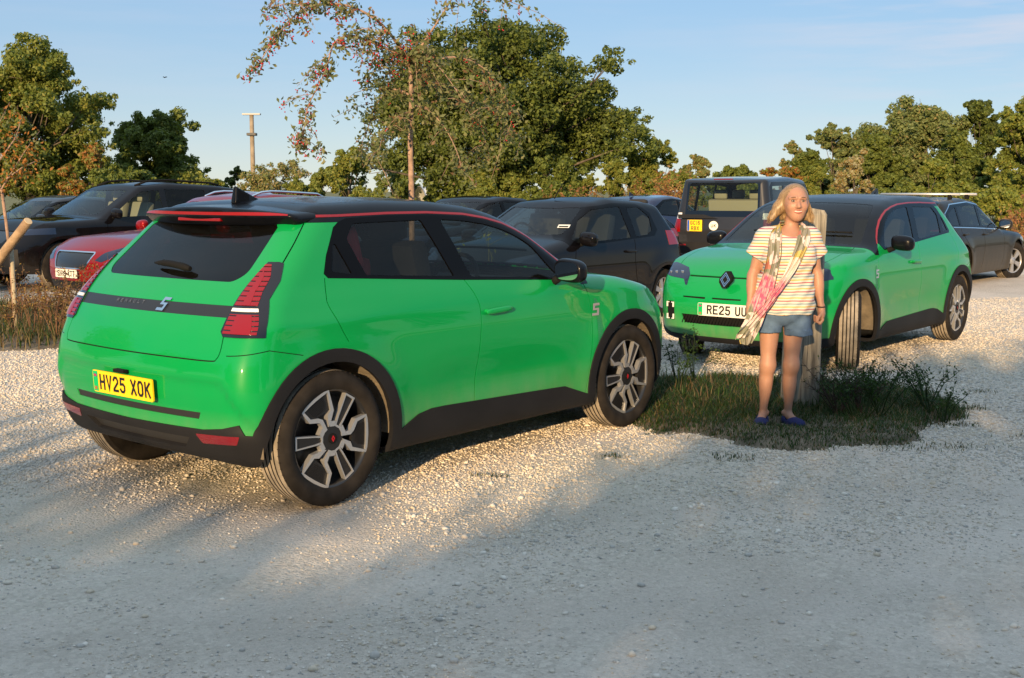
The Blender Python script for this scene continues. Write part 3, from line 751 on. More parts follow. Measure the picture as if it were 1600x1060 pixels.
SPINS = {(False, -1): 62, (True, -1): 58, (False, 1): 20, (True, 1): 40}
def build_hero(label, texts, steer, plates_rear, group=None):
    root = empty('green_hatchback', label=label, cat='car', group=group)
    S = Shell(HERO, (-.75, 0, .05), (3.5, 1.02, 1.62), .028)
    side = lambda c: c.y > .45
    # upper black part, windscreen, bonnet line
    S.cut_half('roof', 'y', [(-1, 1.372), (.24, 1.374), (.30, 1.392), (.60, 1.402), (.90, 1.402), (1.19, 1.388), (1.36, 1.365), (1.51, 1.331), (1.62, 1.29), (1.72, 1.243), (1.84, 1.165), (1.93, 1.095), (2.02, 1.02), (2.06, .96), (2.4, .96)])
    cowl = [(2.27 - .20 * (y * y), y) for y in np.linspace(-.05, 1.05, 12)]
    S.cut('body', 'z', cowl + [(3.6, 1.05), (3.6, -.05)], only=['roof'])
    S.cut('windscreen', 'z', rounded([(2.235, -.2), (2.235, 0), (2.21, .35), (2.125, .685), (1.50, .545), (1.53, .3), (1.545, 0), (1.545, -.2)], [0, 0, .2, .05, .05, .2, 0, 0]), only=['roof'])
    S.cut('bonnet', 'z', rounded([(2.285, -.1), (2.235, .45), (2.19, .66), (2.6, .695), (2.95, .66), (3.5, .55), (3.5, -.1)], [0, .1, .04, .3, .3, 0, 0]), where=lambda c: c.z > .78 and c.x > 2.1, only=['body'])
    S.cut('shut_line', 'z', strip(curve_pts([(2.18, .655), (2.35, .685), (2.6, .695), (2.8, .68), (3.0, .645), (3.10, .60)], 4), .006), where=lambda c: c.z > .8, only=['body', 'bonnet'])
    S.cut('body', 'x', [(-.1, .4), (.95, .4), (.95, .782), (-.1, .782)], where=lambda c: c.x > 2.9, only=['bonnet'])
    # side glass
    dlo = [(.055, 1.128), (.075, 1.106), (.30, 1.092), (1.0, 1.046), (1.80, 1.002), (1.90, .998), (1.965, 1.062), (1.93, 1.095), (1.84, 1.165), (1.72, 1.243), (1.62, 1.29), (1.51, 1.331), (1.36, 1.365), (1.19, 1.388), (.90, 1.402), (.60, 1.402), (.30, 1.392), (.24, 1.374), (.20, 1.35), (.10, 1.215)]
    S.cut('window_trim', 'y', dlo, where=side, only=['body', 'roof'])
    ups = dict(where=side, only=['window_trim'])
    S.cut('rear_side_glass', 'y', rounded([(.325, 1.108), (.965, 1.068), (.835, 1.374), (.335, 1.366), (.262, 1.29)], .015), **ups)
    S.cut('quarter_glass', 'y', rounded([(.11, 1.135), (.235, 1.118), (.178, 1.27), (.158, 1.26)], .01), **ups)
    S.cut('front_side_glass', 'y', rounded([(1.10, 1.058), (1.80, 1.018), (1.855, 1.03), (1.70, 1.205), (1.60, 1.262), (1.49, 1.305), (1.34, 1.342), (1.17, 1.364), (.985, 1.374)], [.015, .015, .01, .05, .05, .05, .05, .05, .02]), **ups)
    # red pinstripe over the windows
    top = [(-.6, 1.402), (.25, 1.405), (.60, 1.413), (.90, 1.413), (1.19, 1.400), (1.36, 1.377), (1.51, 1.344), (1.62, 1.303), (1.72, 1.256), (1.84, 1.178), (1.93, 1.108), (1.985, 1.055)]
    S.cut('pinstripe', 'y', strip(top, .012), where=lambda c: c.y > .40, only=['roof', 'window_trim'])
    # tail lamp and tailgate
    lampz = [.862, .95, 1.05, 1.12, 1.188]
    S.cut('tail_lamp', 'y', [(-.9, .858), (-.37, .858), (-.36, .90), (-.294, 1.024), (-.203, 1.107), (-.147, 1.184), (-.16, 1.190), (-.9, 1.190)], where=lambda c: c.y > .55 and c.x < 0)
    S.cut('tailgate', 'x', [(-.1, .748), (.60, .748), (.645, .757), (.66, .80), (.652, .858), (.628, .88), (.633, 1.05), (.644, 1.190), (.722, 1.190), (.651, 1.372), (-.1, 1.372)], where=lambda c: c.x < .1, only=['body', 'tail_lamp'])
    S.cut('rear_window', 'x', rounded([(-.2, 1.098), (.525, 1.098), (.578, 1.138), (.532, 1.35), (.50, 1.372), (-.2, 1.372)], [0, .04, .03, 0, 0, 0]), where=lambda c: c.x < .15, only=['tailgate'])
    S.cut('badge_strip', 'x', [(-.1, .943), (.63, .943), (.63, .996), (-.1, .996)], where=lambda c: c.x < .1, only=['tailgate'])
    S.cut('shut_line', 'x', strip(curve_pts([(-.1, .748), (.30, .748), (.60, .748), (.648, .760), (.66, .80), (.652, .860)], 4), .006), where=lambda c: c.x < 0, only=['body', 'tailgate'])
    S.cut('shut_line', 'y', strip([(-.150, 1.186), (-.05, 1.278), (.048, 1.372)], .004), where=lambda c: c.x < .15 and c.y > .5, only=['body', 'tailgate'])
    zz = (.872, .93, 1.0, 1.06, 1.12, 1.178)
    S.cut('lamp_red', 'y', [(-.9, zz[0])] + [(float(lamp_edge(z)) - .040, z) for z in zz] + [(-.9, zz[-1])], only=['tail_lamp'])
    S.cut('tail_lamp', 'x', [(.55, .86), (.645, .86), (.640, 1.0), (.645, 1.19), (.55, 1.19)], where=lambda c: c.x < .1, only=['lamp_red'])
    S.cut('lamp_core', 'y', [(-.9, zz[0])] + [(float(lamp_edge(z)) - .060, z) for z in zz] + [(-.9, zz[-1])], only=['lamp_red'])
    S.cut('lamp_red', 'x', [(.55, .86), (.690, .86), (.685, 1.0), (.655, 1.19), (.55, 1.19)], where=lambda c: c.x < .1, only=['lamp_core'])
    S.cut('lamp_white', 'y', [(-.9, .970), (.1, .970), (.1, .984), (-.9, .984)], only=['lamp_red', 'lamp_core'])
    for z0, z1 in ((.958, .970), (.984, .997)): S.cut('tail_lamp', 'y', [(-.9, z0), (.1, z0), (.1, z1), (-.9, z1)], only=['lamp_red', 'lamp_core'])
    z = .884
    while z < 1.17:
        S.cut('tail_lamp', 'y', [(-.9, z), (.1, z), (.1, z + .0055), (-.9, z + .0055)], only=['lamp_red']); z += .0215
    # doors
    S.cut('rear_door', 'y', [(.062, 1.106), (.03, 1.03), (.022, .985), (.05, .90), (.10, .80), (.25, .72), (.40, .60), (.44, .46), (.43, .30), (1.045, .30), (1.062, .5), (1.085, .72), (1.10, .88), (1.075, .97), (1.03, 1.048), (.55, 1.08)], where=side, only=['body'])
    S.cut('front_door', 'y', [(1.03, 1.048), (1.075, .97), (1.10, .88), (1.085, .72), (1.062, .5), (1.045, .30), (2.065, .26), (2.105, .50), (2.128, .72), (2.115, .87), (2.075, .985), (1.90, .998)], where=side, only=['body'])
    for ln in ([(1.028, 1.05), (1.075, .97), (1.10, .88), (1.085, .72), (1.062, .5), (1.045, .30)], [(2.07, .99), (2.115, .87), (2.128, .72), (2.105, .50), (2.065, .26)], [(.055, 1.108), (.03, 1.03), (.022, .985), (.05, .90), (.10, .80)]):
        S.cut('shut_line', 'y', strip(curve_pts(ln, 4), .006), where=side, only=['body', 'front_door', 'rear_door'])
    S.cut('shut_line', 'y', strip([(-.60, .76), (-.36, .80), (-.18, .762)], .004), where=lambda c: c.y > .7, only=['body'])
    # grey cladding
    low = ['body', 'front_door', 'rear_door', 'shut_line']
    S.cut('cladding', 'y', [(.40, .29), (.45, .31), (.60, .368), (.70, .383), (.80, .383), (1.02, .376), (1.87, .352), (2.00, .31), (2.12, .27), (2.2, .0), (.35, .0)], where=side, only=low)
    for cx in (0, 2.54): S.cut('cladding', 'y', circle2(cx, .325, .452, 56), where=side, only=low + ['badge_strip'])
    S.cut('cladding', 'x', [(-.1, 0), (1.1, 0), (1.1, .43), (.93, .425), (.84, .407), (.787, .412), (.763, .459), (.67, .435), (.55, .420), (-.1, .414)], where=lambda c: c.x < -.30, only=low)
    S.cut('cladding', 'x', [(-.1, 0), (1.1, 0), (1.1, .30), (.78, .30), (.62, .265), (-.1, .258)], where=lambda c: c.x > 2.9, only=low)
    S.cut('bumper_insert', 'x', [(-.1, .467), (.525, .467), (.54, .500), (-.1, .500)], where=lambda c: c.x < -.3, only=['body'])
    S.cut('bumper_crease', 'x', strip([(-.1, .712), (.50, .708), (.60, .70), (.655, .67), (.70, .60), (.735, .50)], .004), where=lambda c: c.x < -.3, only=['bumper_none'])
    S.cut('rear_reflector', 'x', rounded([(.53, .355), (.745, .368), (.768, .408), (.505, .400)], .008), where=lambda c: c.x < -.2, only=['cladding'])
    S.cut('diffuser', 'x', [(-.1, .315), (.38, .315), (.45, .375), (-.1, .375)], where=lambda c: c.x < -.2, only=['cladding'])
    # front face
    S.cut('headlamp', 'x', rounded([(.435, .700), (.455, .79), (.52, .845), (.66, .872), (.86, .90), (.86, .80), (.66, .762), (.50, .750), (.455, .70)], .010), where=lambda c: c.x > 2.93)
    S.cut('shut_line', 'x', strip([(-.1, .782), (.452, .782)], .014), where=lambda c: c.x > 2.9, only=['body', 'bonnet'])
    for a, b in ((-.1, .14), (.21, .45)): S.cut('bumper_slot', 'x', [(a, .594), (b, .598), (b, .610), (a, .610)], where=lambda c: c.x > 2.9, only=['body'])
    S.cut('grille', 'x', rounded([(-.1, .368), (.43, .372), (.46, .452), (-.1, .452)], [0, .01, .01, 0]), where=lambda c: c.x > 2.9, only=['body'])
    S.cut('daytime_lamp', 'x', rounded([(.54, .385), (.64, .388), (.64, .555), (.54, .555)], .02), where=lambda c: c.x > 2.7, only=['body'])
    S.cut('trash', 'y', circle2(0, .325, .388, 48) , where=side); S.cut('trash', 'y', circle2(2.54, .325, .388, 48), where=side)
    S.cut('trash', 'y', [(-.36, 0), (.36, 0), (.388, .33), (-.388, .33)], where=side); S.cut('trash', 'y', [(2.18, 0), (2.90, 0), (2.928, .33), (2.152, .33)], where=side)
    rg = S.region
    body = rg('body', root, GREEN, 0)[0]
    bonnet = rg('bonnet', root, GREEN, 0)[0]
    rg('roof', root, BLACKP, .001)
    fd = rg('front_door', root, GREEN, 0, split=True); rd = rg('rear_door', root, GREEN, 0, split=True)
    tg = rg('tailgate', root, GREEN, 0)[0]
    rg('windscreen', root, GLASSM, -.001, flange=0); rg('rear_window', tg, GLASSD, -.003, flange=0)
    rg('window_trim', root, mat('window_trim_black', (.003, .003, .004), .12, spec=.12), .002, split=True)
    rg('front_side_glass', root, GLASS, -.003, flange=0, split=True, oname='side_window'); rg('rear_side_glass', root, GLASSR, -.003, flange=0, split=True, oname='side_window'); rg('quarter_glass', root, GLASSD, -.003, flange=0, split=True, oname='quarter_window')
    rg('pinstripe', root, REDM, .003, split=True)
    rg('badge_strip', root, mat('badge_strip_black', (.018, .019, .022), .35), -.001)
    for L_ in rg('tail_lamp', root, mat('lamp_housing', (.008, .006, .007), .12, coat=.6), .006, flange=.02, split=True):
        sd_ = 1 if sum(v.co.y for v in L_.data.vertices) > 0 else -1
        rg('lamp_red', L_, REDL, .009, sides=(sd_,), oname='red_bars', flange=.006); rg('lamp_core', L_, REDL, .010, sides=(sd_,), oname='light_guide', flange=.006); rg('lamp_white', L_, WHITEL, .010, sides=(sd_,), oname='reversing_light', flange=.006)
    rg('shut_line', root, MATTEB, -.008, flange=0)
    rg('cladding', root, CLAD, .010, flange=.03)
    rg('diffuser', root, mat('diffuser_black', (.022, .022, .024), .6), -.012, flange=0)
    rg('bumper_insert', root, mat('insert_black', (.02, .02, .022), .5), -.006, flange=0)
    rg('rear_reflector', root, REDD, .012, flange=.01, split=True)
    for L_ in rg('headlamp', root, LENS, .002, flange=.012, split=True):
        sd_ = 1 if sum(v.co.y for v in L_.data.vertices) > 0 else -1
        pj = MB()
        for yc, zc, w_ in ((.56, .808, .040), (.63, .818, .034), (.70, .828, .026)):
            v = project(HERO, np.array([[3.10, yc, zc]]), 8)[0]; pj.box((v[0] + .004, sd_ * v[1], v[2]), (.012, w_, .028), Matrix.Rotation(R(34 * sd_), 3, 'Z'), .004)
        pj.build('lamp_units', mat('lamp_chrome', (.55, .60, .68), .15, metal=.8), L_)
    rg('bumper_slot', root, MATTEB, -.015, flange=0, loose=True); rg('grille', root, MATTEB, -.02, flange=0)
    # bumper edges need depth where slots are sunk
    ribs = MB()
    for i in range(29):
        y = -.43 + i * .86 / 28
        if abs(y) < .0: continue
        xx = 3.315 - .14 * y * y; ribs.tube([(xx, y - .015, .375), (xx, y + .015, .45)], .0035, 4)
    ribs.build('grille_ribs', MATTEB, root)
    for L_ in rg('daytime_lamp', root, MATTEB, -.004, flange=0, split=True):
        sd_ = 1 if sum(v.co.y for v in L_.data.vertices) > 0 else -1
        wl = MB()
        for (yc, zc, sy, sz) in ((.553, .400, 1, 1), (.627, .400, -1, 1), (.553, .542, 1, -1), (.627, .542, -1, -1)):
            for (du, dv) in ((.026, .009), (.009, .046)):
                yy = yc + sy * du / 2 - sy * .006; zz = zc + sz * dv / 2 - sz * .006
                xx = 3.325 - .14 * yc * yc - .42 * max(0, yc - .58) ** 1.35
                v = project(HERO, np.array([[xx, yy, zz]]), 5)[0]
                wl.box((v[0] + .004, sd_ * yy, zz), (.012, du, dv), Matrix.Rotation(R(28 * sd_), 3, 'Z'))
        wl.build('light_bars', WHITEL, L_)
    # spoiler at the trailing edge of the roof
    def spo(x, y, z):
        ay = np.abs(y)
        top_ = z - (1.462 - .10 * y * y - .10 * (.10 - x) ** 1.0 * .5)
        bot = (1.352 - .01 * y * y + .10 * (x + .1)) - z
        tip = (-.135 + .28 * y * y) - x
        f = smax(top_, bot, .02); f = smax(f, tip + .9 * (1.402 - z).clip(0), .02)
        f = smax(f, ay - (.640 - .10 * (z - 1.40)), .05); return smax(f, x - .22, .02)
    sp = implicit_obj('spoiler', spo, (-.25, -.75, 1.32), (.30, .75, 1.52), .018, BLACKP, root)
    sb = MB()
    ys = np.linspace(-.60, .60, 25)
    for a, b in zip(ys, ys[1:]):
        q = []
        for yy, zz in ((a, 1.409), (b, 1.409), (b, 1.424), (a, 1.424)):
            v = project(spo, np.array([[-.13 + .28 * yy * yy, yy, zz]]), 6, .05)[0]; q.append((v[0] - .003, v[1], v[2]))
        sb.poly(q)
    sb.build('spoiler_stripe', REDM, sp)
    bl = MB(); bl.box((-.112, 0, 1.385), (.02, .36, .016), None, .004); bl.build('brake_light', REDL, sp)
    # rear wiper
    w = MB()
    p0 = project(HERO, np.array([[-.30, -.07, 1.135]]), 5)[0]; pts = []
    for t in np.linspace(0, 1, 8):
        v = project(HERO, np.array([[-.29, .12 - .32 * t, 1.148 - .035 * t]]), 5)[0]; nn = normals_of(HERO, v[None])[0]; pts.append(v + nn * (.022 + .012 * math.sin(t * 3.1)))
    w.tube(pts, [.006, .012, .016, .017, .017, .018, .020, .012], 8); w.build('rear_wiper', MATTEB, tg)
    # shark fin aerial
    def fin(x, y, z):
        u = (x - .20) / .13; hgt = 1.478 + .075 * np.clip(1 - np.abs(u - .0) ** 1.0 * .0, 0, 1)
        sl = 1.478 + .085 * (1 - np.clip((x - .10) / .20, 0, 1)) ** 1.3
        f = smax(z - sl, 1.46 - z, .01); f = smax(f, .10 + (z - 1.48) * .15 - x, .01)
        return smax(f, np.abs(y) - (.022 - .12 * (z - 1.48).clip(0)) * np.clip((.31 - x) / .12, .0, 1) , .008)
    implicit_obj('aerial', fin, (.07, -.04, 1.45), (.33, .04, 1.59), .007, BLACKP, root)
    # lettering and badges at the back
    def back(u, v, d=0):      # u to the right as read from behind
        p = project(HERO, np.array([[float(HERO.Rr(v)), -u, v]]), 4, .05)[0]; nn = normals_of(HERO, p[None])[0]; p = p + nn * d; return tuple(p)
    mb = MB(); lettering(mb, 'RENAULT', -.135, .981, .016, .017, .022, .0028, lambda u, v, d: back(u, v, .002), depth=.002)
    mb.build('lettering', mat('badge_grey', (.16, .16, .17), .4, metal=.5), root, fixn=False)
    def five(put, cx, cz, s, m, parent, sk=.35):
        mb = MB()
        for poly in (((-.42, .5), (.55, .5), (.55, .30), (-.42, .30)), ((-.42, .30), (-.12, .30), (-.12, .06), (-.42, .06)), ((-.42, .10), (.50, .10), (.50, -.06), (-.42, -.06)), ((.20, -.06), (.50, -.06), (.50, -.34), (.20, -.34)), ((-.5, -.30), (.50, -.30), (.50, -.5), (-.5, -.5))):
            a = [put(cx + s * (p[0] * .9 + sk * p[1]), cz + s * p[1]) for p in poly]; mb.poly(a)
        return mb.build('badge', m, parent, fixn=False)
    five(lambda u, v: back(u, v, .006), .155, .981, .062, CHROME, tg)
    number_plate(root, (-.600, 0, .580), .05 - .10, -1, texts[0], YELP)
    nl = MB(); nl.box((-.60, .01, .652), (.03, .09, .018), None, .004); nl.build('plate_light', MATTEB, root)
    # front plate, rhombus badge
    if texts[1] is not None: number_plate(root, (3.338, 0, .508), 0, 1, texts[1], WHITEP)
    bd = MB(); h_, w_ = .070, .052
    def fpt(u, v, d): return (3.305 - .14 * u * u + d + (.775 - v) * .25, u, v)
    hexa = [(0, h_), (.024, h_), (w_ + .006, .024), (w_ + .006, -.010), (.010, -h_), (-.024, -h_), (-w_ - .006, -.024), (-w_ - .006, .010), (-.010, h_)]
    bd.prism([fpt(u, .775 + v, -.02) for u, v in hexa], (.045, 0, 0)); badge = bd.build('badge', MATTEB, bonnet)
    lg = MB()
    for sc, th in ((.90, .15), (.60, .17)):
        P = [(0, h_ * sc), (w_ * sc, 0), (0, -h_ * sc), (-w_ * sc, 0)]
        for q in range(4):
            a, b = P[q], P[(q + 1) % 4]; k = 1 - th
            lg.poly([fpt(a[0], .775 + a[1], .028), fpt(b[0], .775 + b[1], .028), fpt(b[0] * k, .775 + b[1] * k, .028), fpt(a[0] * k, .775 + a[1] * k, .028)])
    lg.build('emblem', CHROME, badge, fixn=False)
    # door furniture
    for s_, fdo, rdo in ((1, fd[0], rd[0]), (-1, fd[1], rd[1])):
        handle(fdo, HERO, 1.235, .868, GREEN, s_)
        m_ = mirror(root, 1.80, .845, 1.062, s_)
        def sidep(u, v, d=.002): return (u, s_ * (float(HERO.width(np.array(u), np.array(v))) + d), v)
        five((lambda u, v: sidep(4.33 - u, v, .004)) if s_ > 0 else (lambda u, v: sidep(u, v, .004)), 2.165, .80, .075, SILVER, body, sk=.2)
        dp = MB(); k = 0
        zs = np.linspace(.42, .87, 40)
        for i in range(39):
            z0, z1 = zs[i], zs[i] + .0085; xa = 2.148 + .03 * math.sin((z0 - .42) * 6) - .005; w1 = .048 * math.sin(math.pi * (z0 - .40) / .52) ** .6
            if i % 1 == 0: dp.poly([sidep(xa, z0), sidep(xa + w1, z0), sidep(xa + w1, z1), sidep(xa, z1)])
        dp.build('side_graphic', mat('graphic_grey_green', (.02, .20, .09), .5), body, fixn=False)
    # cabin
    underbody(root, HERO, -.75, 3.5, .94, .41)
    arch_liners(root, HERO, .405, CLADL)
    cabin_bits(root, (1.02, .22, 1.0, .75, 1.72), SEATD, accent=SEATD)
    hl = implicit_obj('headliner', lambda x, y, z: np.maximum(np.abs(HERO(x, y, z) + .045) - .008, np.maximum(1.36 - z, x - 1.42)), (-.3, -.8, 1.30), (1.5, .8, 1.5), .05, mat('headlining', (.10, .10, .105), .9), root)
    for cx in (0, 2.54):
        for s_ in (1, -1):
            wheel(root, cx, s_ * .775, .333, .336, .195, .246, s_, 'shield', steer if cx else 0, spin=R(SPINS[(cx > 0, s_)]))
    sp_ = MB()
    # windscreen wipers
    for y0 in (.10, .55):
        P = [project(HERO, np.array([[2.06 - .22 * (y0 - t) ** 2 - .02, y0 - t, 1.08]]), 6)[0] + np.array((0.01, 0, .018)) for t in np.linspace(0, .5, 8)]
        sp_.tube(P, .008, 6)
    sp_.build('wipers', MATTEB, root)
    return root

car_a = build_hero('bright green hatchback seen from behind, yellow rear plate HV25 XOK, nearest car', ('HV25 XOK', None), 0, True, 'green hatchbacks with black roofs')
car_a.location = (-1.535, 6.211, 0); car_a.rotation_euler = (0, 0, .877)
car_b = copy_tree(car_a); car_b.location = (3.928, 12.70, 0); car_b.rotation_euler = (0, 0, -2.254)
car_b['label'] = 'bright green hatchback facing the viewer behind the woman, white front plate, front wheels turned'
for w_ in children(car_b):
    if w_.name.startswith('wheel') and w_.location.x > 2: w_.rotation_euler.z += R(24)
for ch in list(children(car_b)):
    if ch.name.startswith('seat_cover'): bpy.data.objects.remove(ch)
fp = number_plate(car_b, (3.336, 0, .508), 0, 1, 'RE25 UU', WHITEP)
# in the near car: red fabric over the back of the rear seat, and a parking sticker in the far one
mb = MB(); mb.box((.40, -.42, 1.22), (.16, .34, .26), Matrix.Rotation(R(-14), 3, 'Y'), .055); mb.build('seat_cover', REDSEAT, car_a, smooth=True)
mb = MB(); mb.box((.60, -.40, 1.10), (.10, .16, .16), None, .05); mb.build('seat_cover', REDSEAT, car_a, smooth=True)

# ---------------------------------------------------------------- the other parked cars
def gform(wb, fo, ro, h, w, cowl, wtop, rtop, rear, hood=(.78, .98), belt=.95, tumble=.17, bottom=.2, wr=.32, kr=(.08, .10, .22), crown=.07, fcurve=.16, flare=.02):
    nose = wb + fo
    return Form(top=[(-ro - 1, h - .35), (-ro, h - .14), (rtop, h - .045), ((rtop + wtop) / 2 + .2, h), (wtop, h - .05), (cowl, hood[1]), (nose - .45, (hood[0] + hood[1]) / 2 + .03), (nose - .10, hood[0] - .02), (nose + .02, hood[0] - .18), (nose + .5, .0)],
                rear=rear, front=[(0, nose - .25), (.2, nose - .07), (.42, nose), (.62, nose - .01), (.74, nose - .06), (.9, nose - .25)],
                side=[(0, w * .46), (.2, w * .475), (.4, w * .495), (.65, w * .5), (belt - .12, w * .493), (belt - .02, w * .475), (h - .08, w * .475 - tumble), (h + .1, w * .475 - tumble - .08)],
                plan=[(-ro, .95), (-ro + .5, .99), (.4, 1), (nose - 1, 1), (nose - .4, .96), (nose, .90)], bottom=[(-ro, bottom + .1), (0, bottom), (wb, bottom), (nose, bottom + .02)],
                wb=wb, kr=kr, rcurve=.08, fcurve=fcurve, crown=crown, crown_hood=.06, wcurve=.16, flare=flare, arch=wr + .08, wheel_r=wr, cabin=(0, cowl))
def generic_car(name, label, form, paint, loc, yaw, dlo, glasses, wr=.32, ro=.7, fo=.8, group=None, h=.04, cuts=(), style='five', lower=None, rearwin=None, screen=None, belt=.95, roofcol=None, cowl=None, plate=None, rails=None, handles=(), mirror_at=None, steer=0, seat=SEATD, rear_glass=GLASSD, arch_trim=None, zo=0, dims=None, doors=()):
    root = empty(name, label=label, cat='car', group=group)
    f = form; S = Shell(f, (-ro - .15, 0, .05), (f.wb + fo + .15, 1.12, 2.0), h)
    side = lambda c: c.y > .4
    S.cut('window_trim', 'y', dlo, where=side)
    for g, nm in glasses: S.cut(nm, 'y', rounded(g, .02), where=side, only=['window_trim'])
    if screen: S.cut('windscreen', 'z', screen, where=lambda c: c.z > belt, only=['body', 'window_trim'])
    if rearwin: S.cut('rear_window', 'x', rearwin, where=lambda c: c.x < .5 and c.z > belt - .05, only=['body'])
    for nm, ax, poly, wh, on in cuts: S.cut(nm, ax, poly, where=wh, only=on)
    for dpoly in doors: S.cut('shut_line', 'y', strip(curve_pts(dpoly, 3), .010), where=side, only=['body'])
    r1 = wr + .055
    if arch_trim:
        for cx in (0, f.wb): S.cut('lower_trim', 'y', circle2(cx, wr, r1 + .05, 32), where=side, only=['body'])
        S.cut('lower_trim', 'y', [(0, 0), (f.wb, 0), (f.wb, .32), (0, .32)], where=side, only=['body'])
    for cx in (0, f.wb):
        S.cut('trash', 'y', circle2(cx, wr, r1, 32), where=side)
        S.cut('trash', 'y', [(cx - r1 + .03, 0), (cx + r1 - .03, 0), (cx + r1, wr), (cx - r1, wr)], where=side)
    rg = S.region; body = rg('body', root, paint, 0)[0]
    rg('window_trim', root, roofcol or mat('window_trim_black', (.003, .003, .004), .12, spec=.12), .002, split=True)
    rg('side_window', root, GLASS, -.003, flange=0, loose=True); rg('rear_side_window', root, rear_glass, -.003, flange=0, loose=True, oname='side_window')
    rg('windscreen', root, GLASS, -.003, flange=0); rg('rear_window', root, rear_glass, -.003, flange=0)
    rg('shut_line', root, MATTEB, -.006, flange=0); rg('lower_trim', root, CLAD, .008, flange=.02, loose=True)
    rg('headlamp', root, LENS, .003, split=True); rg('tail_lamp', root, REDL, .004, loose=True); rg('grille', root, mat('grille_dark', (.012, .012, .013), .35, coat=.5), -.01, flange=0)
    rg('grille_trim', root, CHROME, .006); rg('bumper', root, CLAD, .004); rg('chrome_trim', root, CHROME, .004, split=True); rg('upper_panel', root, GLASSB, .002)
    rg('light_panel', root, WHITEL, .004, oname='lamp_lens', split=True)
    d = dims or (f.wb * .42, f.wb * .10, belt + .02, .72, f.wb * .70)
    underbody(root, f, -ro - .1, f.wb + fo + .1, belt - .05, r1 + .01, h=.08)
    cabin_bits(root, d, seat, screen=False)
    for cx in (0, f.wb):
        for s_ in (1, -1):
            y = float(f.width(np.array(float(cx)), np.array(.45))) - .12
            wheel(root, cx, s_ * y, wr, wr + .003, .2, wr * .66, s_, style, steer if cx else 0, spin=cx + s_ * .4)
    if mirror_at:
        for s_ in (1, -1): mirror(root, mirror_at[0], mirror_at[1], mirror_at[2], s_, roofcol or paint, size=(.14, .22, .16))
    for (hx, hz) in handles:
        for s_ in (1, -1): handle(root, f, hx, hz, CHROME if rails else paint, s_)
    if rails:
        x0, x1, zr, m_ = rails
        for s_ in (1, -1):
            P = []
            for t in np.linspace(0, 1, 9):
                x = x0 + (x1 - x0) * t; yy = .56; v = project(f, np.array([[x, yy, zr]]), 6, .1)[0]; P.append((v[0], s_ * v[1], v[2] + .045 * min(1, 8 * t, 8 * (1 - t))))
            mb = MB(); mb.tube(P, .018, 8); mb.build('roof_rail', m_, root)
    if plate: number_plate(root, *plate)
    root.location = (loc[0], loc[1], zo); root.rotation_euler = (0, 0, yaw)
    return root
GLASSB = mat('black_glass_panel', (.004, .004, .005), .05, coat=.5)
BLK = dusty('black_car_paint', (.003, .003, .005), .25, 0, .6, amount=.12, top=.6); BLK.node_tree.nodes['Principled BSDF'].inputs['Specular IOR Level'].default_value = .0
NAVY = dusty('navy_car_paint', (.008, .010, .045), .3, 0, 1, amount=.4)
REDP = dusty('red_car_paint', (.20, .002, .006), .3, .2, .6, amount=.1); REDP.node_tree.nodes['Principled BSDF'].inputs['Specular IOR Level'].default_value = .1
GREYP = dusty('grey_car_paint', (.016, .015, .014), .35, .0, .5, amount=.3, top=.7)
DGREY = dusty('dark_grey_car_paint', (.022, .024, .030), .35, .2, .7, amount=.5)
for m_ in (GREYP, DGREY, NAVY): m_.node_tree.nodes['Principled BSDF'].inputs['Specular IOR Level'].default_value = .08
GREYP.node_tree.nodes['Principled BSDF'].inputs['Coat Weight'].default_value = .25
YW = -2.254; YA = .877
GRP = 'cars parked in rows on the gravel'
# small black three-door hatchback
f_city = gform(2.34, .60, .52, 1.46, 1.62, 2.02, 1.30, .2, [(0, -.38), (.4, -.52), (.7, -.52), (.90, -.46), (1.0, -.42), (1.38, -.12), (1.7, .2)], hood=(.80, 1.02), belt=.96, wr=.29, kr=(.09, .14, .25))
lampz = lambda c: c.y > .35 and c.x < .1
generic_car('black_hatchback', 'small black three-door hatchback parked between the two green cars, sticker on its windscreen', f_city, BLK, (1.27, 14.97), YW,
    [(.10, 1.06), (.20, .99), (1.30, .94), (1.95, .93), (1.98, 1.0), (1.62, 1.22), (1.35, 1.345), (.9, 1.385), (.40, 1.375), (.16, 1.26)],
    [([(.72, .985), (1.80, .955), (1.86, 1.0), (1.58, 1.20), (1.33, 1.315), (.78, 1.345)], 'side_window'), ([(.22, 1.06), (.34, 1.01), (.60, .995), (.63, 1.33), (.38, 1.33), (.20, 1.22)], 'side_window')],
    wr=.29, ro=.52, fo=.6, screen=rounded([(1.98, -.2), (1.96, .3), (1.87, .60), (1.36, .50), (1.44, .2), (1.45, -.2)], .05), belt=.93,
    cuts=[('tail_lamp', 'x', rounded([(.66, .88), (.80, .87), (.80, 1.04), (.70, 1.05)], .03), lambda c: c.x < -.1, ['body']), ('headlamp', 'x', rounded([(.42, .62), (.80, .66), (.80, .88), (.5, .80)], .04), lambda c: c.x > 2.3, ['body']),
          ('grille', 'x', rounded([(-.1, .35), (.45, .35), (.4, .62), (-.1, .62)], .03), lambda c: c.x > 2.5, ['body'])],
    style='seven', mirror_at=(1.74, .76, 1.0), handles=[(.80, .83)], steer=0, doors=[[(.66, .96), (.70, .7), (.62, .35), (.6, .28)], [(1.85, .93), (1.90, .7), (1.86, .5), (1.88, .28)]], rear_glass=GLASS, dims=(1.0, .1, 1.0, .66, 1.62))
city = bpy.data.objects['black_hatchback']
mb = MB(); p = project(f_city, np.array([[1.72, .52, 1.10]]), 6, .1)[0]; n_ = normals_of(f_city, p[None])[0]; t_ = np.cross(n_, (0, 0, 1)); t_ /= np.linalg.norm(t_); b_ = np.cross(t_, n_); p = p + n_ * .006
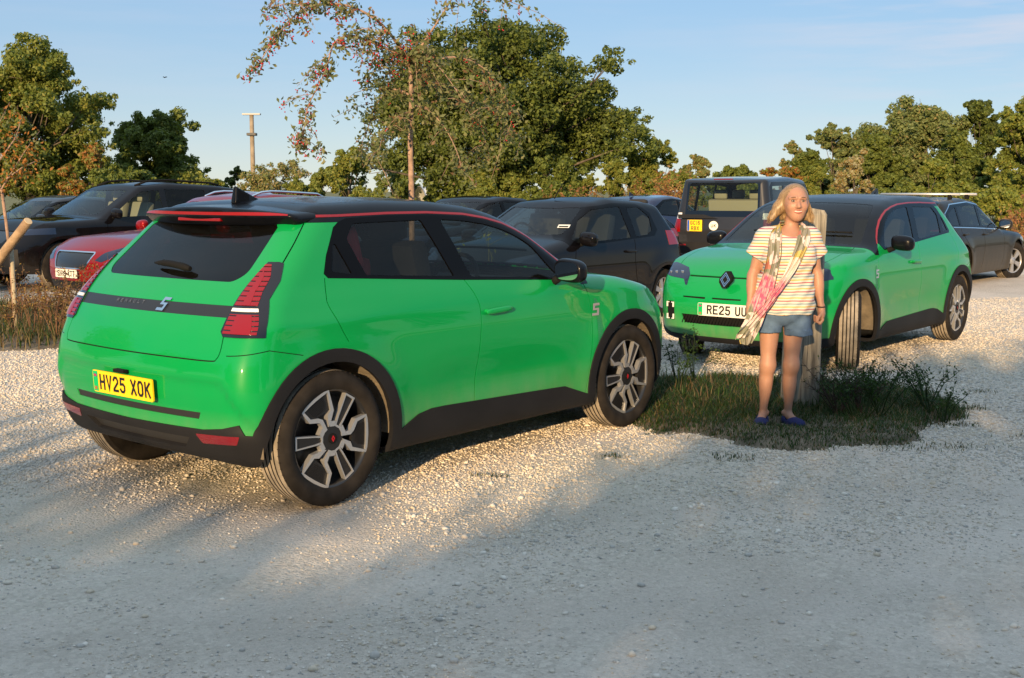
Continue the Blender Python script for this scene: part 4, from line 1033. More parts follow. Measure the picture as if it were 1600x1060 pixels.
mb.poly([tuple(p + t_ * a * .07 + b_ * b * .035) for a, b in ((-1, -1), (1, -1), (1, 1), (-1, 1))]); mb.build('windscreen_sticker', WHITEP, city, fixn=False)
mb = MB(); mb.poly([tuple(p + n_ * .002 + t_ * a * .055 + b_ * b * .022) for a, b in ((-1, -1), (1, -1), (1, .2), (-1, .2))]); mb.build('windscreen_sticker', MATTEB, city, fixn=False)
mb = MB(); mb.tube([(1.22, .0, 1.44), (1.05, .0, 1.62)], [.009, .004], 6); mb.build('aerial', MATTEB, city)
# black off-roader with a long roof
f_suv = gform(2.87, .88, .95, 1.68, 1.93, 2.30, 1.42, -.1, [(0, -.75), (.4, -.92), (.8, -.95), (1.05, -.88), (1.55, -.62), (1.8, -.5)], hood=(.98, 1.13), belt=1.09, wr=.37, tumble=.16, bottom=.26, crown=.05, kr=(.08, .1, .2))
generic_car('black_offroader', 'large black off-roader with black roof rails, behind the red car', f_suv, BLK, (-5.8, 21.05), YW,
    [(-.55, 1.16), (.5, 1.12), (2.0, 1.07), (2.22, 1.08), (1.75, 1.36), (1.42, 1.545), (.8, 1.60), (0, 1.58), (-.5, 1.50)],
    [([(1.02, 1.13), (2.02, 1.11), (1.66, 1.35), (1.38, 1.51), (1.04, 1.54)], 'side_window'), ([(.10, 1.15), (.92, 1.13), (.94, 1.55), (.14, 1.54)], 'rear_side_window'), ([(-.45, 1.19), (0, 1.16), (.04, 1.53), (-.38, 1.46)], 'rear_side_window')],
    wr=.37, ro=.95, fo=.88, screen=rounded([(2.26, -.2), (2.24, .3), (2.14, .70), (1.50, .58), (1.58, .2), (1.6, -.2)], .05), belt=1.07,
    cuts=[('headlamp', 'x', rounded([(.56, .84), (.98, .87), (.98, .97), (.56, .92)], .02), lambda c: c.x > 3.0, ['body']), ('grille', 'x', rounded([(-.1, .72), (.50, .74), (.54, .92), (-.1, .93)], .02), lambda c: c.x > 3.2, ['body']),
          ('lower_trim', 'x', rounded([(.60, .36), (.86, .40), (.84, .66), (.66, .62)], .03), lambda c: c.x > 3.2, ['body'])],
    style='nine', mirror_at=(1.98, .90, 1.17), handles=[(1.1, .98), (.1, 1.0)], arch_trim=None, doors=[[(1.0, 1.1), (1.0, .5), (.98, .35)], [(2.1, 1.07), (2.14, .7), (2.1, .35)]], rails=(-.4, 1.35, 1.66, MATTEB), roofcol=BLK, seat=SEATC)
# red estate
f_red = gform(2.73, .86, .95, 1.50, 1.85, 2.05, 1.15, -.3, [(0, -.75), (.4, -.92), (.8, -.95), (.98, -.90), (1.40, -.62), (1.6, -.5)], hood=(.78, 1.0), belt=.95, wr=.325, kr=(.08, .1, .30), fcurve=.24)
generic_car('red_estate_car', 'shiny red estate car with silver roof rails, facing left behind the dry weeds', f_red, REDP, (-3.64, 18.5), YW,
    [(-.6, 1.0), (.5, .97), (1.9, .93), (2.02, .95), (1.6, 1.20), (1.2, 1.36), (.6, 1.42), (-.2, 1.39), (-.5, 1.30)],
    [([(.95, .985), (1.82, .96), (1.52, 1.19), (1.15, 1.33), (.98, 1.36)], 'side_window'), ([(.05, 1.0), (.86, .985), (.89, 1.37), (.1, 1.36)], 'rear_side_window')],
    wr=.325, ro=.95, fo=.86, screen=rounded([(2.0, -.2), (1.98, .3), (1.88, .68), (1.22, .54), (1.30, .2), (1.32, -.2)], .05), belt=.93,
    cuts=[('headlamp', 'x', rounded([(.50, .62), (.62, .60), (.95, .74), (.95, .84), (.80, .80), (.60, .72)], .015), lambda c: c.x > 2.7, ['body']),
          ('grille_trim', 'x', rounded([(-.1, .50), (.36, .50), (.46, .70), (.44, .73), (-.1, .735)], .02), lambda c: c.x > 3.0, ['body']), ('grille', 'x', rounded([(-.1, .515), (.35, .515), (.435, .70), (.43, .715), (-.1, .72)], .02), lambda c: c.x > 3.0, ['body', 'grille_trim']),
          ('lower_trim', 'x', rounded([(-.1, .24), (.70, .24), (.75, .34), (-.1, .34)], .02), lambda c: c.x > 3.0, ['body'])],
    style='five', mirror_at=(1.78, .86, 1.02), handles=[(1.0, .86), (.1, .88)], doors=[[(.92, .97), (.95, .6), (.9, .3)], [(1.95, .93), (2.0, .6), (1.95, .3)]], plate=((3.615, 0, .44), 0, 1, 'SN19 XTT', WHITEP, False), rails=(-.5, .95, 1.48, CHROME))
# tall grey off-roader seen from behind
f_box = gform(2.885, .85, 1.08, 1.80, 1.92, 2.25, 1.62, -.7, [(0, -.85), (.45, -1.02), (.8, -1.04), (1.05, -1.00), (1.75, -.90), (2.2, -.85)], hood=(1.0, 1.12), belt=1.08, wr=.38, tumble=.11, bottom=.3, crown=.03, kr=(.06, .06, .12), flare=.012)
bx = generic_car('grey_offroader', 'tall boxy dark grey off-roader seen from behind with yellow plate GC16 RBX', f_box, DGREY, (4.25, 22.3), 1.06,
    [(-.80, 1.10), (.3, 1.10), (1.95, 1.06), (2.15, 1.10), (1.72, 1.64), (.6, 1.70), (-.62, 1.68), (-.74, 1.60)],
    [([(1.05, 1.13), (1.98, 1.11), (1.62, 1.60), (1.05, 1.64)], 'side_window'), ([(.12, 1.14), (.95, 1.13), (.95, 1.64), (.12, 1.63)], 'side_window'), ([(-.70, 1.14), (.0, 1.14), (.0, 1.62), (-.60, 1.61)], 'side_window')],
    wr=.38, ro=1.08, fo=.85, screen=rounded([(2.2, -.2), (2.1, .7), (1.65, .62), (1.7, -.2)], .05), rearwin=rounded([(-.2, 1.17), (.66, 1.17), (.64, 1.64), (.60, 1.665), (-.2, 1.67)], [0, .05, .03, .03, 0]), belt=1.06,
    cuts=[('upper_panel', 'x', [(-.1, 1.06), (.70, 1.06), (.68, 1.69), (-.1, 1.70)], lambda c: c.x < -.6, ['body']), ('light_panel', 'x', [(.76, 1.02), (.90, 1.02), (.90, 1.13), (.76, 1.13)], lambda c: c.x < -.6, ['body']),
          ('tail_lamp', 'x', [(.78, .78), (.92, .78), (.92, 1.02), (.78, 1.02)], lambda c: c.x < -.6, ['body']), ('bumper', 'x', [(-.1, .0), (1.1, .0), (1.1, .60), (-.1, .60)], lambda c: c.x < -.7, ['body']),
          ('tail_lamp', 'x', [(.66, .53), (.80, .53), (.80, .56), (.66, .56)], lambda c: c.x < -.7, ['bumper'])],
    style='five', mirror_at=(1.95, .92, 1.2), handles=[(1.1, 1.0), (.1, 1.0)], arch_trim=True, seat=SEATC, rear_glass=GLASS, dims=(1.2, .1, 1.12, .78, 2.0), doors=[[(1.0, 1.1), (1.0, .5)], [(.05, 1.1), (.05, .6)]],
    plate=((-1.045, .48, .90), 0, -1, None, YELP, mat('band_blue', (.02, .08, .4), .4), ('GC16', 'RBX'), .285, .205))
mb = MB(); mb.prism([(-1.035, .12 + c_[0], .90 + c_[1]) for c_ in circle2(0, 0, .085, 24)], (-.006, 0, 0)); ok = mb.build('country_badge', WHITEP, bx)
mb = MB(); lettering(mb, 'UK', 0, 0, .060, .042, .014, .010, lambda u, v, d: (-1.043 - d, .12 - u, .90 + v)); mb.build('lettering', INKM, ok, fixn=False)
mb = MB(); mb.box((-.90, 0, 1.735), (.02, .36, .02), None, .004); mb.build('brake_light', REDD, bx)
mb = MB(); mb.prism([(-1.03, .05, 1.03), (-1.03, .80, 1.03), (-1.03, .80, 1.10), (-1.03, .30, 1.10)], (-.02, 0, 0)); mb.build('tailgate_step', DGREY, bx)
# grey estate at the right with roof bars
f_est = gform(2.70, .85, 1.0, 1.46, 1.80, 2.05, 1.15, -.3, [(0, -.80), (.4, -.97), (.8, -1.0), (1.0, -.92), (1.38, -.55), (1.6, -.4)], hood=(.72, .95), belt=.93, wr=.33, kr=(.10, .12, .25), tumble=.17)
est = generic_car('grey_estate_car', 'metallic grey estate car with silver roof bars at the right edge', f_est, GREYP, (6.50, 19.40), YA,
    [(-.55, 1.0), (.5, .97), (1.9, .91), (2.0, .93), (1.6, 1.17), (1.2, 1.31), (.6, 1.37), (-.2, 1.335), (-.5, 1.20)],
    [([(.98, .985), (1.82, .94), (1.52, 1.165), (1.15, 1.29), (1.0, 1.315)], 'side_window'), ([(.05, 1.005), (.88, .985), (.91, 1.325), (.06, 1.305)], 'rear_side_window'), ([(-.44, 1.03), (-.03, 1.01), (-.02, 1.295), (-.38, 1.20)], 'rear_side_window')],
    wr=.33, ro=1.0, fo=.85, screen=rounded([(2.0, -.2), (1.98, .3), (1.88, .66), (1.22, .54), (1.30, .2), (1.32, -.2)], .05), belt=.93,
    cuts=[('headlamp', 'x', rounded([(.5, .60), (.9, .62), (.9, .76), (.55, .70)], .03), lambda c: c.x > 2.7, ['body']), ('tail_lamp', 'x', rounded([(.6, .80), (.95, .80), (.95, .98), (.64, .95)], .02), lambda c: c.x < -.4, ['body']),
          ('chrome_trim', 'y', strip([(-.55, .995), (.5, .962), (1.9, .905)], .014), lambda c: c.y > .4, ['body', 'window_trim']), ('chrome_trim', 'y', strip([(-.56, 1.0), (-.52, 1.20), (-.2, 1.342), (.6, 1.377), (1.2, 1.317), (1.6, 1.177), (2.0, .935)], .014), lambda c: c.y > .4, ['body', 'window_trim'])],
    style='five', mirror_at=(1.80, .84, 1.0), handles=[(1.02, .85), (.10, .87)], steer=R(-22), doors=[[(.94, .97), (.97, .6), (.9, .3)], [(1.93, .91), (1.98, .6), (1.93, .3)], [(-.02, .99), (0, .85), (.3, .6)]], zo=-.03)
for x_ in (.35, 1.15):
    mb = MB(); mb.tube([(x_, -.66, 1.50), (x_, .66, 1.50)], .020, 8); bar = mb.build('roof_bar', mat('bar_alloy', (.6, .6, .6), .4, metal=.6), est)
    mb = MB()
    for s_ in (1, -1): mb.box((x_, s_ * .50, 1.455), (.07, .06, .075), None, .01)
    mb.build('bar_foot', MATTEB, bar)
# dark cars behind, mostly hidden
f_sal = gform(2.75, .85, 1.0, 1.44, 1.84, 2.05, 1.20, 0, [(0, -.80), (.4, -.97), (.8, -1.0), (.98, -.92), (1.15, -.55), (1.38, .0), (1.6, .4)], hood=(.74, .95), belt=.93, wr=.33, kr=(.10, .12, .25))
SAL = dict(wr=.33, ro=1.0, fo=.85, screen=rounded([(2.0, -.2), (1.98, .3), (1.88, .66), (1.26, .54), (1.34, .2), (1.36, -.2)], .05), belt=.93, style='five', mirror_at=(1.78, .86, .99),
    cuts=[('headlamp', 'x', rounded([(.5, .60), (.9, .62), (.9, .76), (.55, .70)], .03), lambda c: c.x > 2.7, ['body']), ('tail_lamp', 'x', rounded([(.6, .78), (.95, .78), (.95, .92), (.64, .90)], .02), lambda c: c.x < -.4, ['body'])])
SD = [(-.25, 1.02), (.5, .97), (1.9, .91), (2.0, .93), (1.6, 1.17), (1.25, 1.30), (.7, 1.355), (.3, 1.33), (-.1, 1.18)]
SG = [([(.92, .985), (1.82, .94), (1.55, 1.15), (1.22, 1.275), (.95, 1.315)], 'side_window'), ([(-.02, 1.03), (.82, .985), (.85, 1.315), (.35, 1.295), (.06, 1.16)], 'rear_side_window')]
navy = generic_car('navy_saloon', 'navy blue car with a shark fin aerial, left of the tall grey off-roader', f_sal, NAVY, (2.55, 26.2), YA, SD, SG, **SAL)
mb = MB(); mb.prism([(.05, -.012, 1.40), (.22, -.012, 1.43), (.06, -.012, 1.50)], (0, .024, 0)); mb.build('aerial', NAVY, navy)
for (nm, lb, loc, yw, pt) in (('dark_saloon', 'black saloon, only its roof and windscreen showing above the small black hatchback', (1.55, 19.6), YW, BLK),
                              ('dark_saloon', 'black saloon whose roof just shows above the near green car, right of the berry tree', (-.2, 23.6), YW, BLK),
                              ('grey_saloon', 'dark grey saloon at the left edge behind the black off-roader', (-8.9, 25.4), YW, DGREY)):
    c_ = copy_tree(navy) if 0 else None
    o = generic_car(nm, lb, f_sal, pt, loc, yw, SD, SG, **SAL)
# ---------------------------------------------------------------- ground
def noise2(x, y, seed=0, octs=4, base=1.0):
    r_ = np.random.default_rng(seed); v = np.zeros_like(x, dtype=float); amp = 1; tot = 0
    for o in range(octs):
        G = r_.random((64, 64)); fx = x * base * 2 ** o + 100; fy = y * base * 2 ** o + 100; ix, iy = np.floor(fx).astype(int), np.floor(fy).astype(int); tx, ty = fx - ix, fy - iy
        tx = tx * tx * (3 - 2 * tx); ty = ty * ty * (3 - 2 * ty); g = lambda a, b: G[a % 64, b % 64]
        v += amp * ((g(ix, iy) * (1 - tx) + g(ix + 1, iy) * tx) * (1 - ty) + (g(ix, iy + 1) * (1 - tx) + g(ix + 1, iy + 1) * tx) * ty); tot += amp; amp *= .5
    return v / tot
def ground_z(x, y): return .035 * (noise2(x, y, 3, 3, .35) - .5) + .012 * (noise2(x, y, 5, 3, 2.2) - .5) - .004
def patch_mask(x, y):
    """1 on the weedy island under the post and along the verge behind the near car"""
    d1 = ((x - 1.78) / 1.38) ** 2 + ((y - 8.35) / 1.22) ** 2
    n = noise2(x, y, 9, 5, 1.7)
    m1 = 1 / (1 + np.exp((d1 - .80 - 1.9 * (n - .5)) / .12))
    P = [(-13, 16.2), (-7.6, 14.2), (-4.6, 12.8), (-2, 11.6), (0.3, 9.6), (1.6, 8.5)]; dd = np.full(x.shape, 99.)
    for a, b in zip(P, P[1:]):
        ax, ay = a; bx_, by = b; t = np.clip(((x - ax) * (bx_ - ax) + (y - ay) * (by - ay)) / ((bx_ - ax) ** 2 + (by - ay) ** 2), 0, 1)
        wd = np.interp(ax + t * (bx_ - ax), [-13, -4.6, -2, .3, 1.6], [1.9, 1.25, .7, .5, .6])
        dd = np.minimum(dd, np.hypot(x - ax - t * (bx_ - ax), y - ay - t * (by - ay)) / wd)
    m2 = 1 / (1 + np.exp((dd - 1 - .7 * (n - .5)) / .07))
    return np.maximum(m1, m2)
def soil_z(x, y): return ground_z(x, y) - .02 + (.035 + .05 * noise2(x, y, 21, 3, 1.5)) * patch_mask(x, y)
def surf_z(x, y): return np.maximum(ground_z(x, y), soil_z(x, y))
def gravel_material():
    m = bpy.data.materials.new('limestone_gravel'); m.use_nodes = True; t = m.node_tree; b = t.nodes['Principled BSDF']; N = t.nodes.new; K = t.links.new
    b.inputs['Roughness'].default_value = .92; b.inputs['Specular IOR Level'].default_value = .25
    tcn = N('ShaderNodeTexCoord'); O = tcn.outputs['Object']
    def noise(s, d=5, r=.55):
        n = N('ShaderNodeTexNoise'); n.inputs['Scale'].default_value = s; n.inputs['Detail'].default_value = d; n.inputs['Roughness'].default_value = r; K(O, n.inputs['Vector']); return n.outputs['Fac']
    def ramp(f, a, b_, c0, c1):
        r = N('ShaderNodeValToRGB'); r.color_ramp.elements[0].position = a; r.color_ramp.elements[1].position = b_; r.color_ramp.elements[0].color = (*c0, 1); r.color_ramp.elements[1].color = (*c1, 1); K(f, r.inputs[0]); return r.outputs[0]
    def mixc(f, a, b_, mode='MIX'):
        x = N('ShaderNodeMix'); x.data_type = 'RGBA'; x.blend_type = mode
        if isinstance(f, float): x.inputs[0].default_value = f
        else: K(f, x.inputs[0])
        K(a, x.inputs[6]); K(b_, x.inputs[7]); return x.outputs[2]
    fine = ramp(noise(55, 4, .7), .3, .7, (.44, .38, .315), (.80, .705, .60))
    broad = ramp(noise(.8, 7, .62), .36, .60, (.49, .42, .345), (.74, .65, .565))
    v = N('ShaderNodeTexVoronoi'); v.inputs['Scale'].default_value = 48; K(O, v.inputs['Vector'])
    stone = ramp(v.outputs['Color'], 0, 1, (.38, .33, .27), (.80, .72, .61))
    c = mixc(.5, fine, broad); 
    pm = ramp(noise(1.7, 5), .47, .56, (0, 0, 0), (1, 1, 1))
    c = mixc(pm, c, mixc(.5, c, stone))
    # two faint ruts worn by cars turning through the foreground
    sp = N('ShaderNodeSeparateXYZ'); K(O, sp.inputs[0]); wv = N('ShaderNodeMath'); wv.operation = 'MULTIPLY_ADD'; wv.inputs[1].default_value = -.16; K(sp.outputs[0], wv.inputs[0]); K(sp.outputs[1], wv.inputs[2])
    wn = N('ShaderNodeMath'); wn.operation = 'MULTIPLY_ADD'; wn.inputs[1].default_value = .5; K(noise(.5, 2), wn.inputs[0]); K(wv.outputs[0], wn.inputs[2])
    rut = None
    for yy in (4.35, 5.75):
        d_ = N('ShaderNodeMath'); d_.operation = 'SUBTRACT'; d_.inputs[1].default_value = yy; K(wn.outputs[0], d_.inputs[0]); a_ = N('ShaderNodeMath'); a_.operation = 'ABSOLUTE'; K(d_.outputs[0], a_.inputs[0])
        mr = N('ShaderNodeMapRange'); mr.inputs[1].default_value = .10; mr.inputs[2].default_value = .32; mr.inputs[3].default_value = .28; mr.inputs[4].default_value = 0; K(a_.outputs[0], mr.inputs[0])
        col = N('ShaderNodeRGB'); col.outputs[0].default_value = (.48, .42, .36, 1); c = mixc(mr.outputs[0], c, col.outputs[0])
    K(c, b.inputs['Base Color'])
    v2 = N('ShaderNodeTexVoronoi'); v2.inputs['Scale'].default_value = 70; K(O, v2.inputs['Vector'])
    ad = N('ShaderNodeMath'); ad.operation = 'ADD'; K(noise(26, 8, .75), ad.inputs[0]); m2 = N('ShaderNodeMath'); m2.operation = 'MULTIPLY'; m2.inputs[1].default_value = -.6; K(v2.outputs['Distance'], m2.inputs[0]); K(m2.outputs[0], ad.inputs[1])
    bp = N('ShaderNodeBump'); bp.inputs['Strength'].default_value = .95; bp.inputs['Distance'].default_value = .018; K(ad.outputs[0], bp.inputs['Height']); K(bp.outputs[0], b.inputs['Normal'])
    return m
GRAVEL = gravel_material()
def grid_mesh(xs, ys, zf):
    X, Y = np.meshgrid(xs, ys, indexing='ij'); Z = zf(X, Y); V = np.stack([X, Y, Z], -1).reshape(-1, 3)
    i, j = np.meshgrid(np.arange(len(xs) - 1), np.arange(len(ys) - 1), indexing='ij'); a = (i * len(ys) + j).ravel(); n = len(ys)
    return V, np.stack([a, a + n, a + n + 1, a + 1], 1)
xs = np.concatenate([np.linspace(-60, -9, 18)[:-1], np.linspace(-9, 12, 421), np.linspace(12, 60, 18)[1:]])
ys = np.concatenate([np.linspace(-40, 1, 12)[:-1], np.linspace(1, 16, 330), np.linspace(16, 31, 60)[1:]])
V, F = grid_mesh(xs, ys, ground_z)
tag(mesh_np('gravel_car_park', V, F, None, GRAVEL), kind='structure')
soil = mat('soil', (.10, .08, .055), .95, col2=(.19, .155, .11), vscale=9, bump=.5, bscale=30)
xs = np.linspace(-14, 4.6, 240); ys = np.linspace(6.6, 18.5, 200)
V, F = grid_mesh(xs, ys, soil_z)
tag(mesh_np('verge_soil', V, F, None, soil), kind='structure')
# farmland beyond the car park, out to the horizon
def fieldz(X, Y): return -.03 + .25 * noise2(X, Y, 12, 2, .02) * np.clip((Y - 34) / 60, 0, 1)
xs = np.linspace(-900, 900, 40); ys = np.concatenate([np.linspace(-900, 30, 10), np.linspace(31, 200, 30), np.linspace(230, 1500, 12)])
V, F = grid_mesh(xs, ys, lambda X, Y: fieldz(X, Y) - .12 * (Y < 31.5))
tag(mesh_np('grass_field', V, F, None, mat('field_grass', (.10, .12, .035), .95, col2=(.20, .17, .07), vscale=.35, bump=.6, bscale=3)), kind='structure')

# loose stones
def ico():
    bm = bmesh.new(); bmesh.ops.create_icosphere(bm, subdivisions=1, radius=1); v = np.array([x.co[:] for x in bm.verts]); f = np.array([[x.index for x in q.verts] for q in bm.faces]); bm.free(); return v, f
IV0, IF0 = ico(); IV, IF = IV0, IF0
OV = np.array([(1, 0, 0), (-1, 0, 0), (0, 1, 0), (0, -1, 0), (0, 0, 1), (0, 0, -1)], float); OF = np.array([(0, 2, 4), (2, 1, 4), (1, 3, 4), (3, 0, 4), (2, 0, 5), (1, 2, 5), (3, 1, 5), (0, 3, 5)])
def scatter_stones(name, x, y, size, seed, mats, squash=.6, lift=.25, tiny=False):
    IV, IF = (OV, OF) if tiny else (IV0, IF0)
    n = len(x); r_ = np.random.default_rng(seed)
    P = IV[None] * (1 + .38 * (r_.random((n, len(IV), 1)) - .5)) ; sc = size[:, None, None] * np.stack([np.ones(n), .6 + .4 * r_.random(n), squash * (.6 + .6 * r_.random(n))], -1)[:, None, :]
    P = P * sc; a = r_.random(n) * 6.28; b = (r_.random(n) - .5) * .9; ca, sa, cb, sb = np.cos(a), np.sin(a), np.cos(b), np.sin(b)
    X = P[..., 0] * cb[:, None] - P[..., 2] * sb[:, None]; Z = P[..., 0] * sb[:, None] + P[..., 2] * cb[:, None]; Y = P[..., 1]
    P = np.stack([X * ca[:, None] - Y * sa[:, None], X * sa[:, None] + Y * ca[:, None], Z], -1)
    P[..., 0] += x[:, None]; P[..., 1] += y[:, None]; P[..., 2] += (ground_z(x, y) + size * squash * lift)[:, None]
    F = (IF[None] + (np.arange(n) * len(IV))[:, None, None]).reshape(-1, 3); mi = np.repeat(r_.integers(0, len(mats), n), len(IF))
    return tag(mesh_np(name, P.reshape(-1, 3), F, None, mats=mats, midx=mi, smooth=False), kind='stuff')
STN = [mat('stone_pale', (.60, .53, .44), .9, var=.12, vscale=20), mat('stone_buff', (.56, .47, .36), .9, var=.12, vscale=20), mat('stone_grey', (.44, .41, .37), .9, var=.12, vscale=20), mat('stone_white', (.68, .62, .54), .9, var=.08, vscale=20)]
def accept(n, seed, y0=3.0, y1=17):
    r_ = np.random.default_rng(seed); t = r_.random(n); y = y0 * (y1 / y0) ** (t ** .9); x = (r_.random(n) - .5) * (y * .96 + .8)
    loose = noise2(x, y, 31, 4, .55); fine = noise2(x, y, 32, 3, 2.0)
    # the beaten track in the foreground is nearly bare; loose stone lies along the cars and at the left
    track = np.exp(-((y - 4.6 - .15 * x) / 1.0) ** 2) * np.clip((x + 1.4) / 1.6, 0, 1)
    p = np.clip(.22 + 1.9 * (loose - .42) + 1.1 * (fine - .5) + .5 * np.clip((y - 5.6) / 1.6, 0, 1) - .5 * track, .05, 1)
    k = (r_.random(n) < p) & (patch_mask(x, y) < .75); return x[k], y[k], r_
x, y, r_ = accept(340000, 41); sz = .004 + .0075 * r_.random(len(x)) ** 1.8
scatter_stones('gravel_chippings', x, y, sz * np.clip(y / 6, .8, 1.4), 42, STN, tiny=True)
x, y, r_ = accept(12000, 43, 3, 13); sz = .008 + .013 * r_.random(len(x)) ** 3
scatter_stones('loose_stones', x, y, sz, 44, STN, lift=.3)

# ---------------------------------------------------------------- foliage
def leaf_cloud(C_, rad, n, size, seed, up=.3, shell=.65, shape='quad', drop=0):
    """n leaves scattered in soft clumps: centres C_, radii rad"""
    r_ = np.random.default_rng(seed); k = r_.choice(len(C_), n, p=(rad ** 2.2) / (rad ** 2.2).sum()); d = r_.normal(size=(n, 3)); d /= np.linalg.norm(d, axis=1, keepdims=True)
    rr = rad[k] * (shell + (1.12 - shell) * r_.random(n) ** .8) * np.where(r_.random(n) < .25, r_.random(n) ** .5, 1); P = C_[k] + d * rr[:, None] * np.array([1, 1, .8]); P[:, 2] -= drop * r_.random(n)
    nrm = d * .7 + r_.normal(size=(n, 3)) * .55 + np.array([0, 0, up]); nrm /= np.linalg.norm(nrm, axis=1, keepdims=True)
    a = np.cross(nrm, r_.normal(size=(n, 3))); a /= np.linalg.norm(a, axis=1, keepdims=True); b = np.cross(nrm, a); s = size * (.6 + .8 * r_.random(n))[:, None]
    if shape == 'quad': Q = np.stack([P - a * s, P - b * s * .55 + nrm * s * .12, P + a * s, P + b * s * .55 + nrm * s * .12], 1)
    else: Q = np.stack([P - a * s, P - b * s * .36 - a * s * .1, P + a * s, P + b * s * .36 - a * s * .1], 1)
    return Q.reshape(-1, 3), k
def leaves_obj(name, Q, mats, seed, parent=None, w=None):
    n = len(Q) // 4; mi = np.random.default_rng(seed).choice(len(mats), n, p=w); return mesh_np(name, Q, np.arange(n * 4).reshape(-1, 4), parent, mats=mats, midx=mi, smooth=False)
def leafmat(name, col, tr=.35):
    if name in MATS: return MATS[name]
    m = bpy.data.materials.new(name); m.use_nodes = True; t = m.node_tree; t.nodes.clear(); N = t.nodes.new
    o = N('ShaderNodeOutputMaterial'); d = N('ShaderNodeBsdfPrincipled'); d.inputs['Base Color'].default_value = (*col, 1); d.inputs['Roughness'].default_value = .55; d.inputs['Specular IOR Level'].default_value = .3
    tl = N('ShaderNodeBsdfTranslucent'); tl.inputs[0].default_value = (col[0] * 1.3, col[1] * 1.3, col[2] * .6, 1); mx_ = N('ShaderNodeMixShader'); mx_.inputs[0].default_value = tr
    t.links.new(d.outputs[0], mx_.inputs[1]); t.links.new(tl.outputs[0], mx_.inputs[2]); t.links.new(mx_.outputs[0], o.inputs[0]); MATS[name] = m; return m
LG = {'dark': [leafmat('leaf_dark', (0.082, 0.114, 0.026)), leafmat('leaf_deep', (0.055, 0.079, 0.021)), leafmat('leaf_mid', (0.149, 0.186, 0.039))],
      'mid': [leafmat('leaf_mid', (0.149, 0.186, 0.039)), leafmat('leaf_olive', (0.161, 0.199, 0.043)), leafmat('leaf_dark', (0.082, 0.114, 0.026))],
      'olive': [leafmat('leaf_olive', (0.161, 0.199, 0.043)), leafmat('leaf_yellow', (0.234, 0.236, 0.047)), leafmat('leaf_mid', (0.104, 0.161, 0.034))],
      'yellow': [leafmat('leaf_yellow', (0.234, 0.236, 0.047)), leafmat('leaf_lime', (0.189, 0.236, 0.047)), leafmat('leaf_olive', (0.161, 0.199, 0.043))],
      'rust': [leafmat('leaf_rust', (0.342, 0.143, 0.034)), leafmat('leaf_tan', (0.314, 0.205, 0.071)), leafmat('leaf_olive', (0.161, 0.199, 0.043))],
      'pale': [leafmat('leaf_pale', (0.376, 0.345, 0.206)), leafmat('leaf_tan', (0.314, 0.205, 0.071)), leafmat('leaf_olive', (0.161, 0.199, 0.043))],
      'silver': [leafmat('leaf_silver', (0.203, 0.236, 0.087)), leafmat('leaf_greygreen', (0.151, 0.190, 0.068)), leafmat('leaf_tan2', (0.314, 0.251, 0.110))]}
BARK = mat('bark_grey_brown', (.10, .08, .06), .9, var=.35, vscale=8, bump=.5, bscale=30)
BARKP = mat('bark_pinkish', (.30, .20, .15), .85, var=.3, vscale=14, bump=.4, bscale=50)
TWIG = mat('twig_pale', (.32, .27, .20), .9, var=.25, vscale=6)
def px2w(px, py, D):
    """a point of the view at depth D"""
    th = R(7.153); u = (px - 800) / 1849; v = -(py - 530) / 1849; dx, dy, dz = u, math.cos(th) + v * math.sin(th), v * math.cos(th) - math.sin(th); k = D / dy
    return Vector((dx * k, D, 1.532 + dz * k))
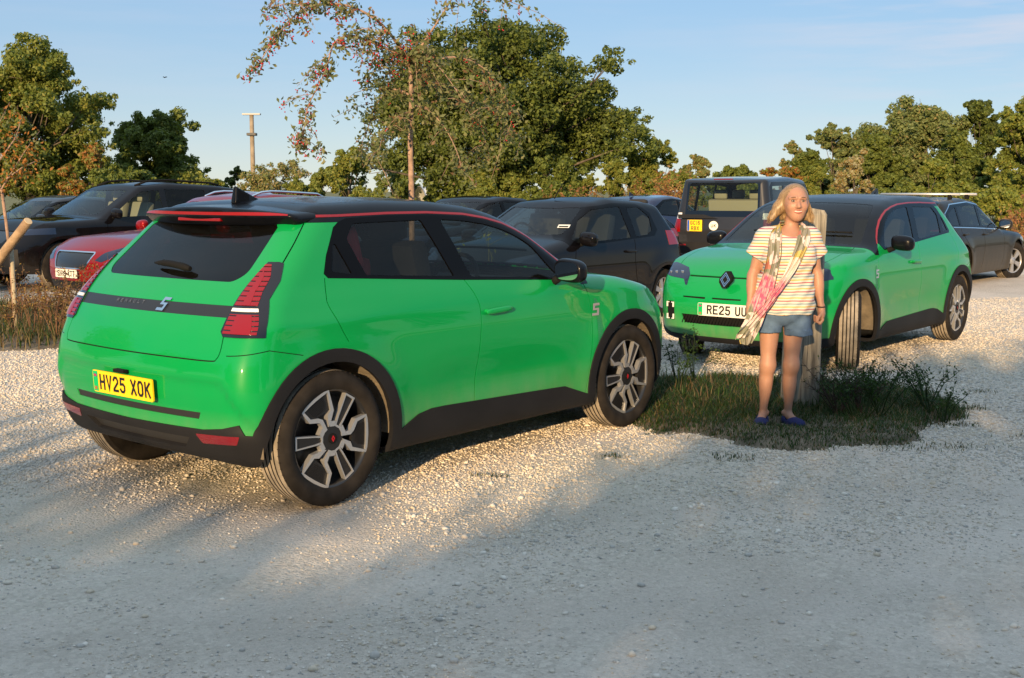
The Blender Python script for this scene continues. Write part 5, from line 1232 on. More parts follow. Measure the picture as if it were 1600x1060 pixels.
def tree(name, label, px, top, wpx, D, kind, seed, nleaf=9000, leaf=.13, trunk_h=None, cat='tree', clumps=26, base=0, lobes=None, flat=1.0, group='trees and shrubs round the car park', branches=True, wgt=None, gap=.0):
    """crown as many clumps along real limbs; px, top, wpx give where it stands in the photograph"""
    r_ = np.random.default_rng(seed); c = px2w(px, top, D); W_ = wpx / 1849 * D / 2; Ht = c.z
    root = empty(name, (c.x, D, 0), label=label, cat=cat, group=group)
    th = trunk_h if trunk_h is not None else Ht * .22
    Cs, Rs = [], []
    for i in range(clumps):
        for _ in range(40):
            p = r_.random(3) * 2 - 1
            if p[0] ** 2 + p[1] ** 2 + p[2] ** 2 < 1 and (p ** 2).sum() > .10: break
        prof_w = 1 - .35 * max(0, p[2]) ** 2
        rad = (.20 + .20 * r_.random()) * min(W_, (Ht - th) / 1.6)
        z = th + (Ht - th) * (.5 + .5 * p[2]) ; z = min(max(z, th + rad * .2), Ht - rad * .75)
        Cs.append([p[0] * (W_ - rad * .7) * prof_w, p[1] * (W_ * flat - rad * .6), z]); Rs.append(rad)
    if lobes:
        for (lx, lz, lr) in lobes: Cs.append([lx * W_, (r_.random() - .5) * W_, lz * Ht]); Rs.append(lr * W_)
    Cs, Rs = np.array(Cs), np.array(Rs)
    mb = MB(); tr = max(.08, W_ * .07)
    mb.tube([(0, 0, base - .1), (.02 * W_, 0, th * .6), (0, .02 * W_, th + (Ht - th) * .25), (.03 * W_, 0, th + (Ht - th) * .55)], [tr * 1.2, tr, tr * .75, tr * .3], 8)
    if branches:
        for i in range(len(Cs)):
            z0 = th * .8 + (Cs[i][2] - th * .8) * (.15 + .35 * r_.random()); z0 = min(z0, Cs[i][2]); a = np.array([0, 0, z0]); b = Cs[i] + (r_.random(3) - .5) * Rs[i] * .6; mid = (a + b) / 2 + np.array([0, 0, .12 * W_]) * (r_.random() - .2) + (r_.random(3) - .5) * .2 * W_
            mb.tube([a, mid, b], [tr * .22, tr * .14, tr * .04], 5, cap=False)
            for q in range(3):
                e = b + r_.normal(size=3) * Rs[i] * .35; mb.tube([mid * .3 + b * .7, e], [tr * .10, tr * .03], 4, cap=False)
    mb.build('trunk', BARK, root)
    # sub-clumps give the crown its ragged leafy outline
    k = r_.integers(0, len(Cs), clumps * 13); d = r_.normal(size=(len(k), 3)); d /= np.linalg.norm(d, axis=1, keepdims=True)
    SC = Cs[k] + d * (Rs[k] * (.50 + .75 * r_.random(len(k))))[:, None] * np.array([1, 1, .85]); SR = Rs[k] * (.14 + .26 * r_.random(len(k)))
    AC, AR = np.concatenate([Cs, SC]), np.concatenate([Rs * .62, SR]); AR = np.where(AC[:, 2] - AR < .15, np.maximum(.2, AC[:, 2] - .1), AR)
    keep = r_.random(len(AR)) >= gap * (np.arange(len(AR)) >= len(Cs)); AC, AR = AC[keep], AR[keep]
    Q, _ = leaf_cloud(AC, AR, int(nleaf * 2.5), leaf * .58, seed + 1, shell=.45)
    Q[:, 2] = np.maximum(Q[:, 2], .02)
    leaves_obj('crown', Q, LG[kind], seed + 2, root, wgt)
    return root
# ---------------------------------------------------------------- trees beyond the car park (px, top, width, depth)
T = tree
T('oak_tree', 'huge spreading dark green oak behind the parked cars, the tallest tree in the centre', 776, 34, 425, 46, 'dark', 101, 72000, .13, trunk_h=1.3, clumps=74, wgt=[.4, .15, .45], lobes=[(-.86, .34, .20), (-.97, .30, .12), (-.78, .50, .16), (-.66, .60, .12), (.95, .40, .2), (.98, .55, .14), (.80, .78, .13), (.35, .90, .18), (-.1, .93, .17)], flat=.7)
T('roadside_tree', 'large bronze and olive tree at the left edge of the picture', 35, 70, 250, 38, 'olive', 102, 42000, .10, trunk_h=1.0, clumps=44, lobes=[(.92, .55, .16), (.8, .72, .14), (.86, .34, .2)], wgt=[.45, .2, .35])
T('rust_shrub', 'rusty brown shrub at the foot of the large left tree', 135, 222, 110, 36, 'rust', 103, 7000, .09, trunk_h=.3, clumps=16, cat='shrub')
T('round_tree', 'round dark green tree left of the wooden pole', 240, 180, 165, 44, 'mid', 104, 26000, .11, trunk_h=.8, clumps=34, wgt=[.55, .2, .25])
T('dark_bush', 'low dark bush just left of the wooden pole', 366, 246, 62, 48, 'dark', 105, 5000, .10, trunk_h=.3, clumps=12, cat='shrub')
T('hedge_bush', 'olive hedge bush under the round tree', 190, 262, 150, 35, 'mid', 106, 8000, .09, trunk_h=.1, clumps=18, cat='shrub')
T('hedge_bush', 'olive hedge bush below the right side of the round tree', 300, 268, 110, 35, 'olive', 107, 6000, .09, trunk_h=.1, clumps=14, cat='shrub')
T('dry_shrub', 'pale half bare shrub right of the wooden pole', 430, 240, 120, 40, 'silver', 108, 7000, .07, trunk_h=.3, clumps=20, cat='shrub', wgt=[.3, .25, .45])
T('hedge_bush', 'yellowing bush left of the oak below the berry branches', 545, 222, 95, 42, 'yellow', 109, 8500, .09, trunk_h=.4, clumps=18, cat='shrub', wgt=[.35, .2, .45])
T('hedge_bush', 'olive bush between the pale shrub and the yellowing bush', 490, 255, 90, 38, 'olive', 110, 6000, .085, trunk_h=.2, clumps=14, cat='shrub')
T('distant_tree', 'small far tree seen through the gap left of the oak trunk', 622, 248, 80, 62, 'mid', 111, 6000, .13, trunk_h=.6, clumps=16)
T('far_hedge', 'far yellow green hedge behind the white polytunnel', 745, 279, 160, 80, 'yellow', 112, 7000, .16, trunk_h=.2, clumps=22, cat='hedge')
T('hedge_bush', 'green bush left of the polytunnel base', 590, 280, 90, 36, 'olive', 113, 4500, .085, trunk_h=.1, clumps=12, cat='shrub')
T('understorey_bush', 'dark bush at the foot of the oak, left half', 770, 258, 110, 43, 'olive', 114, 7000, .10, trunk_h=.2, clumps=16, cat='shrub')
T('understorey_bush', 'dark bush at the foot of the oak, right half', 870, 245, 120, 42, 'mid', 115, 9000, .10, trunk_h=.2, clumps=18, cat='shrub')
T('understorey_bush', 'lighter leafy bush under the right limbs of the oak', 955, 235, 85, 41, 'olive', 116, 7000, .09, trunk_h=.2, clumps=16, cat='shrub')
T('hedge_tree', 'bushy green tree just right of the oak', 1020, 215, 105, 46, 'olive', 117, 11000, .10, trunk_h=.6, clumps=22)
T('hedge_tree', 'thin pale green tree above the tall grey off-roader, left side', 1090, 240, 62, 47, 'silver', 118, 3600, .10, trunk_h=.8, clumps=12, gap=.3)
T('hedge_tree', 'green bush directly above the roof of the tall grey off-roader', 1155, 243, 100, 46, 'mid', 119, 8500, .10, trunk_h=.5, clumps=18)
T('rust_shrub', 'orange brown bush above the front of the tall grey off-roader', 1225, 252, 95, 43, 'rust', 120, 7500, .09, trunk_h=.3, clumps=16, cat='shrub', wgt=[.4, .2, .4])
T('hedge_tree', 'small green tree behind the orange brown bush', 1240, 222, 66, 50, 'silver', 121, 5000, .10, trunk_h=.8, clumps=14)
T('ash_tree', 'grey green ash tree left of the tallest right hand tree', 1310, 193, 130, 46, 'silver', 122, 15000, .11, trunk_h=.5, clumps=34, wgt=[.35, .6, .05], gap=.15)
T('ash_tree', 'tall grey green ash tree above the second green car', 1428, 163, 175, 46, 'silver', 123, 26000, .11, trunk_h=.6, clumps=46, wgt=[.35, .6, .05], gap=.12)
T('dark_tree', 'dark green tree between the ash and the yellowish tree at the right edge', 1532, 160, 95, 45, 'dark', 124, 17000, .11, trunk_h=.8, clumps=28)
T('edge_tree', 'large olive yellow tree cut by the right edge', 1622, 146, 150, 36, 'yellow', 125, 26000, .09, trunk_h=.4, clumps=36, wgt=[.25, .2, .55])
T('pale_shrub', 'pale withered shrub with silvery leaves above the second green car', 1340, 238, 82, 36, 'pale', 126, 6500, .075, trunk_h=.3, clumps=16, cat='shrub', wgt=[.6, .25, .15])
T('hedge_bush', 'bright green bush at the foot of the tall ash', 1450, 250, 115, 35, 'yellow', 127, 11000, .085, trunk_h=.2, clumps=20, cat='shrub', wgt=[.2, .4, .4])
T('hedge_bush', 'green bush left of the pale withered shrub', 1285, 262, 80, 38, 'olive', 128, 6000, .085, trunk_h=.2, clumps=14, cat='shrub')
T('hedge_bush', 'low yellow green scrub under the edge tree', 1560, 290, 120, 31, 'yellow', 129, 7000, .075, trunk_h=.1, clumps=16, cat='shrub')
T('hedge_bush', 'dark hedge bush behind the dark saloons', 680, 296, 120, 50, 'mid', 130, 4000, .11, trunk_h=.1, clumps=12, cat='shrub')
T('hedge_bush', 'low green bush behind the navy car', 1060, 268, 110, 38, 'olive', 131, 6500, .09, trunk_h=.1, clumps=14, cat='shrub')
T('hedge_bush', 'low olive bush between the off-roader roof and the pale shrub', 1190, 275, 110, 38, 'olive', 132, 6000, .09, trunk_h=.1, clumps=14, cat='shrub')
T('hedge_tree', 'rounded green tree filling the gap right of the tall ash', 1500, 205, 110, 43, 'mid', 134, 11000, .10, trunk_h=.3, clumps=24)
T('hedge_tree', 'rounded green tree between the two ash trees', 1368, 205, 100, 44, 'mid', 135, 10000, .10, trunk_h=.3, clumps=22)
T('hedge_tree', 'low green tree left of the first ash', 1262, 236, 90, 44, 'mid', 136, 8000, .10, trunk_h=.3, clumps=18)
T('hedge_bush', 'low green scrub behind the grey estate car', 1395, 282, 110, 34, 'mid', 133, 6000, .08, trunk_h=.1, clumps=14, cat='shrub')
# wooden pole with a flat cap
P0 = px2w(393, 180, 44); pole = empty('utility_pole', (P0.x, 44, 0), label='weathered wooden pole with a flat crossbar on top, standing above the hedge on the left', cat='pole')
mb = MB(); mb.tube([(0, 0, -.2), (0, 0, P0.z)], [.10, .075], 12); mb.build('post', mat('pole_wood', (.27, .22, .16), .85, var=.2, vscale=4), pole)
mb = MB(); mb.box((0, 0, P0.z + .03), (.66, .2, .06), None, .01); mb.build('crossbar', mat('pole_grey', (.45, .45, .44), .6), pole)
mb = MB(); mb.box((0, -.02, P0.z - .70), (.34, .3, .10), None, .02); mb.build('bracket', mat('pole_dark', (.08, .08, .08), .6), pole)
# polytunnel
pt = px2w(693, 292, 62); tun = empty('polytunnel', (pt.x, 62, 0), .35, label='small white polytunnel glimpsed over the car roofs left of the oak', cat='polytunnel')
mb = MB(); Rr_ = pt.z; n_ = 16
prev = None
for i in range(9):
    x_ = -1.3 + i * .42; ring = [(x_, Rr_ * .95 * math.cos(math.pi * j / n_), max(0, Rr_ * math.sin(math.pi * j / n_)) ** 1.0 - (.02 if i % 2 else 0)) for j in range(n_ + 1)]
    if prev:
        for j in range(n_):
            f = mb.poly([prev[j], prev[j + 1], ring[j + 1], ring[j]])
    prev = ring
mb.build('cover', mat('polythene', (.62, .63, .62), .35, var=.1, vscale=2), tun, smooth=False)
mb = MB()
for i in range(0, 9, 2):
    x_ = -1.3 + i * .42; mb.tube([(x_, Rr_ * .965 * math.cos(math.pi * j / n_), Rr_ * 1.01 * math.sin(math.pi * j / n_)) for j in range(n_ + 1)], .03, 5)
mb.build('hoops', mat('galvanised', (.35, .36, .37), .5, metal=.6), tun)

# ---------------------------------------------------------------- berry tree
BX, BD = 640, 11.9
b0 = px2w(BX, 300, BD); by = 11.9
crab = empty('berry_tree', (b0.x, by, 0), label='slender young tree with arching branches and clusters of red berries, behind the near green car', cat='tree')
def bp(px, py, dy=0): v = px2w(px, py, BD + dy); return v - Vector((b0.x, by, 0))
r_ = np.random.default_rng(77)
branches = []   # (points, radii, leafiness, berries)
trunk = [Vector((.02, 0, -.1)), bp(643, 300), bp(641, 220), bp(643, 150), bp(641, 105), bp(640, 80)]
mb = MB(); mb.tube(trunk, [.031, .029, .026, .023, .019, .015], 10)
def br(pts, r0, leafn, berry, dys=(0, 0), seed=0):
    P = [bp(x_, y_, dys[0] + (dys[1] - dys[0]) * i / (len(pts) - 1)) for i, (x_, y_) in enumerate(pts)]
    Q = []
    for i in range(len(P) - 1):
        p0, p1, p2, p3 = P[max(i - 1, 0)], P[i], P[i + 1], P[min(i + 2, len(P) - 1)]
        for t in (0, .25, .5, .75): Q.append(.5 * ((2 * p1) + (p2 - p0) * t + (2 * p0 - 5 * p1 + 4 * p2 - p3) * t * t + (3 * p1 - p0 - 3 * p2 + p3) * t ** 3))
    Q.append(P[-1]); mb.tube(Q, [r0 * (1 - .8 * i / (len(Q) - 1)) for i in range(len(Q))], 6)
    branches.append((Q, leafn, berry))
    for i in range(2, len(Q), 2):     # twigs
        d = Vector(r_.normal(size=3)) * .10; d.z -= .05; e = Q[i] + d * (1 + r_.random()); mb.tube([Q[i], (Q[i] + e) / 2 + Vector((0, 0, .03)), e], [.004, .003, .0015], 4, cap=False); branches.append(([Q[i], e], int(leafn * .16) + 4, berry))
br([(640, 100), (625, 75), (598, 40), (560, 15), (520, 6), (480, 12), (450, 35), (420, 75), (402, 105)], .018, 230, .55, (0, -.8))
br([(645, 100), (660, 70), (680, 40), (702, 5), (720, -25)], .016, 90, .15, (0, -.4))
br([(637, 92), (612, 80), (570, 62), (545, 56), (522, 68), (512, 100), (500, 130), (482, 165), (474, 205), (466, 222)], .014, 230, .6, (0, -1.1))
br([(643, 118), (665, 105), (700, 90), (735, 95), (765, 115), (790, 150), (800, 190)], .013, 280, .12, (0, .5))
br([(643, 140), (670, 130), (705, 135), (735, 160), (752, 200), (765, 245)], .012, 300, .06, (0, .7))
br([(642, 150), (615, 140), (590, 160), (575, 200), (560, 235)], .012, 240, .05, (0, .6))
br([(642, 165), (668, 172), (695, 200), (715, 240), (722, 270)], .010, 260, .05, (0, -.4))
br([(641, 175), (618, 185), (598, 215), (590, 250)], .009, 220, .05, (0, -.5))
br([(640, 95), (620, 88), (600, 95), (585, 110), (572, 140)], .010, 200, .12, (0, .3))
br([(642, 90), (655, 80), (668, 88), (690, 110), (712, 140), (735, 180)], .010, 240, .06, (0, -.3))
br([(480, 12), (455, 5), (430, 10), (415, 14)], .006, 70, .4, (-.6, -.8))
br([(500, 8), (505, -15), (540, -30)], .008, 60, .3, (-.5, -.6))
br([(735, 0), (760, -15), (790, 0), (810, 8)], .008, 70, .3, (0, .2))
br([(598, 40), (590, 62), (560, 50), (552, 48)], .006, 60, .1, (-.2, -.3))
br([(735, 160), (770, 170), (795, 200), (815, 215)], .007, 150, .1, (.5, .9))
mb.build('trunk', BARKP, crab)
LP, LB = [], []
for Q, n_, be in branches:
    Q = [np.array(q) for q in Q]
    for i in range(n_):
        t = r_.random() * (len(Q) - 1); k = int(t); p = Q[k] + (Q[min(k + 1, len(Q) - 1)] - Q[k]) * (t - k); p = p + r_.normal(size=3) * np.array([.045, .05, .04]) + np.array([0, 0, -.035 * r_.random()]); LP.append(p)
    for i in range(int(n_ * be * .24)):
        t = r_.random() * (len(Q) - 1); k = int(t); p = Q[k] + (Q[min(k + 1, len(Q) - 1)] - Q[k]) * (t - k) + r_.normal(size=3) * .03 + np.array([0, 0, -.04])
        for j in range(r_.integers(2, 5)): LB.append(p + r_.normal(size=3) * .014)
LP = np.array(LP); n = len(LP); nr = r_.normal(size=(n, 3)) + [0, -.4, .3]; nr /= np.linalg.norm(nr, axis=1, keepdims=True); a = np.cross(nr, r_.normal(size=(n, 3))); a /= np.linalg.norm(a, axis=1, keepdims=True); b = np.cross(nr, a); s = (.017 + .014 * r_.random((n, 1)))
Q = np.stack([LP - a * s, LP - a * s * .2 - b * s * .55, LP + a * s * 1.2, LP - a * s * .2 + b * s * .55], 1).reshape(-1, 3)
leaves_obj('crown', Q, [leafmat('crab_leaf_green', (.13, .155, .06)), leafmat('crab_leaf_dull', (.21, .21, .10)), leafmat('crab_leaf_pink', (.20, .12, .07))], 5, crab, [.45, .45, .1])
LB = np.array(LB); nb = len(LB); V = (IV[None] * (.006 + .003 * r_.random((nb, 1, 1))) + LB[:, None]).reshape(-1, 3); F = (IF[None] + (np.arange(nb) * len(IV))[:, None, None]).reshape(-1, 3)
o = mesh_np('berries', V, F, crab, mat('berry_red', (.42, .015, .02), .35, var=.4, vscale=15)); o['kind'] = 'stuff'

# thin sapling at the far left with its own reddish leaves, a stake and a leaning log
D_ = 12.6; s0 = px2w(12, 430, D_); sap = empty('sapling', (s0.x, D_, 0), label='thin reddish sapling trunk at the left edge beside the leaning log', cat='tree')
def sp_(px, py, dy=0): return px2w(px, py, D_ + dy) - Vector((s0.x, D_, 0))
mb = MB(); mb.tube([Vector((.06, 0, -.1)), sp_(20, 455), sp_(16, 400), sp_(10, 350), sp_(3, 300), sp_(0, 292)], [.022, .02, .018, .018, .018, .016], 8)
TW = []
for pts in (((2, 296), (18, 270), (40, 235), (62, 205)), ((2, 296), (-10, 260), (-5, 200), (15, 160)), ((10, 280), (35, 262), (60, 250)), ((0, 250), (25, 215), (35, 180))):
    P = [sp_(x_, y_, (i - 1) * .1) for i, (x_, y_) in enumerate(pts)]; mb.tube(P, [.010, .007, .004, .002][:len(P)], 5); TW.append(P)
mb.build('trunk', BARKP, sap)
LP = []
for P in TW:
    for i in range(150):
        t = r_.random() * (len(P) - 1); k = int(t); LP.append(np.array(P[k].lerp(P[k + 1], t - k)) + r_.normal(size=3) * .07)
LP = np.array(LP); n = len(LP); nr = r_.normal(size=(n, 3)); nr /= np.linalg.norm(nr, axis=1, keepdims=True); a = np.cross(nr, r_.normal(size=(n, 3))); a /= np.linalg.norm(a, axis=1, keepdims=True); b = np.cross(nr, a); s = .018 + .012 * r_.random((n, 1))
leaves_obj('crown', np.stack([LP - a * s, LP - b * s * .5, LP + a * s, LP + b * s * .5], 1).reshape(-1, 3), [leafmat('crab_leaf_green', (.1, .125, .045)), leafmat('leaf_rust', (.17, .075, .018))], 6, sap, [.4, .6])
stk = MB(); q = sp_(22, 380); stk.tube([Vector((q.x, -.05, -.1)), Vector((q.x - .01, -.05, q.z))], .022, 8); tag(stk.build('stake', mat('stake_wood', (.34, .30, .22), .9, var=.2), None, smooth=True), 'short pale stake beside the thin sapling', 'stake').location = (s0.x, D_, 0)
lg = MB(); A_ = px2w(44, 346, 12.2); B_ = px2w(-8, 415, 12.5); dd = (B_ - A_)
pts = [A_, A_ + dd * .25 + Vector((.01, 0, .01)), A_ + dd * .6 - Vector((.01, 0, .01)), B_, B_ + dd * .9, B_ + dd * 1.9]
pts = [p for p in pts]; lg.tube(pts, [.046, .048, .051, .053, .056, .06], 12)
lo_ = lg.build('leaning_log', mat('log_bark', (.42, .30, .19), .9, col2=(.24, .16, .10), vscale=7, bump=.7, bscale=25)); tag(lo_, 'sawn log propped up at an angle at the left edge', 'log')
en = MB(); dn = dd.normalized(); en.tube([A_ - dn * .002, A_ - dn * .006], [.044, .041], 12); en.build('cut_end', mat('sawn_wood', (.62, .46, .28), .8), lo_)

# ---------------------------------------------------------------- the old timber post behind the woman
post = MB(); pc = px2w(1262, 324, 8.15); hp = pc.z
w2, d2 = .115, .09
sec = [(-w2, -d2), (w2, -d2), (w2, d2), (-w2, d2)]
pts = []
lev = [(-.1, 1, 0), (.3, 1.0, 0), (.8, .98, .01), (1.2, .99, .012), (hp - .05, 1, .015), (hp, .86, .015)]
rings = []
for z_, s_, sh_ in lev:
    ring = [post.bm.verts.new((pc.x - .015 + a_ * s_ + sh_ + (random.random() - .5) * .008, 8.15 + b_ * s_, z_ + ((-.02 if a_ > 0 else .01) if z_ == hp else 0))) for a_, b_ in rounded(sec, .018, 2)]; rings.append(ring)
for A1, B1 in zip(rings, rings[1:]):
    for j in range(len(A1)): post.bm.faces.new((A1[j], A1[(j + 1) % len(A1)], B1[(j + 1) % len(A1)], B1[j]))
post.bm.faces.new(rings[-1])
wood = bpy.data.materials.new('weathered_post_wood'); wood.use_nodes = True; t = wood.node_tree; b_ = t.nodes['Principled BSDF']; b_.inputs['Roughness'].default_value = .9
tcn = t.nodes.new('ShaderNodeTexCoord'); mpn = t.nodes.new('ShaderNodeMapping'); mpn.inputs['Scale'].default_value = (28, 28, 2.2); nn = t.nodes.new('ShaderNodeTexNoise'); nn.inputs['Scale'].default_value = 1.2; nn.inputs['Detail'].default_value = 7; nn.inputs['Distortion'].default_value = .8
rr = t.nodes.new('ShaderNodeValToRGB'); rr.color_ramp.elements[0].position = .38; rr.color_ramp.elements[1].position = .60; rr.color_ramp.elements[0].color = (.10, .09, .075, 1); rr.color_ramp.elements[1].color = (.31, .28, .23, 1)
t.links.new(tcn.outputs['Object'], mpn.inputs[0]); t.links.new(mpn.outputs[0], nn.inputs[0]); t.links.new(nn.outputs['Fac'], rr.inputs[0]); t.links.new(rr.outputs[0], b_.inputs[0]); bpn = t.nodes.new('ShaderNodeBump'); bpn.inputs['Strength'].default_value = .7; bpn.inputs['Distance'].default_value = .01; t.links.new(nn.outputs['Fac'], bpn.inputs['Height']); t.links.new(bpn.outputs[0], b_.inputs['Normal'])
tag(post.build('timber_post', wood), 'weathered square timber post directly behind the woman', 'post')

# ---------------------------------------------------------------- grass, weeds and dead stems
def blades(name, x, y, hgt, wid, lean, mats, seed, parent=None, w=None):
    r_ = np.random.default_rng(seed); n = len(x); a = r_.random(n) * 6.28; d = np.stack([np.cos(a), np.sin(a), np.zeros(n)], 1); s = np.stack([-d[:, 1], d[:, 0], d[:, 2]], 1) * wid[:, None] / 2
    base = np.stack([x, y, surf_z(x, y) - .004], 1); L_ = hgt * (lean * (.3 + r_.random(n))); V = []
    for t, ww in ((0, 1), (.5, .8), (1, .08)): c = base + d * (L_ * t ** 1.8)[:, None] + np.array([0, 0, 1]) * (hgt * (t - .25 * lean * t * t))[:, None]; V += [c - s * ww, c + s * ww]
    V = np.stack(V, 1).reshape(-1, 3); f = np.array([[0, 1, 3, 2], [2, 3, 5, 4]]); F = (f[None] + (np.arange(n) * 6)[:, None, None]).reshape(-1, 4); mi = np.repeat(r_.choice(len(mats), n, p=w), 2)
    o = mesh_np(name, V, F, parent, mats=mats, midx=mi, smooth=False); return tag(o, kind='stuff') if not parent else o
GR = [leafmat('grass_green', (.042, .085, .02)), leafmat('grass_dark', (.024, .05, .012)), leafmat('grass_straw', (.20, .16, .08)), leafmat('grass_brown', (.13, .085, .045))]
def in_patch(n, seed, x0, x1, y0, y1, thr=.5):
    r_ = np.random.default_rng(seed); x = x0 + (x1 - x0) * r_.random(n); y = y0 + (y1 - y0) * r_.random(n); m = patch_mask(x, y); k = m > thr * (.4 + 1.1 * r_.random(n)); return x[k], y[k], r_
x, y, r_ = in_patch(95000, 51, .0, 4.4, 6.8, 9.8, .33); c = noise2(x, y, 61, 3, 1.6); right = np.clip((x - 1.2) / 1.2, 0, 1); k = r_.random(len(x)) < .6 + .5 * c
blades('short_grass', x[k], y[k], (.03 + .045 * r_.random(k.sum())) * (1 + .5 * c[k]) * np.clip((y[k] - 7.0) / 1.0, .45, 1), .004 + .003 * r_.random(k.sum()), .9, GR, 52, w=[.40, .40, .08, .12])
x, y, r_ = in_patch(9000, 53, .2, 4.2, 7.5, 9.6, .8); back = np.clip((y - 7.9) / .5, 0, 1); k = r_.random(len(x)) < back * .6
blades('weeds', x[k], y[k], .06 + .12 * r_.random(k.sum()), .006 + .004 * r_.random(k.sum()), .7, GR, 54, w=[.22, .38, .10, .30])
x, y, r_ = in_patch(70000, 55, -13, .4, 8.6, 18, .5); c = noise2(x, y, 62, 3, .9)
blades('verge_grass', x, y, (.10 + .22 * r_.random(len(x)) * c * 1.6), .007 + .006 * r_.random(len(x)), .7, GR, 56, w=[.33, .12, .33, .22])
# isolated tufts on the open gravel
x = np.concatenate([np.random.default_rng(i).normal(cx, sx, n) for i, (cx, cy, sx, n) in enumerate([(2.9, 7.7, .10, 120), (3.3, 8.3, .08, 80), (3.35, 7.3, .14, 120), (2.3, 6.95, .15, 120), (4.0, 8.0, .10, 90), (1.3, 6.7, .10, 90), (3.6, 9.0, .07, 60), (.6, 6.75, .06, 50), (-.1, 6.3, .05, 40), (2.7, 7.0, .12, 80), (4.3, 7.4, .12, 90)])])
y = np.concatenate([np.random.default_rng(50 + i).normal(cy, sx * .5, n) for i, (cx, cy, sx, n) in enumerate([(2.9, 7.7, .10, 120), (3.3, 8.3, .08, 80), (3.35, 7.3, .14, 120), (2.3, 6.95, .15, 120), (4.0, 8.0, .10, 90), (1.3, 6.7, .10, 90), (3.6, 9.0, .07, 60), (.6, 6.75, .06, 50), (-.1, 6.3, .05, 40), (2.7, 7.0, .12, 80), (4.3, 7.4, .12, 90)])])
blades('grass_tufts', x, y, np.full(len(x), .035), np.full(len(x), .005), .9, GR, 57, w=[.3, .3, .2, .2])
def stems(name, label, spots, hgt, seed, m, leafm, nleaf, cat='weed', group=None, spread=.25, droop=.2, leafsize=.014, seedhead=False):
    """one weed plant per spot, each with branching stems and its own small leaves"""
    r_ = np.random.default_rng(seed); objs = []
    for i, (x_, y_) in enumerate(spots):
        root = empty(name, (x_, y_, float(surf_z(np.array(x_), np.array(y_)))), label=label[i] if isinstance(label, (list, tuple)) else label, cat=cat, group=group); mb = MB(); P = []
        H_ = hgt * (.7 + .6 * r_.random())
        for k in range(r_.integers(5, 9)):
            a = r_.random() * 6.28; sp = spread * (.3 + r_.random()); e = Vector((math.cos(a) * sp * H_, math.sin(a) * sp * H_, H_ * (.55 + .45 * r_.random()))); m_ = e * .5 + Vector((-.02 * r_.random(), 0, H_ * .08))
            mb.tube([(0, 0, -.02), m_, e], [.005, .0035, .0015], 4, cap=False)
            for q in range(6):
                t = .35 + .6 * r_.random(); p = (m_.lerp(e, (t - .5) * 2) if t > .5 else m_ * (t * 2)); d = Vector(r_.normal(size=3)) * .09 * H_; d.z = abs(d.z); mb.tube([p, p + d], [.0022, .001], 3, cap=False); P += [np.array(p + d * u) for u in (.5, .8, 1.0)]
            P += [np.array(m_.lerp(e, u)) for u in np.linspace(.2, 1, 7)]
        mb.build('stem', m, root); P = np.array(P); P = P[r_.integers(0, len(P), nleaf)] + r_.normal(size=(nleaf, 3)) * .018; n = nleaf
        nr = r_.normal(size=(n, 3)); nr /= np.linalg.norm(nr, axis=1, keepdims=True); a = np.cross(nr, r_.normal(size=(n, 3))); a /= np.linalg.norm(a, axis=1, keepdims=True); b = np.cross(nr, a); s = leafsize * (.6 + .8 * r_.random((n, 1)))
        leaves_obj('leaves', np.stack([P - a * s, P - b * s * .4, P + a * s, P + b * s * .4], 1).reshape(-1, 3), leafm, seed + i, root); objs.append(root)
    return objs
DEAD = mat('dead_stem', (.16, .085, .05), .9, var=.3); DL = [leafmat('dead_leaf', (.16, .075, .04)), leafmat('leaf_tan', (.20, .13, .045)), leafmat('grass_brown', (.13, .085, .045))]
rs = np.random.default_rng(90)
sl = [(px_, d_) for px_, d_ in ((92, 12.2), (108, 11.6), (60, 12.6), (75, 13.2), (30, 13.0), (122, 12.6), (100, 13.3), (48, 12.0), (135, 12.3), (15, 12.3), (112, 12.9), (84, 11.8), (150, 13.0), (168, 13.2), (185, 12.8))]
stems('dead_weed', 'dry reddish brown weed in the verge in front of the red car', [(px2w(p_, 450, d_).x, d_) for p_, d_ in sl], .62, 91, DEAD, DL, 260, group='dry reddish weeds in front of the red car', leafsize=.016)
stems('dead_weed', 'dark dry weed in the clump behind the woman', [(float(a), float(b)) for a, b in zip(rs.uniform(1.95, 2.6, 9), rs.uniform(7.85, 8.4, 9))], .32, 92, mat('dark_stem', (.06, .04, .03), .9), [leafmat('dark_leaf', (.05, .035, .02)), leafmat('grass_dark', (.03, .065, .014))], 120, group='dark dry weeds round the post', leafsize=.010, spread=.7)
stems('green_weed', 'leafy green weed at the right end of the grassy island', [(float(a), float(b)) for a, b in zip(rs.uniform(2.25, 2.95, 9), rs.uniform(7.7, 8.3, 9))], .30, 93, leafmat('grass_dark', (.03, .065, .014)), GR[:2], 240, group='green weeds on the right of the grassy island', leafsize=.012, spread=.8)
stems('green_weed', 'small leafy weed growing left of the woman', [(1.0, 8.9), (1.25, 8.7), (1.42, 9.1), (.85, 8.5)], .34, 94, leafmat('grass_dark', (.03, .065, .014)), GR[:2], 160, group='weeds growing left of the woman', leafsize=.013, spread=.45)
NT = [leafmat('nettle_pale', (.20, .21, .08)), leafmat('leaf_olive', (.085, .105, .022))]
stems('nettle', 'tall pale nettle seen through the windows of the near green car', [(px2w(p_, 400, d_).x, d_) for p_, d_ in ((712, 9.6), (742, 9.7), (768, 9.5), (798, 9.4))], 1.05, 95, leafmat('nettle_pale', (.20, .21, .08)), NT, 150, group='nettles behind the near green car', leafsize=.022, spread=.06)
RD = [leafmat('dock_red', (.26, .11, .05)), leafmat('leaf_tan', (.20, .13, .045))]
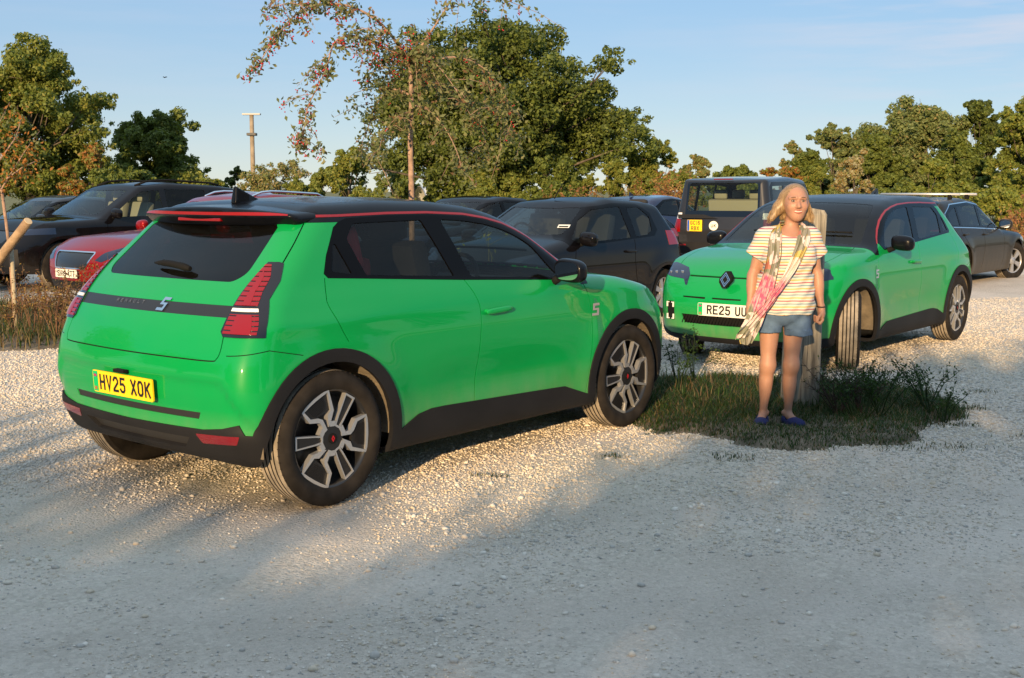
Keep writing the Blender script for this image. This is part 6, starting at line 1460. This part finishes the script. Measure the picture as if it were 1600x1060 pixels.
stems('dock_plant', 'tall dry reddish dock standing between the navy car and the tall grey off-roader', [(px2w(p_, 330, d_).x, d_) for p_, d_ in ((1040, 30), (1048, 30.5), (1056, 30), (1064, 30.4), (1070, 30), (1052, 31), (1044, 31.3), (1034, 31))], 1.75, 96, DEAD, RD, 420, group='dry docks beside the tall grey off-roader', leafsize=.045, spread=.12)
stems('dock_plant', 'tall dry tan dock rising behind the small black hatchback', [(px2w(p_, 330, d_).x, d_) for p_, d_ in ((885, 31), (900, 30.6), (915, 31), (930, 30.8), (948, 31), (968, 30.6), (865, 31), (985, 31))], 1.55, 97, DEAD, RD, 300, group='dry docks behind the dark saloons', leafsize=.04, spread=.14)
stems('dock_plant', 'tall dry reddish dock at the far right beyond the grey estate', [(px2w(p_, 400, d_).x, d_) for p_, d_ in ((1592, 26), (1600, 25), (1585, 27), (1610, 26), (1578, 29))], 1.2, 98, DEAD, RD, 300, group='dry docks at the right edge', leafsize=.04, spread=.2)
x = np.random.default_rng(3).uniform(-26, 26, 60000); y = np.random.default_rng(4).uniform(29.5, 36, 60000)
blades('rough_grass', x, y, .25 + .35 * np.random.default_rng(5).random(60000), np.full(60000, .03), .6, GR, 58, w=[.3, .15, .35, .2])

# ---------------------------------------------------------------- tall hedge behind the viewer, whose shadow lies over the foreground
su = np.array([-.966, .259]); sv = np.array([.259, .966])
def occl(u): return (np.interp(u, [-12, -1.2, -.5, .2, .7, 1.1, 1.6, 2.0, 3, 3.7, 4.5, 12], [11.6, 11.4, 10.9, 10.5, 8.7, 7.0, 5.6, 4.0, 4.2, 4.7, 5.4, 6.0]) + 12) * math.tan(R(SUN_EL))
r_ = np.random.default_rng(200); segs = np.arange(-14, 14.1, 2.0)
for i, u0 in enumerate(segs):
    root = empty('hedge', (*(su * u0 + sv * -12), 0), label='tall dense hedge bush behind the viewer', cat='hedge', group='hedge bushes behind the viewer')
    n = 5200; u = u0 + (r_.random(n) - .5) * 2.1; hh = occl(u) - .10 + .40 * (noise2(u * 3, u * 0 + 3, 71, 4, .8) - .55); z = hh * (1 - r_.random(n) ** 1.3 * 1.0); z = np.where(r_.random(n) < .25, hh - r_.random(n) ** 2 * .35, z); z = np.where(r_.random(n) < .05, hh + .45 * r_.random(n) ** 2, z); v = -12 + (r_.random(n) - .5) * .9
    P = np.stack([su[0] * u + sv[0] * v, su[1] * u + sv[1] * v, z], 1) - np.array([*(su * u0 + sv * -12), 0]); nr = r_.normal(size=(n, 3)); nr /= np.linalg.norm(nr, axis=1, keepdims=True); a = np.cross(nr, r_.normal(size=(n, 3))); a /= np.linalg.norm(a, axis=1, keepdims=True); b = np.cross(nr, a); s = .055 + .05 * r_.random((n, 1)); s = np.where((hh - z)[:, None] > .5, s * 1.6, s)
    leaves_obj('crown', np.stack([P - a * s, P - b * s * .6, P + a * s, P + b * s * .6], 1).reshape(-1, 3), LG['mid'], 300 + i, root)
    mb = MB()
    for k in range(4): q = (k - 1.5) * .5; mb.tube([(su[0] * q, su[1] * q, -.1), (su[0] * q * 1.1, su[1] * q * 1.1, 2.2)], [.05, .02], 6)
    mb.build('trunk', BARK, root)

# ---------------------------------------------------------------- unseen trees added round the viewer to give dark reflections in paint and glass
for i, (x_, y_, w_, h_, kd) in enumerate(((14, -9, 9, 8, 'mid'), (21, -2, 9, 9, 'dark'), (27, 7, 9, 9, 'mid'), (9, -17, 9, 8, 'dark'), (-17, -5, 8, 7, 'mid'), (-22, 3, 9, 8, 'dark'), (-24, 12, 8, 8, 'olive'))):
    r_ = np.random.default_rng(400 + i); root = empty('tree', (x_, y_, 0), label='unseen broad leafy tree beside the viewer, added for its reflection', cat='tree', group='unseen trees added for reflections')
    d = r_.normal(size=(34, 3)); d /= np.linalg.norm(d, axis=1, keepdims=True); Cc = d * np.array([w_ * .40, w_ * .34, h_ * .36]) * r_.random((34, 1)) ** .4 + [0, 0, h_ * .52]; Rr2 = .9 + .9 * r_.random(34)
    Q, _ = leaf_cloud(Cc, Rr2, 13000, .15, 420 + i, shell=.4); Q[:, 2] = np.maximum(Q[:, 2], .03); leaves_obj('crown', Q, LG[kd], 440 + i, root)
    mb = MB(); mb.tube([(0, 0, -.1), (.1, 0, h_ * .3), (0, .1, h_ * .7)], [.3, .25, .1], 8)
    for q in range(8): mb.tube([(.05, 0, h_ * (.2 + .05 * q)), tuple(Cc[q])], [.1, .03], 5)
    mb.build('trunk', BARK, root)
# ---------------------------------------------------------------- the woman
def v3(p): return np.array(p, float)
def cone(x, y, z, a, b, ra, rb):
    a, b = v3(a), v3(b); ba = b - a; l2 = ba @ ba; t = np.clip(((x - a[0]) * ba[0] + (y - a[1]) * ba[1] + (z - a[2]) * ba[2]) / l2, 0, 1)
    return np.sqrt((x - a[0] - t * ba[0]) ** 2 + (y - a[1] - t * ba[1]) ** 2 + (z - a[2] - t * ba[2]) ** 2) - (ra + (rb - ra) * t)
def ell(x, y, z, c, r):
    k = np.sqrt(((x - c[0]) / r[0]) ** 2 + ((y - c[1]) / r[1]) ** 2 + ((z - c[2]) / r[2]) ** 2); return (k - 1) * min(r) * .9
def un(k, *fs):
    f = fs[0]
    for g in fs[1:]: f = smin(f, g, k)
    return f
PL = (1.766, 7.633)
HC = (.048, -.005, 1.452)      # head centre
def torso(x, y, z):
    f = un(.05, ell(x, y, z, (-.012, .01, .80), (.172, .118, .13)), ell(x, y, z, (-.002, .01, .97), (.138, .10, .20)), ell(x, y, z, (.008, .005, 1.13), (.155, .105, .16)))
    f = un(.04, f, cone(x, y, z, (-.135, .01, 1.232), (.155, .01, 1.236), .052, .052), ell(x, y, z, (-.060, -.075, 1.115), (.068, .05, .068)), ell(x, y, z, (.080, -.075, 1.115), (.068, .05, .068)))
    return f
ARM_L = [(.168, .01, 1.232), (.214, .035, .985), (.238, .0, .775)]     # at the right of the picture
ARM_R = [(-.150, .01, 1.230), (-.205, .03, .985), (-.232, -.03, .79)]
def arms(x, y, z):
    f = None
    for S_, E_, W_ in (ARM_L, ARM_R):
        g = un(.03, cone(x, y, z, S_, E_, .040, .029), cone(x, y, z, E_, W_, .031, .020)); m = tuple(np.array(E_) * .7 + np.array(W_) * .3); g = smin(g, ell(x, y, z, m, (.033, .033, .07)), .02); f = g if f is None else np.minimum(f, g)
    return f
LEGS = [((-.088, .015, .80), (-.100, -.005, .405), (-.118, .02, .075), (-.158, -.09, .035)), ((.070, .015, .80), (.052, -.005, .405), (.045, .02, .075), (.088, -.09, .035))]
def legs(x, y, z):
    f = None
    for Hh, K_, A_, T_ in LEGS:
        calf = tuple(np.array(K_) * .70 + np.array(A_) * .30 + np.array((0, .022, 0)))
        g = un(.035, cone(x, y, z, Hh, K_, .083, .043), cone(x, y, z, K_, A_, .040, .023), ell(x, y, z, calf, (.041, .047, .105)), ell(x, y, z, (K_[0], K_[1] - .022, K_[2]), (.038, .032, .045)))
        g = smin(g, cone(x, y, z, A_, (T_[0] * .75 + A_[0] * .25, -.04, .035), .025, .028), .02)
        s_ = 1 if K_[0] > -.02 else -1
        g = smin(g, ell(x, y, z, (A_[0] - .03 * s_, A_[1], .085), (.012, .012, .014)), .015); f = g if f is None else np.minimum(f, g)
    return f
def head(x, y, z):
    cx, cy, cz = HC; X, Y, Z = x - cx, y - cy, z - cz; f = ell(X, Y, Z, (0, .012, .026), (.077, .094, .090)); f = un(.035, f, ell(X, Y, Z, (0, -.028, -.035), (.065, .060, .072)), ell(X, Y, Z, (0, -.052, -.085), (.028, .026, .026)))
    f = un(.022, f, ell(X, Y, Z, (-.036, -.066, -.022), (.022, .016, .02)), ell(X, Y, Z, (.036, -.066, -.022), (.022, .016, .02)))      # cheeks raised by the smile
    f = un(.012, f, cone(X, Y, Z, (0, -.078, .016), (0, -.104, -.020), .008, .0125)); f = un(.008, f, ell(X, Y, Z, (-.012, -.090, -.024), (.008, .010, .007)), ell(X, Y, Z, (.012, -.090, -.024), (.008, .010, .007)))
    f = un(.012, f, cone(X, Y, Z, (-.05, -.066, .032), (-.012, -.082, .034), .007, .008), cone(X, Y, Z, (.05, -.066, .032), (.012, -.082, .034), .007, .008))     # brows
    for s_ in (-1, 1): f = smax(f, -ell(X, Y, Z, (s_ * .031, -.098, .014), (.018, .018, .0085)), .012)      # eye sockets
    f = smax(f, -ell(X, Y, Z - 5.5 * X * X, (0, -.100, -.053), (.031, .015, .0085)), .006)      # mouth opening
    for s_ in (-1, 1): f = un(.008, f, ell(X, Y, Z, (s_ * .078, .004, -.004), (.010, .018, .030)))
    return f
def finger(x, y, z, pts, r0, r1):
    f = None; n = len(pts) - 1
    for i in range(n): g = cone(x, y, z, pts[i], pts[i + 1], r0 + (r1 - r0) * i / n, r0 + (r1 - r0) * (i + 1) / n); f = g if f is None else smin(f, g, .004)
    return f
def hand(x, y, z, W, side):
    """a loosely closed hand below the wrist W; side +1 thumb towards -x"""
    X, Y, Z = (x - W[0]) , y - W[1], z - W[2]
    s = side
    f = un(.015, cone(X, Y, Z, (0, 0, .01), (0, -.004, -.03), .021, .024), ell(X, Y, Z, (.002 * s, -.004, -.048), (.018, .034, .040)))
    for i, (dy, L_) in enumerate(((-.030, .030), (-.011, .034), (.008, .032), (.025, .026))):
        k = (.004 * s, dy, -.078 + .004 * abs(i - 1)); p = (-.012 * s, dy - .001, -.082 - L_ * .45); q = (-.034 * s, dy - .002, -.074 - L_ * .30); t_ = (-.036 * s, dy - .001, -.052)
        f = smin(f, finger(X, Y, Z, [k, p, q, t_], .0095 - .0008 * (i == 3), .0078), .005)
    f = smin(f, finger(X, Y, Z, [(-.006 * s, -.026, -.030), (-.022 * s, -.040, -.050), (-.030 * s, -.036, -.074)], .011, .0085), .006)
    return f
def body(x, y, z):
    f = un(.03, torso(x, y, z), legs(x, y, z)); f = un(.03, f, arms(x, y, z)); f = un(.025, f, cone(x, y, z, (.012, .012, 1.23), (.040, .012, 1.37), .048, .044))
    f = smin(f, head(x, y, z), .02); f = smin(f, hand(x, y, z, ARM_L[2], 1), .012); f = smin(f, hand(x, y, z, ARM_R[2], -1), .012)
    return f
woman = empty('person', (PL[0], PL[1], 0), label='smiling woman in striped t-shirt and denim shorts standing before the timber post', cat='person')
SKIN = mat('skin', (.36, .19, .13), .5, col2=(.42, .225, .155), vscale=9, subsurf=.12, bump=.05, bscale=200)
# the head is meshed finer than the rest and both meet hidden in the neck: one field, one surface per grid
def skin_mesh():
    V1, F1 = surface_nets(body, (-.32, -.20, -.01), (.33, .18, 1.60), .0065); V1 = project(body, V1, 2, .004); return V1, F1
V_, F_ = skin_mesh(); mesh_np('body', V_, F_, woman, SKIN, N=normals_of(body, V_, .0025))
# face details
def small(name, c, r, m, parent, h=None, fn=None):
    f = fn or (lambda x, y, z: ell(x, y, z, c, r)); e = max(r) + .004; return implicit_obj(name, f, tuple(np.array(c) - e), tuple(np.array(c) + e), h or min(r) / 2.2, m, parent)
hx, hy, hz = HC
for s_ in (-1, 1):
    ey = small('eye', (hx + s_ * .030, hy - .077, hz + .014), (.0115, .006, .0030), mat('eye_white', (.55, .50, .46), .2), woman)
    small('iris', (hx + s_ * .030, hy - .0815, hz + .0138), (.0045, .002, .0028), mat('iris_dark', (.04, .035, .03), .15), ey)
    for dz, dy_, rr, mm in ((.0062, -.0800, .0022, mat('lash_brown', (.05, .03, .02), .7)), (-.0048, -.0795, .0014, mat('lash_brown', (.05, .03, .02), .7))):
        lm = MB(); lm.tube([(hx + s_ * (.030 + t * .014), hy + dy_ + .0035 * t * t, hz + .014 + dz - .004 * t * t * (1 if dz > 0 else -1)) for t in np.linspace(-1, 1, 7)], rr, 5); lm.build('eyelid', mm, ey)
    bm_ = MB(); bm_.tube([(hx + s_ * (.030 + t * .019), hy - .0885 + .008 * max(0, t) ** 2 + .001, hz + .0375 - .004 * t * t) for t in np.linspace(-1, 1, 7)], [.0014, .0024, .0028, .0028, .0024, .002, .001], 5); bm_.build('eyebrow', mat('brow_hair', (.13, .075, .04), .8), woman)
small('teeth', (hx, hy - .0850, hz - .0505), (.0250, .007, .0062), mat('teeth', (.62, .59, .54), .25), woman)
for dz in (.0076, -.0092):
    lm = MB(); lm.tube([(hx + t * .031, hy - .0935 + .015 * t * t, hz - .0535 + dz + (.0115 if dz < 0 else .0045) * t * t) for t in np.linspace(-1, 1, 9)], [.001, .0020, .0028, .0032, .0030, .0032, .0028, .0020, .001], 6); lm.build('lip', mat('lips', (.36, .09, .08), .4), woman)
# hair
def hair_f(x, y, z):
    cx, cy, cz = HC; X, Y, Z = x - cx, y - cy, z - cz
    cap = ell(X, Y, Z, (0, .028, .032), (.087, .100, .094))
    face = ell(X, Y, Z, (.006, -.115, -.010), (.074, .102, .103)); cap = smax(cap, -face, .012)
    left = un(.04, cone(X, Y, Z, (-.068, .030, .04), (-.100, .025, -.03), .024, .032), cone(X, Y, Z, (-.100, .025, -.03), (-.146, .005, -.100), .032, .018))
    right = un(.04, cone(X, Y, Z, (.070, .045, .03), (.080, .050, -.06), .016, .022), cone(X, Y, Z, (.080, .050, -.06), (.108, .040, -.115), .022, .012))
    back = un(.05, cone(X, Y, Z, (-.03, .075, .0), (-.05, .070, -.09), .055, .035), cone(X, Y, Z, (.03, .075, 0), (.045, .070, -.09), .055, .035))
    f = un(.04, cap, left, right, back)
    return smax(f, -ell(X, Y, Z, (.004, -.115, -.03), (.064, .085, .09)), .008)
hm = bpy.data.materials.new('blonde_hair'); hm.use_nodes = True; t = hm.node_tree; b_ = t.nodes['Principled BSDF']; b_.inputs['Roughness'].default_value = .42; b_.inputs['Anisotropic'].default_value = .5
tcn = t.nodes.new('ShaderNodeTexCoord'); mpn = t.nodes.new('ShaderNodeMapping'); mpn.inputs['Scale'].default_value = (170, 170, 7); nn = t.nodes.new('ShaderNodeTexNoise'); nn.inputs['Scale'].default_value = 1; nn.inputs['Detail'].default_value = 4; rr = t.nodes.new('ShaderNodeValToRGB')
rr.color_ramp.elements[0].position = .35; rr.color_ramp.elements[1].position = .65; rr.color_ramp.elements[0].color = (.15, .09, .045, 1); rr.color_ramp.elements[1].color = (.36, .24, .12, 1); t.links.new(tcn.outputs['Object'], mpn.inputs[0]); t.links.new(mpn.outputs[0], nn.inputs[0]); t.links.new(nn.outputs['Fac'], rr.inputs[0]); t.links.new(rr.outputs[0], b_.inputs[0])
hair = implicit_obj('hair', hair_f, (-.14, -.12, 1.24), (.20, .16, 1.60), .0045, hm, woman)
# loose strands on the outline
r_ = np.random.default_rng(8); mb = MB()
for i in range(420):
    s_ = -1 if r_.random() < .6 else 1; a = r_.random(); dp_ = r_.random()
    y0 = hy + .02 + .07 * dp_; top_ = np.array([hx + s_ * (.012 + .055 * a), y0 - .02, hz + .126 - .045 * a ** 2]); up_ = np.array([hx + s_ * (.080 + .010 * a), y0, hz + .06]); mid = np.array([hx + s_ * ((.104 if s_ < 0 else .088) + .016 * r_.random()), y0 - .004, hz - .02]); out_ = .048 if s_ < 0 else .012
    end = np.array([hx + s_ * (.100 + out_ + .022 * r_.random()), y0 - .01 - .02 * r_.random(), hz - .095 - .040 * r_.random()])
    mb.tube([up_ * .3 + mid * .7, mid, mid * .45 + end * .55 + [s_ * .006, 0, 0], end], [.0005, .0012, .0011, .0003], 3, cap=False)
mb.build('loose_strands', hm, hair)
# t-shirt
def tee(x, y, z):
    f = torso(x, y, z) - .014 - .008 * np.clip((1.0 - z) / .25, 0, 1)
    f = smin(f, ell(x, y, z, (-.005, .005, .90), (.168, .120, .24)), .05)
    f = un(.03, f, cone(x, y, z, (-.130, .01, 1.225), (-.205, .03, 1.115), .062, .056), cone(x, y, z, (.150, .01, 1.228), (.226, .03, 1.115), .062, .058))
    w_ = .004 * np.sin(x * 38 + z * 22) * np.sin(z * 30 + x * 9) + .0025 * np.sin(x * 75 - z * 60)
    f = f + w_ * np.clip((1.22 - z) / .2, .2, 1)
    f = np.maximum(f, (.742 + .004 * np.sin(x * 30) - .012 * x) - z)
    for s_ in (-1, 1):
        c0 = np.array((.217 * s_ + (.010 if s_ > 0 else 0), .03, 1.118)); d_ = np.array((.52 * s_, .1, -.85)); g = (x - c0[0]) * d_[0] + (y - c0[1]) * d_[1] + (z - c0[2]) * d_[2]; g = np.where((x * s_ > .15) & (z > 1.0), g, -1.); f = np.maximum(f, g)
    neck = ell(x, y, z, (.022, -.05, 1.295), (.088, .085, .062)); f = smax(f, -neck, .008); f = smax(f, -cone(x, y, z, (.012, .012, 1.25), (.040, .012, 1.37), .056, .056), .006)
    return f
tm = bpy.data.materials.new('striped_jersey'); tm.use_nodes = True; t = tm.node_tree; b_ = t.nodes['Principled BSDF']; b_.inputs['Roughness'].default_value = .9
tcn = t.nodes.new('ShaderNodeTexCoord'); sx = t.nodes.new('ShaderNodeSeparateXYZ'); t.links.new(tcn.outputs['Object'], sx.inputs[0]); nz = t.nodes.new('ShaderNodeTexNoise'); nz.inputs['Scale'].default_value = 7; t.links.new(tcn.outputs['Object'], nz.inputs[0])
md = t.nodes.new('ShaderNodeMath'); md.operation = 'MULTIPLY_ADD'; md.inputs[1].default_value = .012; t.links.new(nz.outputs['Fac'], md.inputs[0]); t.links.new(sx.outputs[2], md.inputs[2])
ml = t.nodes.new('ShaderNodeMath'); ml.operation = 'MULTIPLY'; ml.inputs[1].default_value = 1 / .057; fr_ = t.nodes.new('ShaderNodeMath'); fr_.operation = 'FRACT'; t.links.new(md.outputs[0], ml.inputs[0]); t.links.new(ml.outputs[0], fr_.inputs[0])
rr = t.nodes.new('ShaderNodeValToRGB'); rr.color_ramp.interpolation = 'CONSTANT'; W3 = (.58, .55, .50, 1); cols = [(0, (.60, .38, .10, 1)), (.13, W3), (.333, (.17, .29, .33, 1)), (.463, W3), (.666, (.36, .09, .12, 1)), (.79, W3)]
el = rr.color_ramp.elements; el[0].position, el[0].color = cols[0]; el[1].position, el[1].color = cols[1]
for p_, c_ in cols[2:]: e_ = el.new(p_); e_.color = c_
t.links.new(fr_.outputs[0], rr.inputs[0]); t.links.new(rr.outputs[0], b_.inputs[0])
implicit_obj('tshirt', tee, (-.30, -.18, .72), (.33, .17, 1.34), .0075, tm, woman)
# denim shorts
def shorts(x, y, z):
    f = ell(x, y, z, (-.010, .008, .785), (.192, .130, .135))
    for i, (Hh, K_, A_, T_) in enumerate(LEGS):
        bot = .622 if i == 0 else .600; o_ = -.012 if i == 0 else .012
        o_ = -.022 if i == 0 else .026; g = cone(x, y, z, (Hh[0] + .0, .01, .78), (Hh[0] + o_, .005, .58), .094, .088); g = np.maximum(g, bot - z)
        cuff = np.maximum(np.abs(z - bot - .020) - .020, cone(x, y, z, (Hh[0] + .0, .01, .78), (Hh[0] + o_, .005, .58), .097, .091)); g = np.minimum(g, cuff); f = smin(f, g, .012)
    f = np.maximum(f, np.where(x < -.012, .622, .600) - z); f = f + .002 * np.sin(x * 60 + z * 40) * np.sin(z * 55)
    f = smax(f, -np.maximum(np.abs(x + .012) - .007 - .03 * (.66 - z), z - .662), .008); return np.maximum(f, z - .80)
implicit_obj('shorts', shorts, (-.24, -.16, .57), (.24, .18, .83), .0075, mat('denim', (.055, .10, .18), .9, col2=(.09, .15, .25), vscale=14, bump=.15, bscale=250), woman)
# slip-on shoes
for Hh, K_, A_, T_ in LEGS:
    dx = (T_[0] - A_[0])
    def shoe(x, y, z, A_=A_, T_=T_):
        f = un(.03, ell(x, y, z, (A_[0] + .002, .035, .035), (.040, .048, .042)), ell(x, y, z, ((A_[0] + T_[0]) / 2, -.03, .030), (.044, .062, .038)), ell(x, y, z, (T_[0], -.095, .030), (.046, .052, .034)))
        f = smax(f, .010 - z, .006); return smax(f, -cone(x, y, z, (A_[0], .015, .20), (A_[0] + (T_[0] - A_[0]) * .3, -.012, .062), .045, .036), .006)
    sh = implicit_obj('shoe', shoe, (A_[0] - .11, -.17, 0), (A_[0] + .11, .10, .09), .006, mat('navy_canvas', (.012, .018, .095), .85), woman)
    def sole(x, y, z, A_=A_, T_=T_): f = un(.03, ell(x, y, z, (A_[0] + .002, .035, .01), (.038, .047, .03)), ell(x, y, z, ((A_[0] + T_[0]) / 2, -.03, .01), (.047, .065, .03)), ell(x, y, z, (T_[0], -.095, .01), (.049, .056, .03))); return np.maximum(np.maximum(f, z - .013), .0005 - z)
    implicit_obj('sole', sole, (A_[0] - .11, -.17, -.005), (A_[0] + .11, .10, .03), .006, mat('pale_sole', (.42, .38, .30), .8), sh)
wb_ = MB(); W_ = ARM_L[2]; wb_.tube([(W_[0] - .003 + .0255 * math.cos(a), W_[1] + .0255 * math.sin(a), W_[2] + .012 + .003 * math.sin(a)) for a in [2 * math.pi * i / 20 for i in range(21)]], .0048, 6, cap=False); wb_.build('wristband', mat('band_black', (.02, .015, .015), .6), woman)
# scarf: two folded lengths of thin cloth
def scarf_mat():
    m = bpy.data.materials.new('floral_scarf'); m.use_nodes = True; t = m.node_tree; b_ = t.nodes['Principled BSDF']; b_.inputs['Roughness'].default_value = .85; N = t.nodes.new; K = t.links.new
    tcn = N('ShaderNodeTexCoord'); mp_ = N('ShaderNodeMapping'); K(tcn.outputs['Object'], mp_.inputs[0]); nz = N('ShaderNodeTexNoise'); nz.inputs['Scale'].default_value = 9; nz.inputs['Detail'].default_value = 3; K(mp_.outputs[0], nz.inputs[0])
    vm = N('ShaderNodeVectorMath'); vm.operation = 'MULTIPLY_ADD'; vm.inputs[1].default_value = (.16, .16, .16); K(nz.outputs['Color'], vm.inputs[0]); K(mp_.outputs[0], vm.inputs[2])
    vo = N('ShaderNodeTexVoronoi'); vo.inputs['Scale'].default_value = 15; K(vm.outputs[0], vo.inputs[0]); r = N('ShaderNodeValToRGB'); r.color_ramp.interpolation = 'CONSTANT'; K(vo.outputs['Color'], r.inputs[0])
    cs = [(0, (.66, .55, .50, 1)), (.22, (.20, .205, .15, 1)), (.40, (.64, .56, .54, 1)), (.53, (.48, .38, .12, 1)), (.62, (.62, .50, .50, 1)), (.72, (.26, .25, .21, 1)), (.86, (.42, .16, .12, 1)), (.90, (.60, .52, .50, 1))]
    e = r.color_ramp.elements; e[0].position, e[0].color = cs[0]; e[1].position, e[1].color = cs[1]
    for p_, c_ in cs[2:]: q = e.new(p_); q.color = c_
    # one large pink flower across the chest
    sx = N('ShaderNodeVectorMath'); sx.operation = 'DISTANCE'; sx.inputs[1].default_value = (-.075, -.17, .965); K(vm.outputs[0], sx.inputs[0]); mr = N('ShaderNodeMapRange'); mr.inputs[1].default_value = .135; mr.inputs[2].default_value = .165; mr.inputs[3].default_value = 1; mr.inputs[4].default_value = 0; K(sx.outputs['Value'], mr.inputs[0])
    pk = N('ShaderNodeValToRGB'); pk.color_ramp.elements[0].color = (.50, .10, .20, 1); pk.color_ramp.elements[1].color = (.58, .36, .38, 1); pk.color_ramp.elements[0].position = .4; pk.color_ramp.elements[1].position = .6; n2 = N('ShaderNodeTexNoise'); n2.inputs['Scale'].default_value = 30; K(tcn.outputs['Object'], n2.inputs[0]); K(n2.outputs['Fac'], pk.inputs[0])
    mx_ = N('ShaderNodeMix'); mx_.data_type = 'RGBA'; K(mr.outputs[0], mx_.inputs[0]); K(r.outputs[0], mx_.inputs[6]); K(pk.outputs[0], mx_.inputs[7]); K(mx_.outputs[2], b_.inputs[0]); return m
SCM = scarf_mat()
def wpt(px, py, y): v = px2w(px, py, PL[1] + y); return (v.x - PL[0], y, v.z)
scarf = empty('scarf', (PL[0], PL[1], 0), label='long floral scarf in pink, cream and grey-green hanging round the woman’s neck', cat='scarf')
def ribbon(name, path, widths, dirs, seed, fold=.015):
    """path: centre points; dirs: across directions"""
    r_ = np.random.default_rng(seed); n = 60; m = 26; P = np.array(path, float); tt = np.linspace(0, len(P) - 1, n)
    def cr(A, t):
        k = min(int(t), len(A) - 2); u = t - k; p0, p1, p2, p3 = A[max(k - 1, 0)], A[k], A[k + 1], A[min(k + 2, len(A) - 1)]; return .5 * (2 * p1 + (p2 - p0) * u + (2 * p0 - 5 * p1 + 4 * p2 - p3) * u * u + (3 * p1 - p0 - 3 * p2 + p3) * u ** 3)
    Wd = np.array(widths, float); Dd = np.array(dirs, float); V = []; ph = r_.random(4) * 6
    for i, t in enumerate(tt):
        c = cr(P, t); w = cr(Wd[:, None], t)[0]; d = cr(Dd, t); d /= np.linalg.norm(d)
        for j in range(m):
            s_ = j / (m - 1) - .5; f = fold * (math.sin(s_ * 17 + ph[0] + i * .05) + .6 * math.sin(s_ * 31 + ph[1] - i * .08)) * min(1, .4 + w / .1)
            q = c + d * w * s_ + np.array([0, -1, 0]) * (f + .012 * math.cos(s_ * 3.14)) + np.array([0, 0, 1]) * .004 * math.sin(i * .6 + s_ * 8 + ph[2]); V.append(q)
    V = np.array(V); i, j = np.meshgrid(np.arange(n - 1), np.arange(m - 1), indexing='ij'); a = (i * m + j).ravel(); F = np.stack([a, a + 1, a + m + 1, a + m], 1)
    # thickness
    off = np.array([0, .0022, 0]); V2 = V + off; F2 = F[:, ::-1] + len(V); o = mesh_np(name, np.concatenate([V, V2]), np.concatenate([F, F2]), scarf, SCM); return o
ribbon('front_length', [wpt(1235, 350, .05), wpt(1215, 352, -.02), wpt(1211, 372, -.110), wpt(1209, 400, -.150), wpt(1202, 430, -.155), wpt(1192, 460, -.158), wpt(1182, 490, -.16), wpt(1172, 515, -.15), wpt(1166, 538, -.14)], [.05, .07, .085, .095, .10, .14, .16, .14, .07], [(0, .5, 1), (.6, .3, .6), (1, 0, .1), (1, 0, .1), (1, 0, .25), (1, 0, .4), (1, 0, .5), (1, 0, .3), (1, 0, .1)], 1)
ribbon('front_length', [wpt(1235, 350, .06), wpt(1257, 352, -.01), wpt(1256, 375, -.118), wpt(1245, 405, -.160), wpt(1230, 432, -.172), wpt(1212, 458, -.178), wpt(1192, 484, -.182), wpt(1172, 508, -.175), wpt(1158, 528, -.165)], [.05, .065, .085, .095, .11, .15, .18, .16, .08], [(0, .5, 1), (.6, -.3, -.6), (1, 0, -.1), (1, 0, .3), (1, 0, .5), (.8, 0, .6), (.8, 0, .6), (.9, 0, .5), (1, 0, .2)], 2)
# bird far off in the sky
bd = MB(); q = px2w(257, 121, 70)
for s_ in (-1, 1): bd.prism([(q.x, q.y, q.z), (q.x + s_ * .07, q.y + .04, q.z + .05), (q.x + s_ * .13, q.y + .1, q.z + .04), (q.x + s_ * .06, q.y + .1, q.z + .01)], (0, .01, -.02))
bd.tube([(q.x - .02, q.y - .10, q.z), (q.x, q.y, q.z - .01), (q.x + .02, q.y + .10, q.z)], [.01, .035, .015], 6); tag(bd.build('bird', MATTEB), 'tiny dark bird flying in the sky on the left', 'bird')
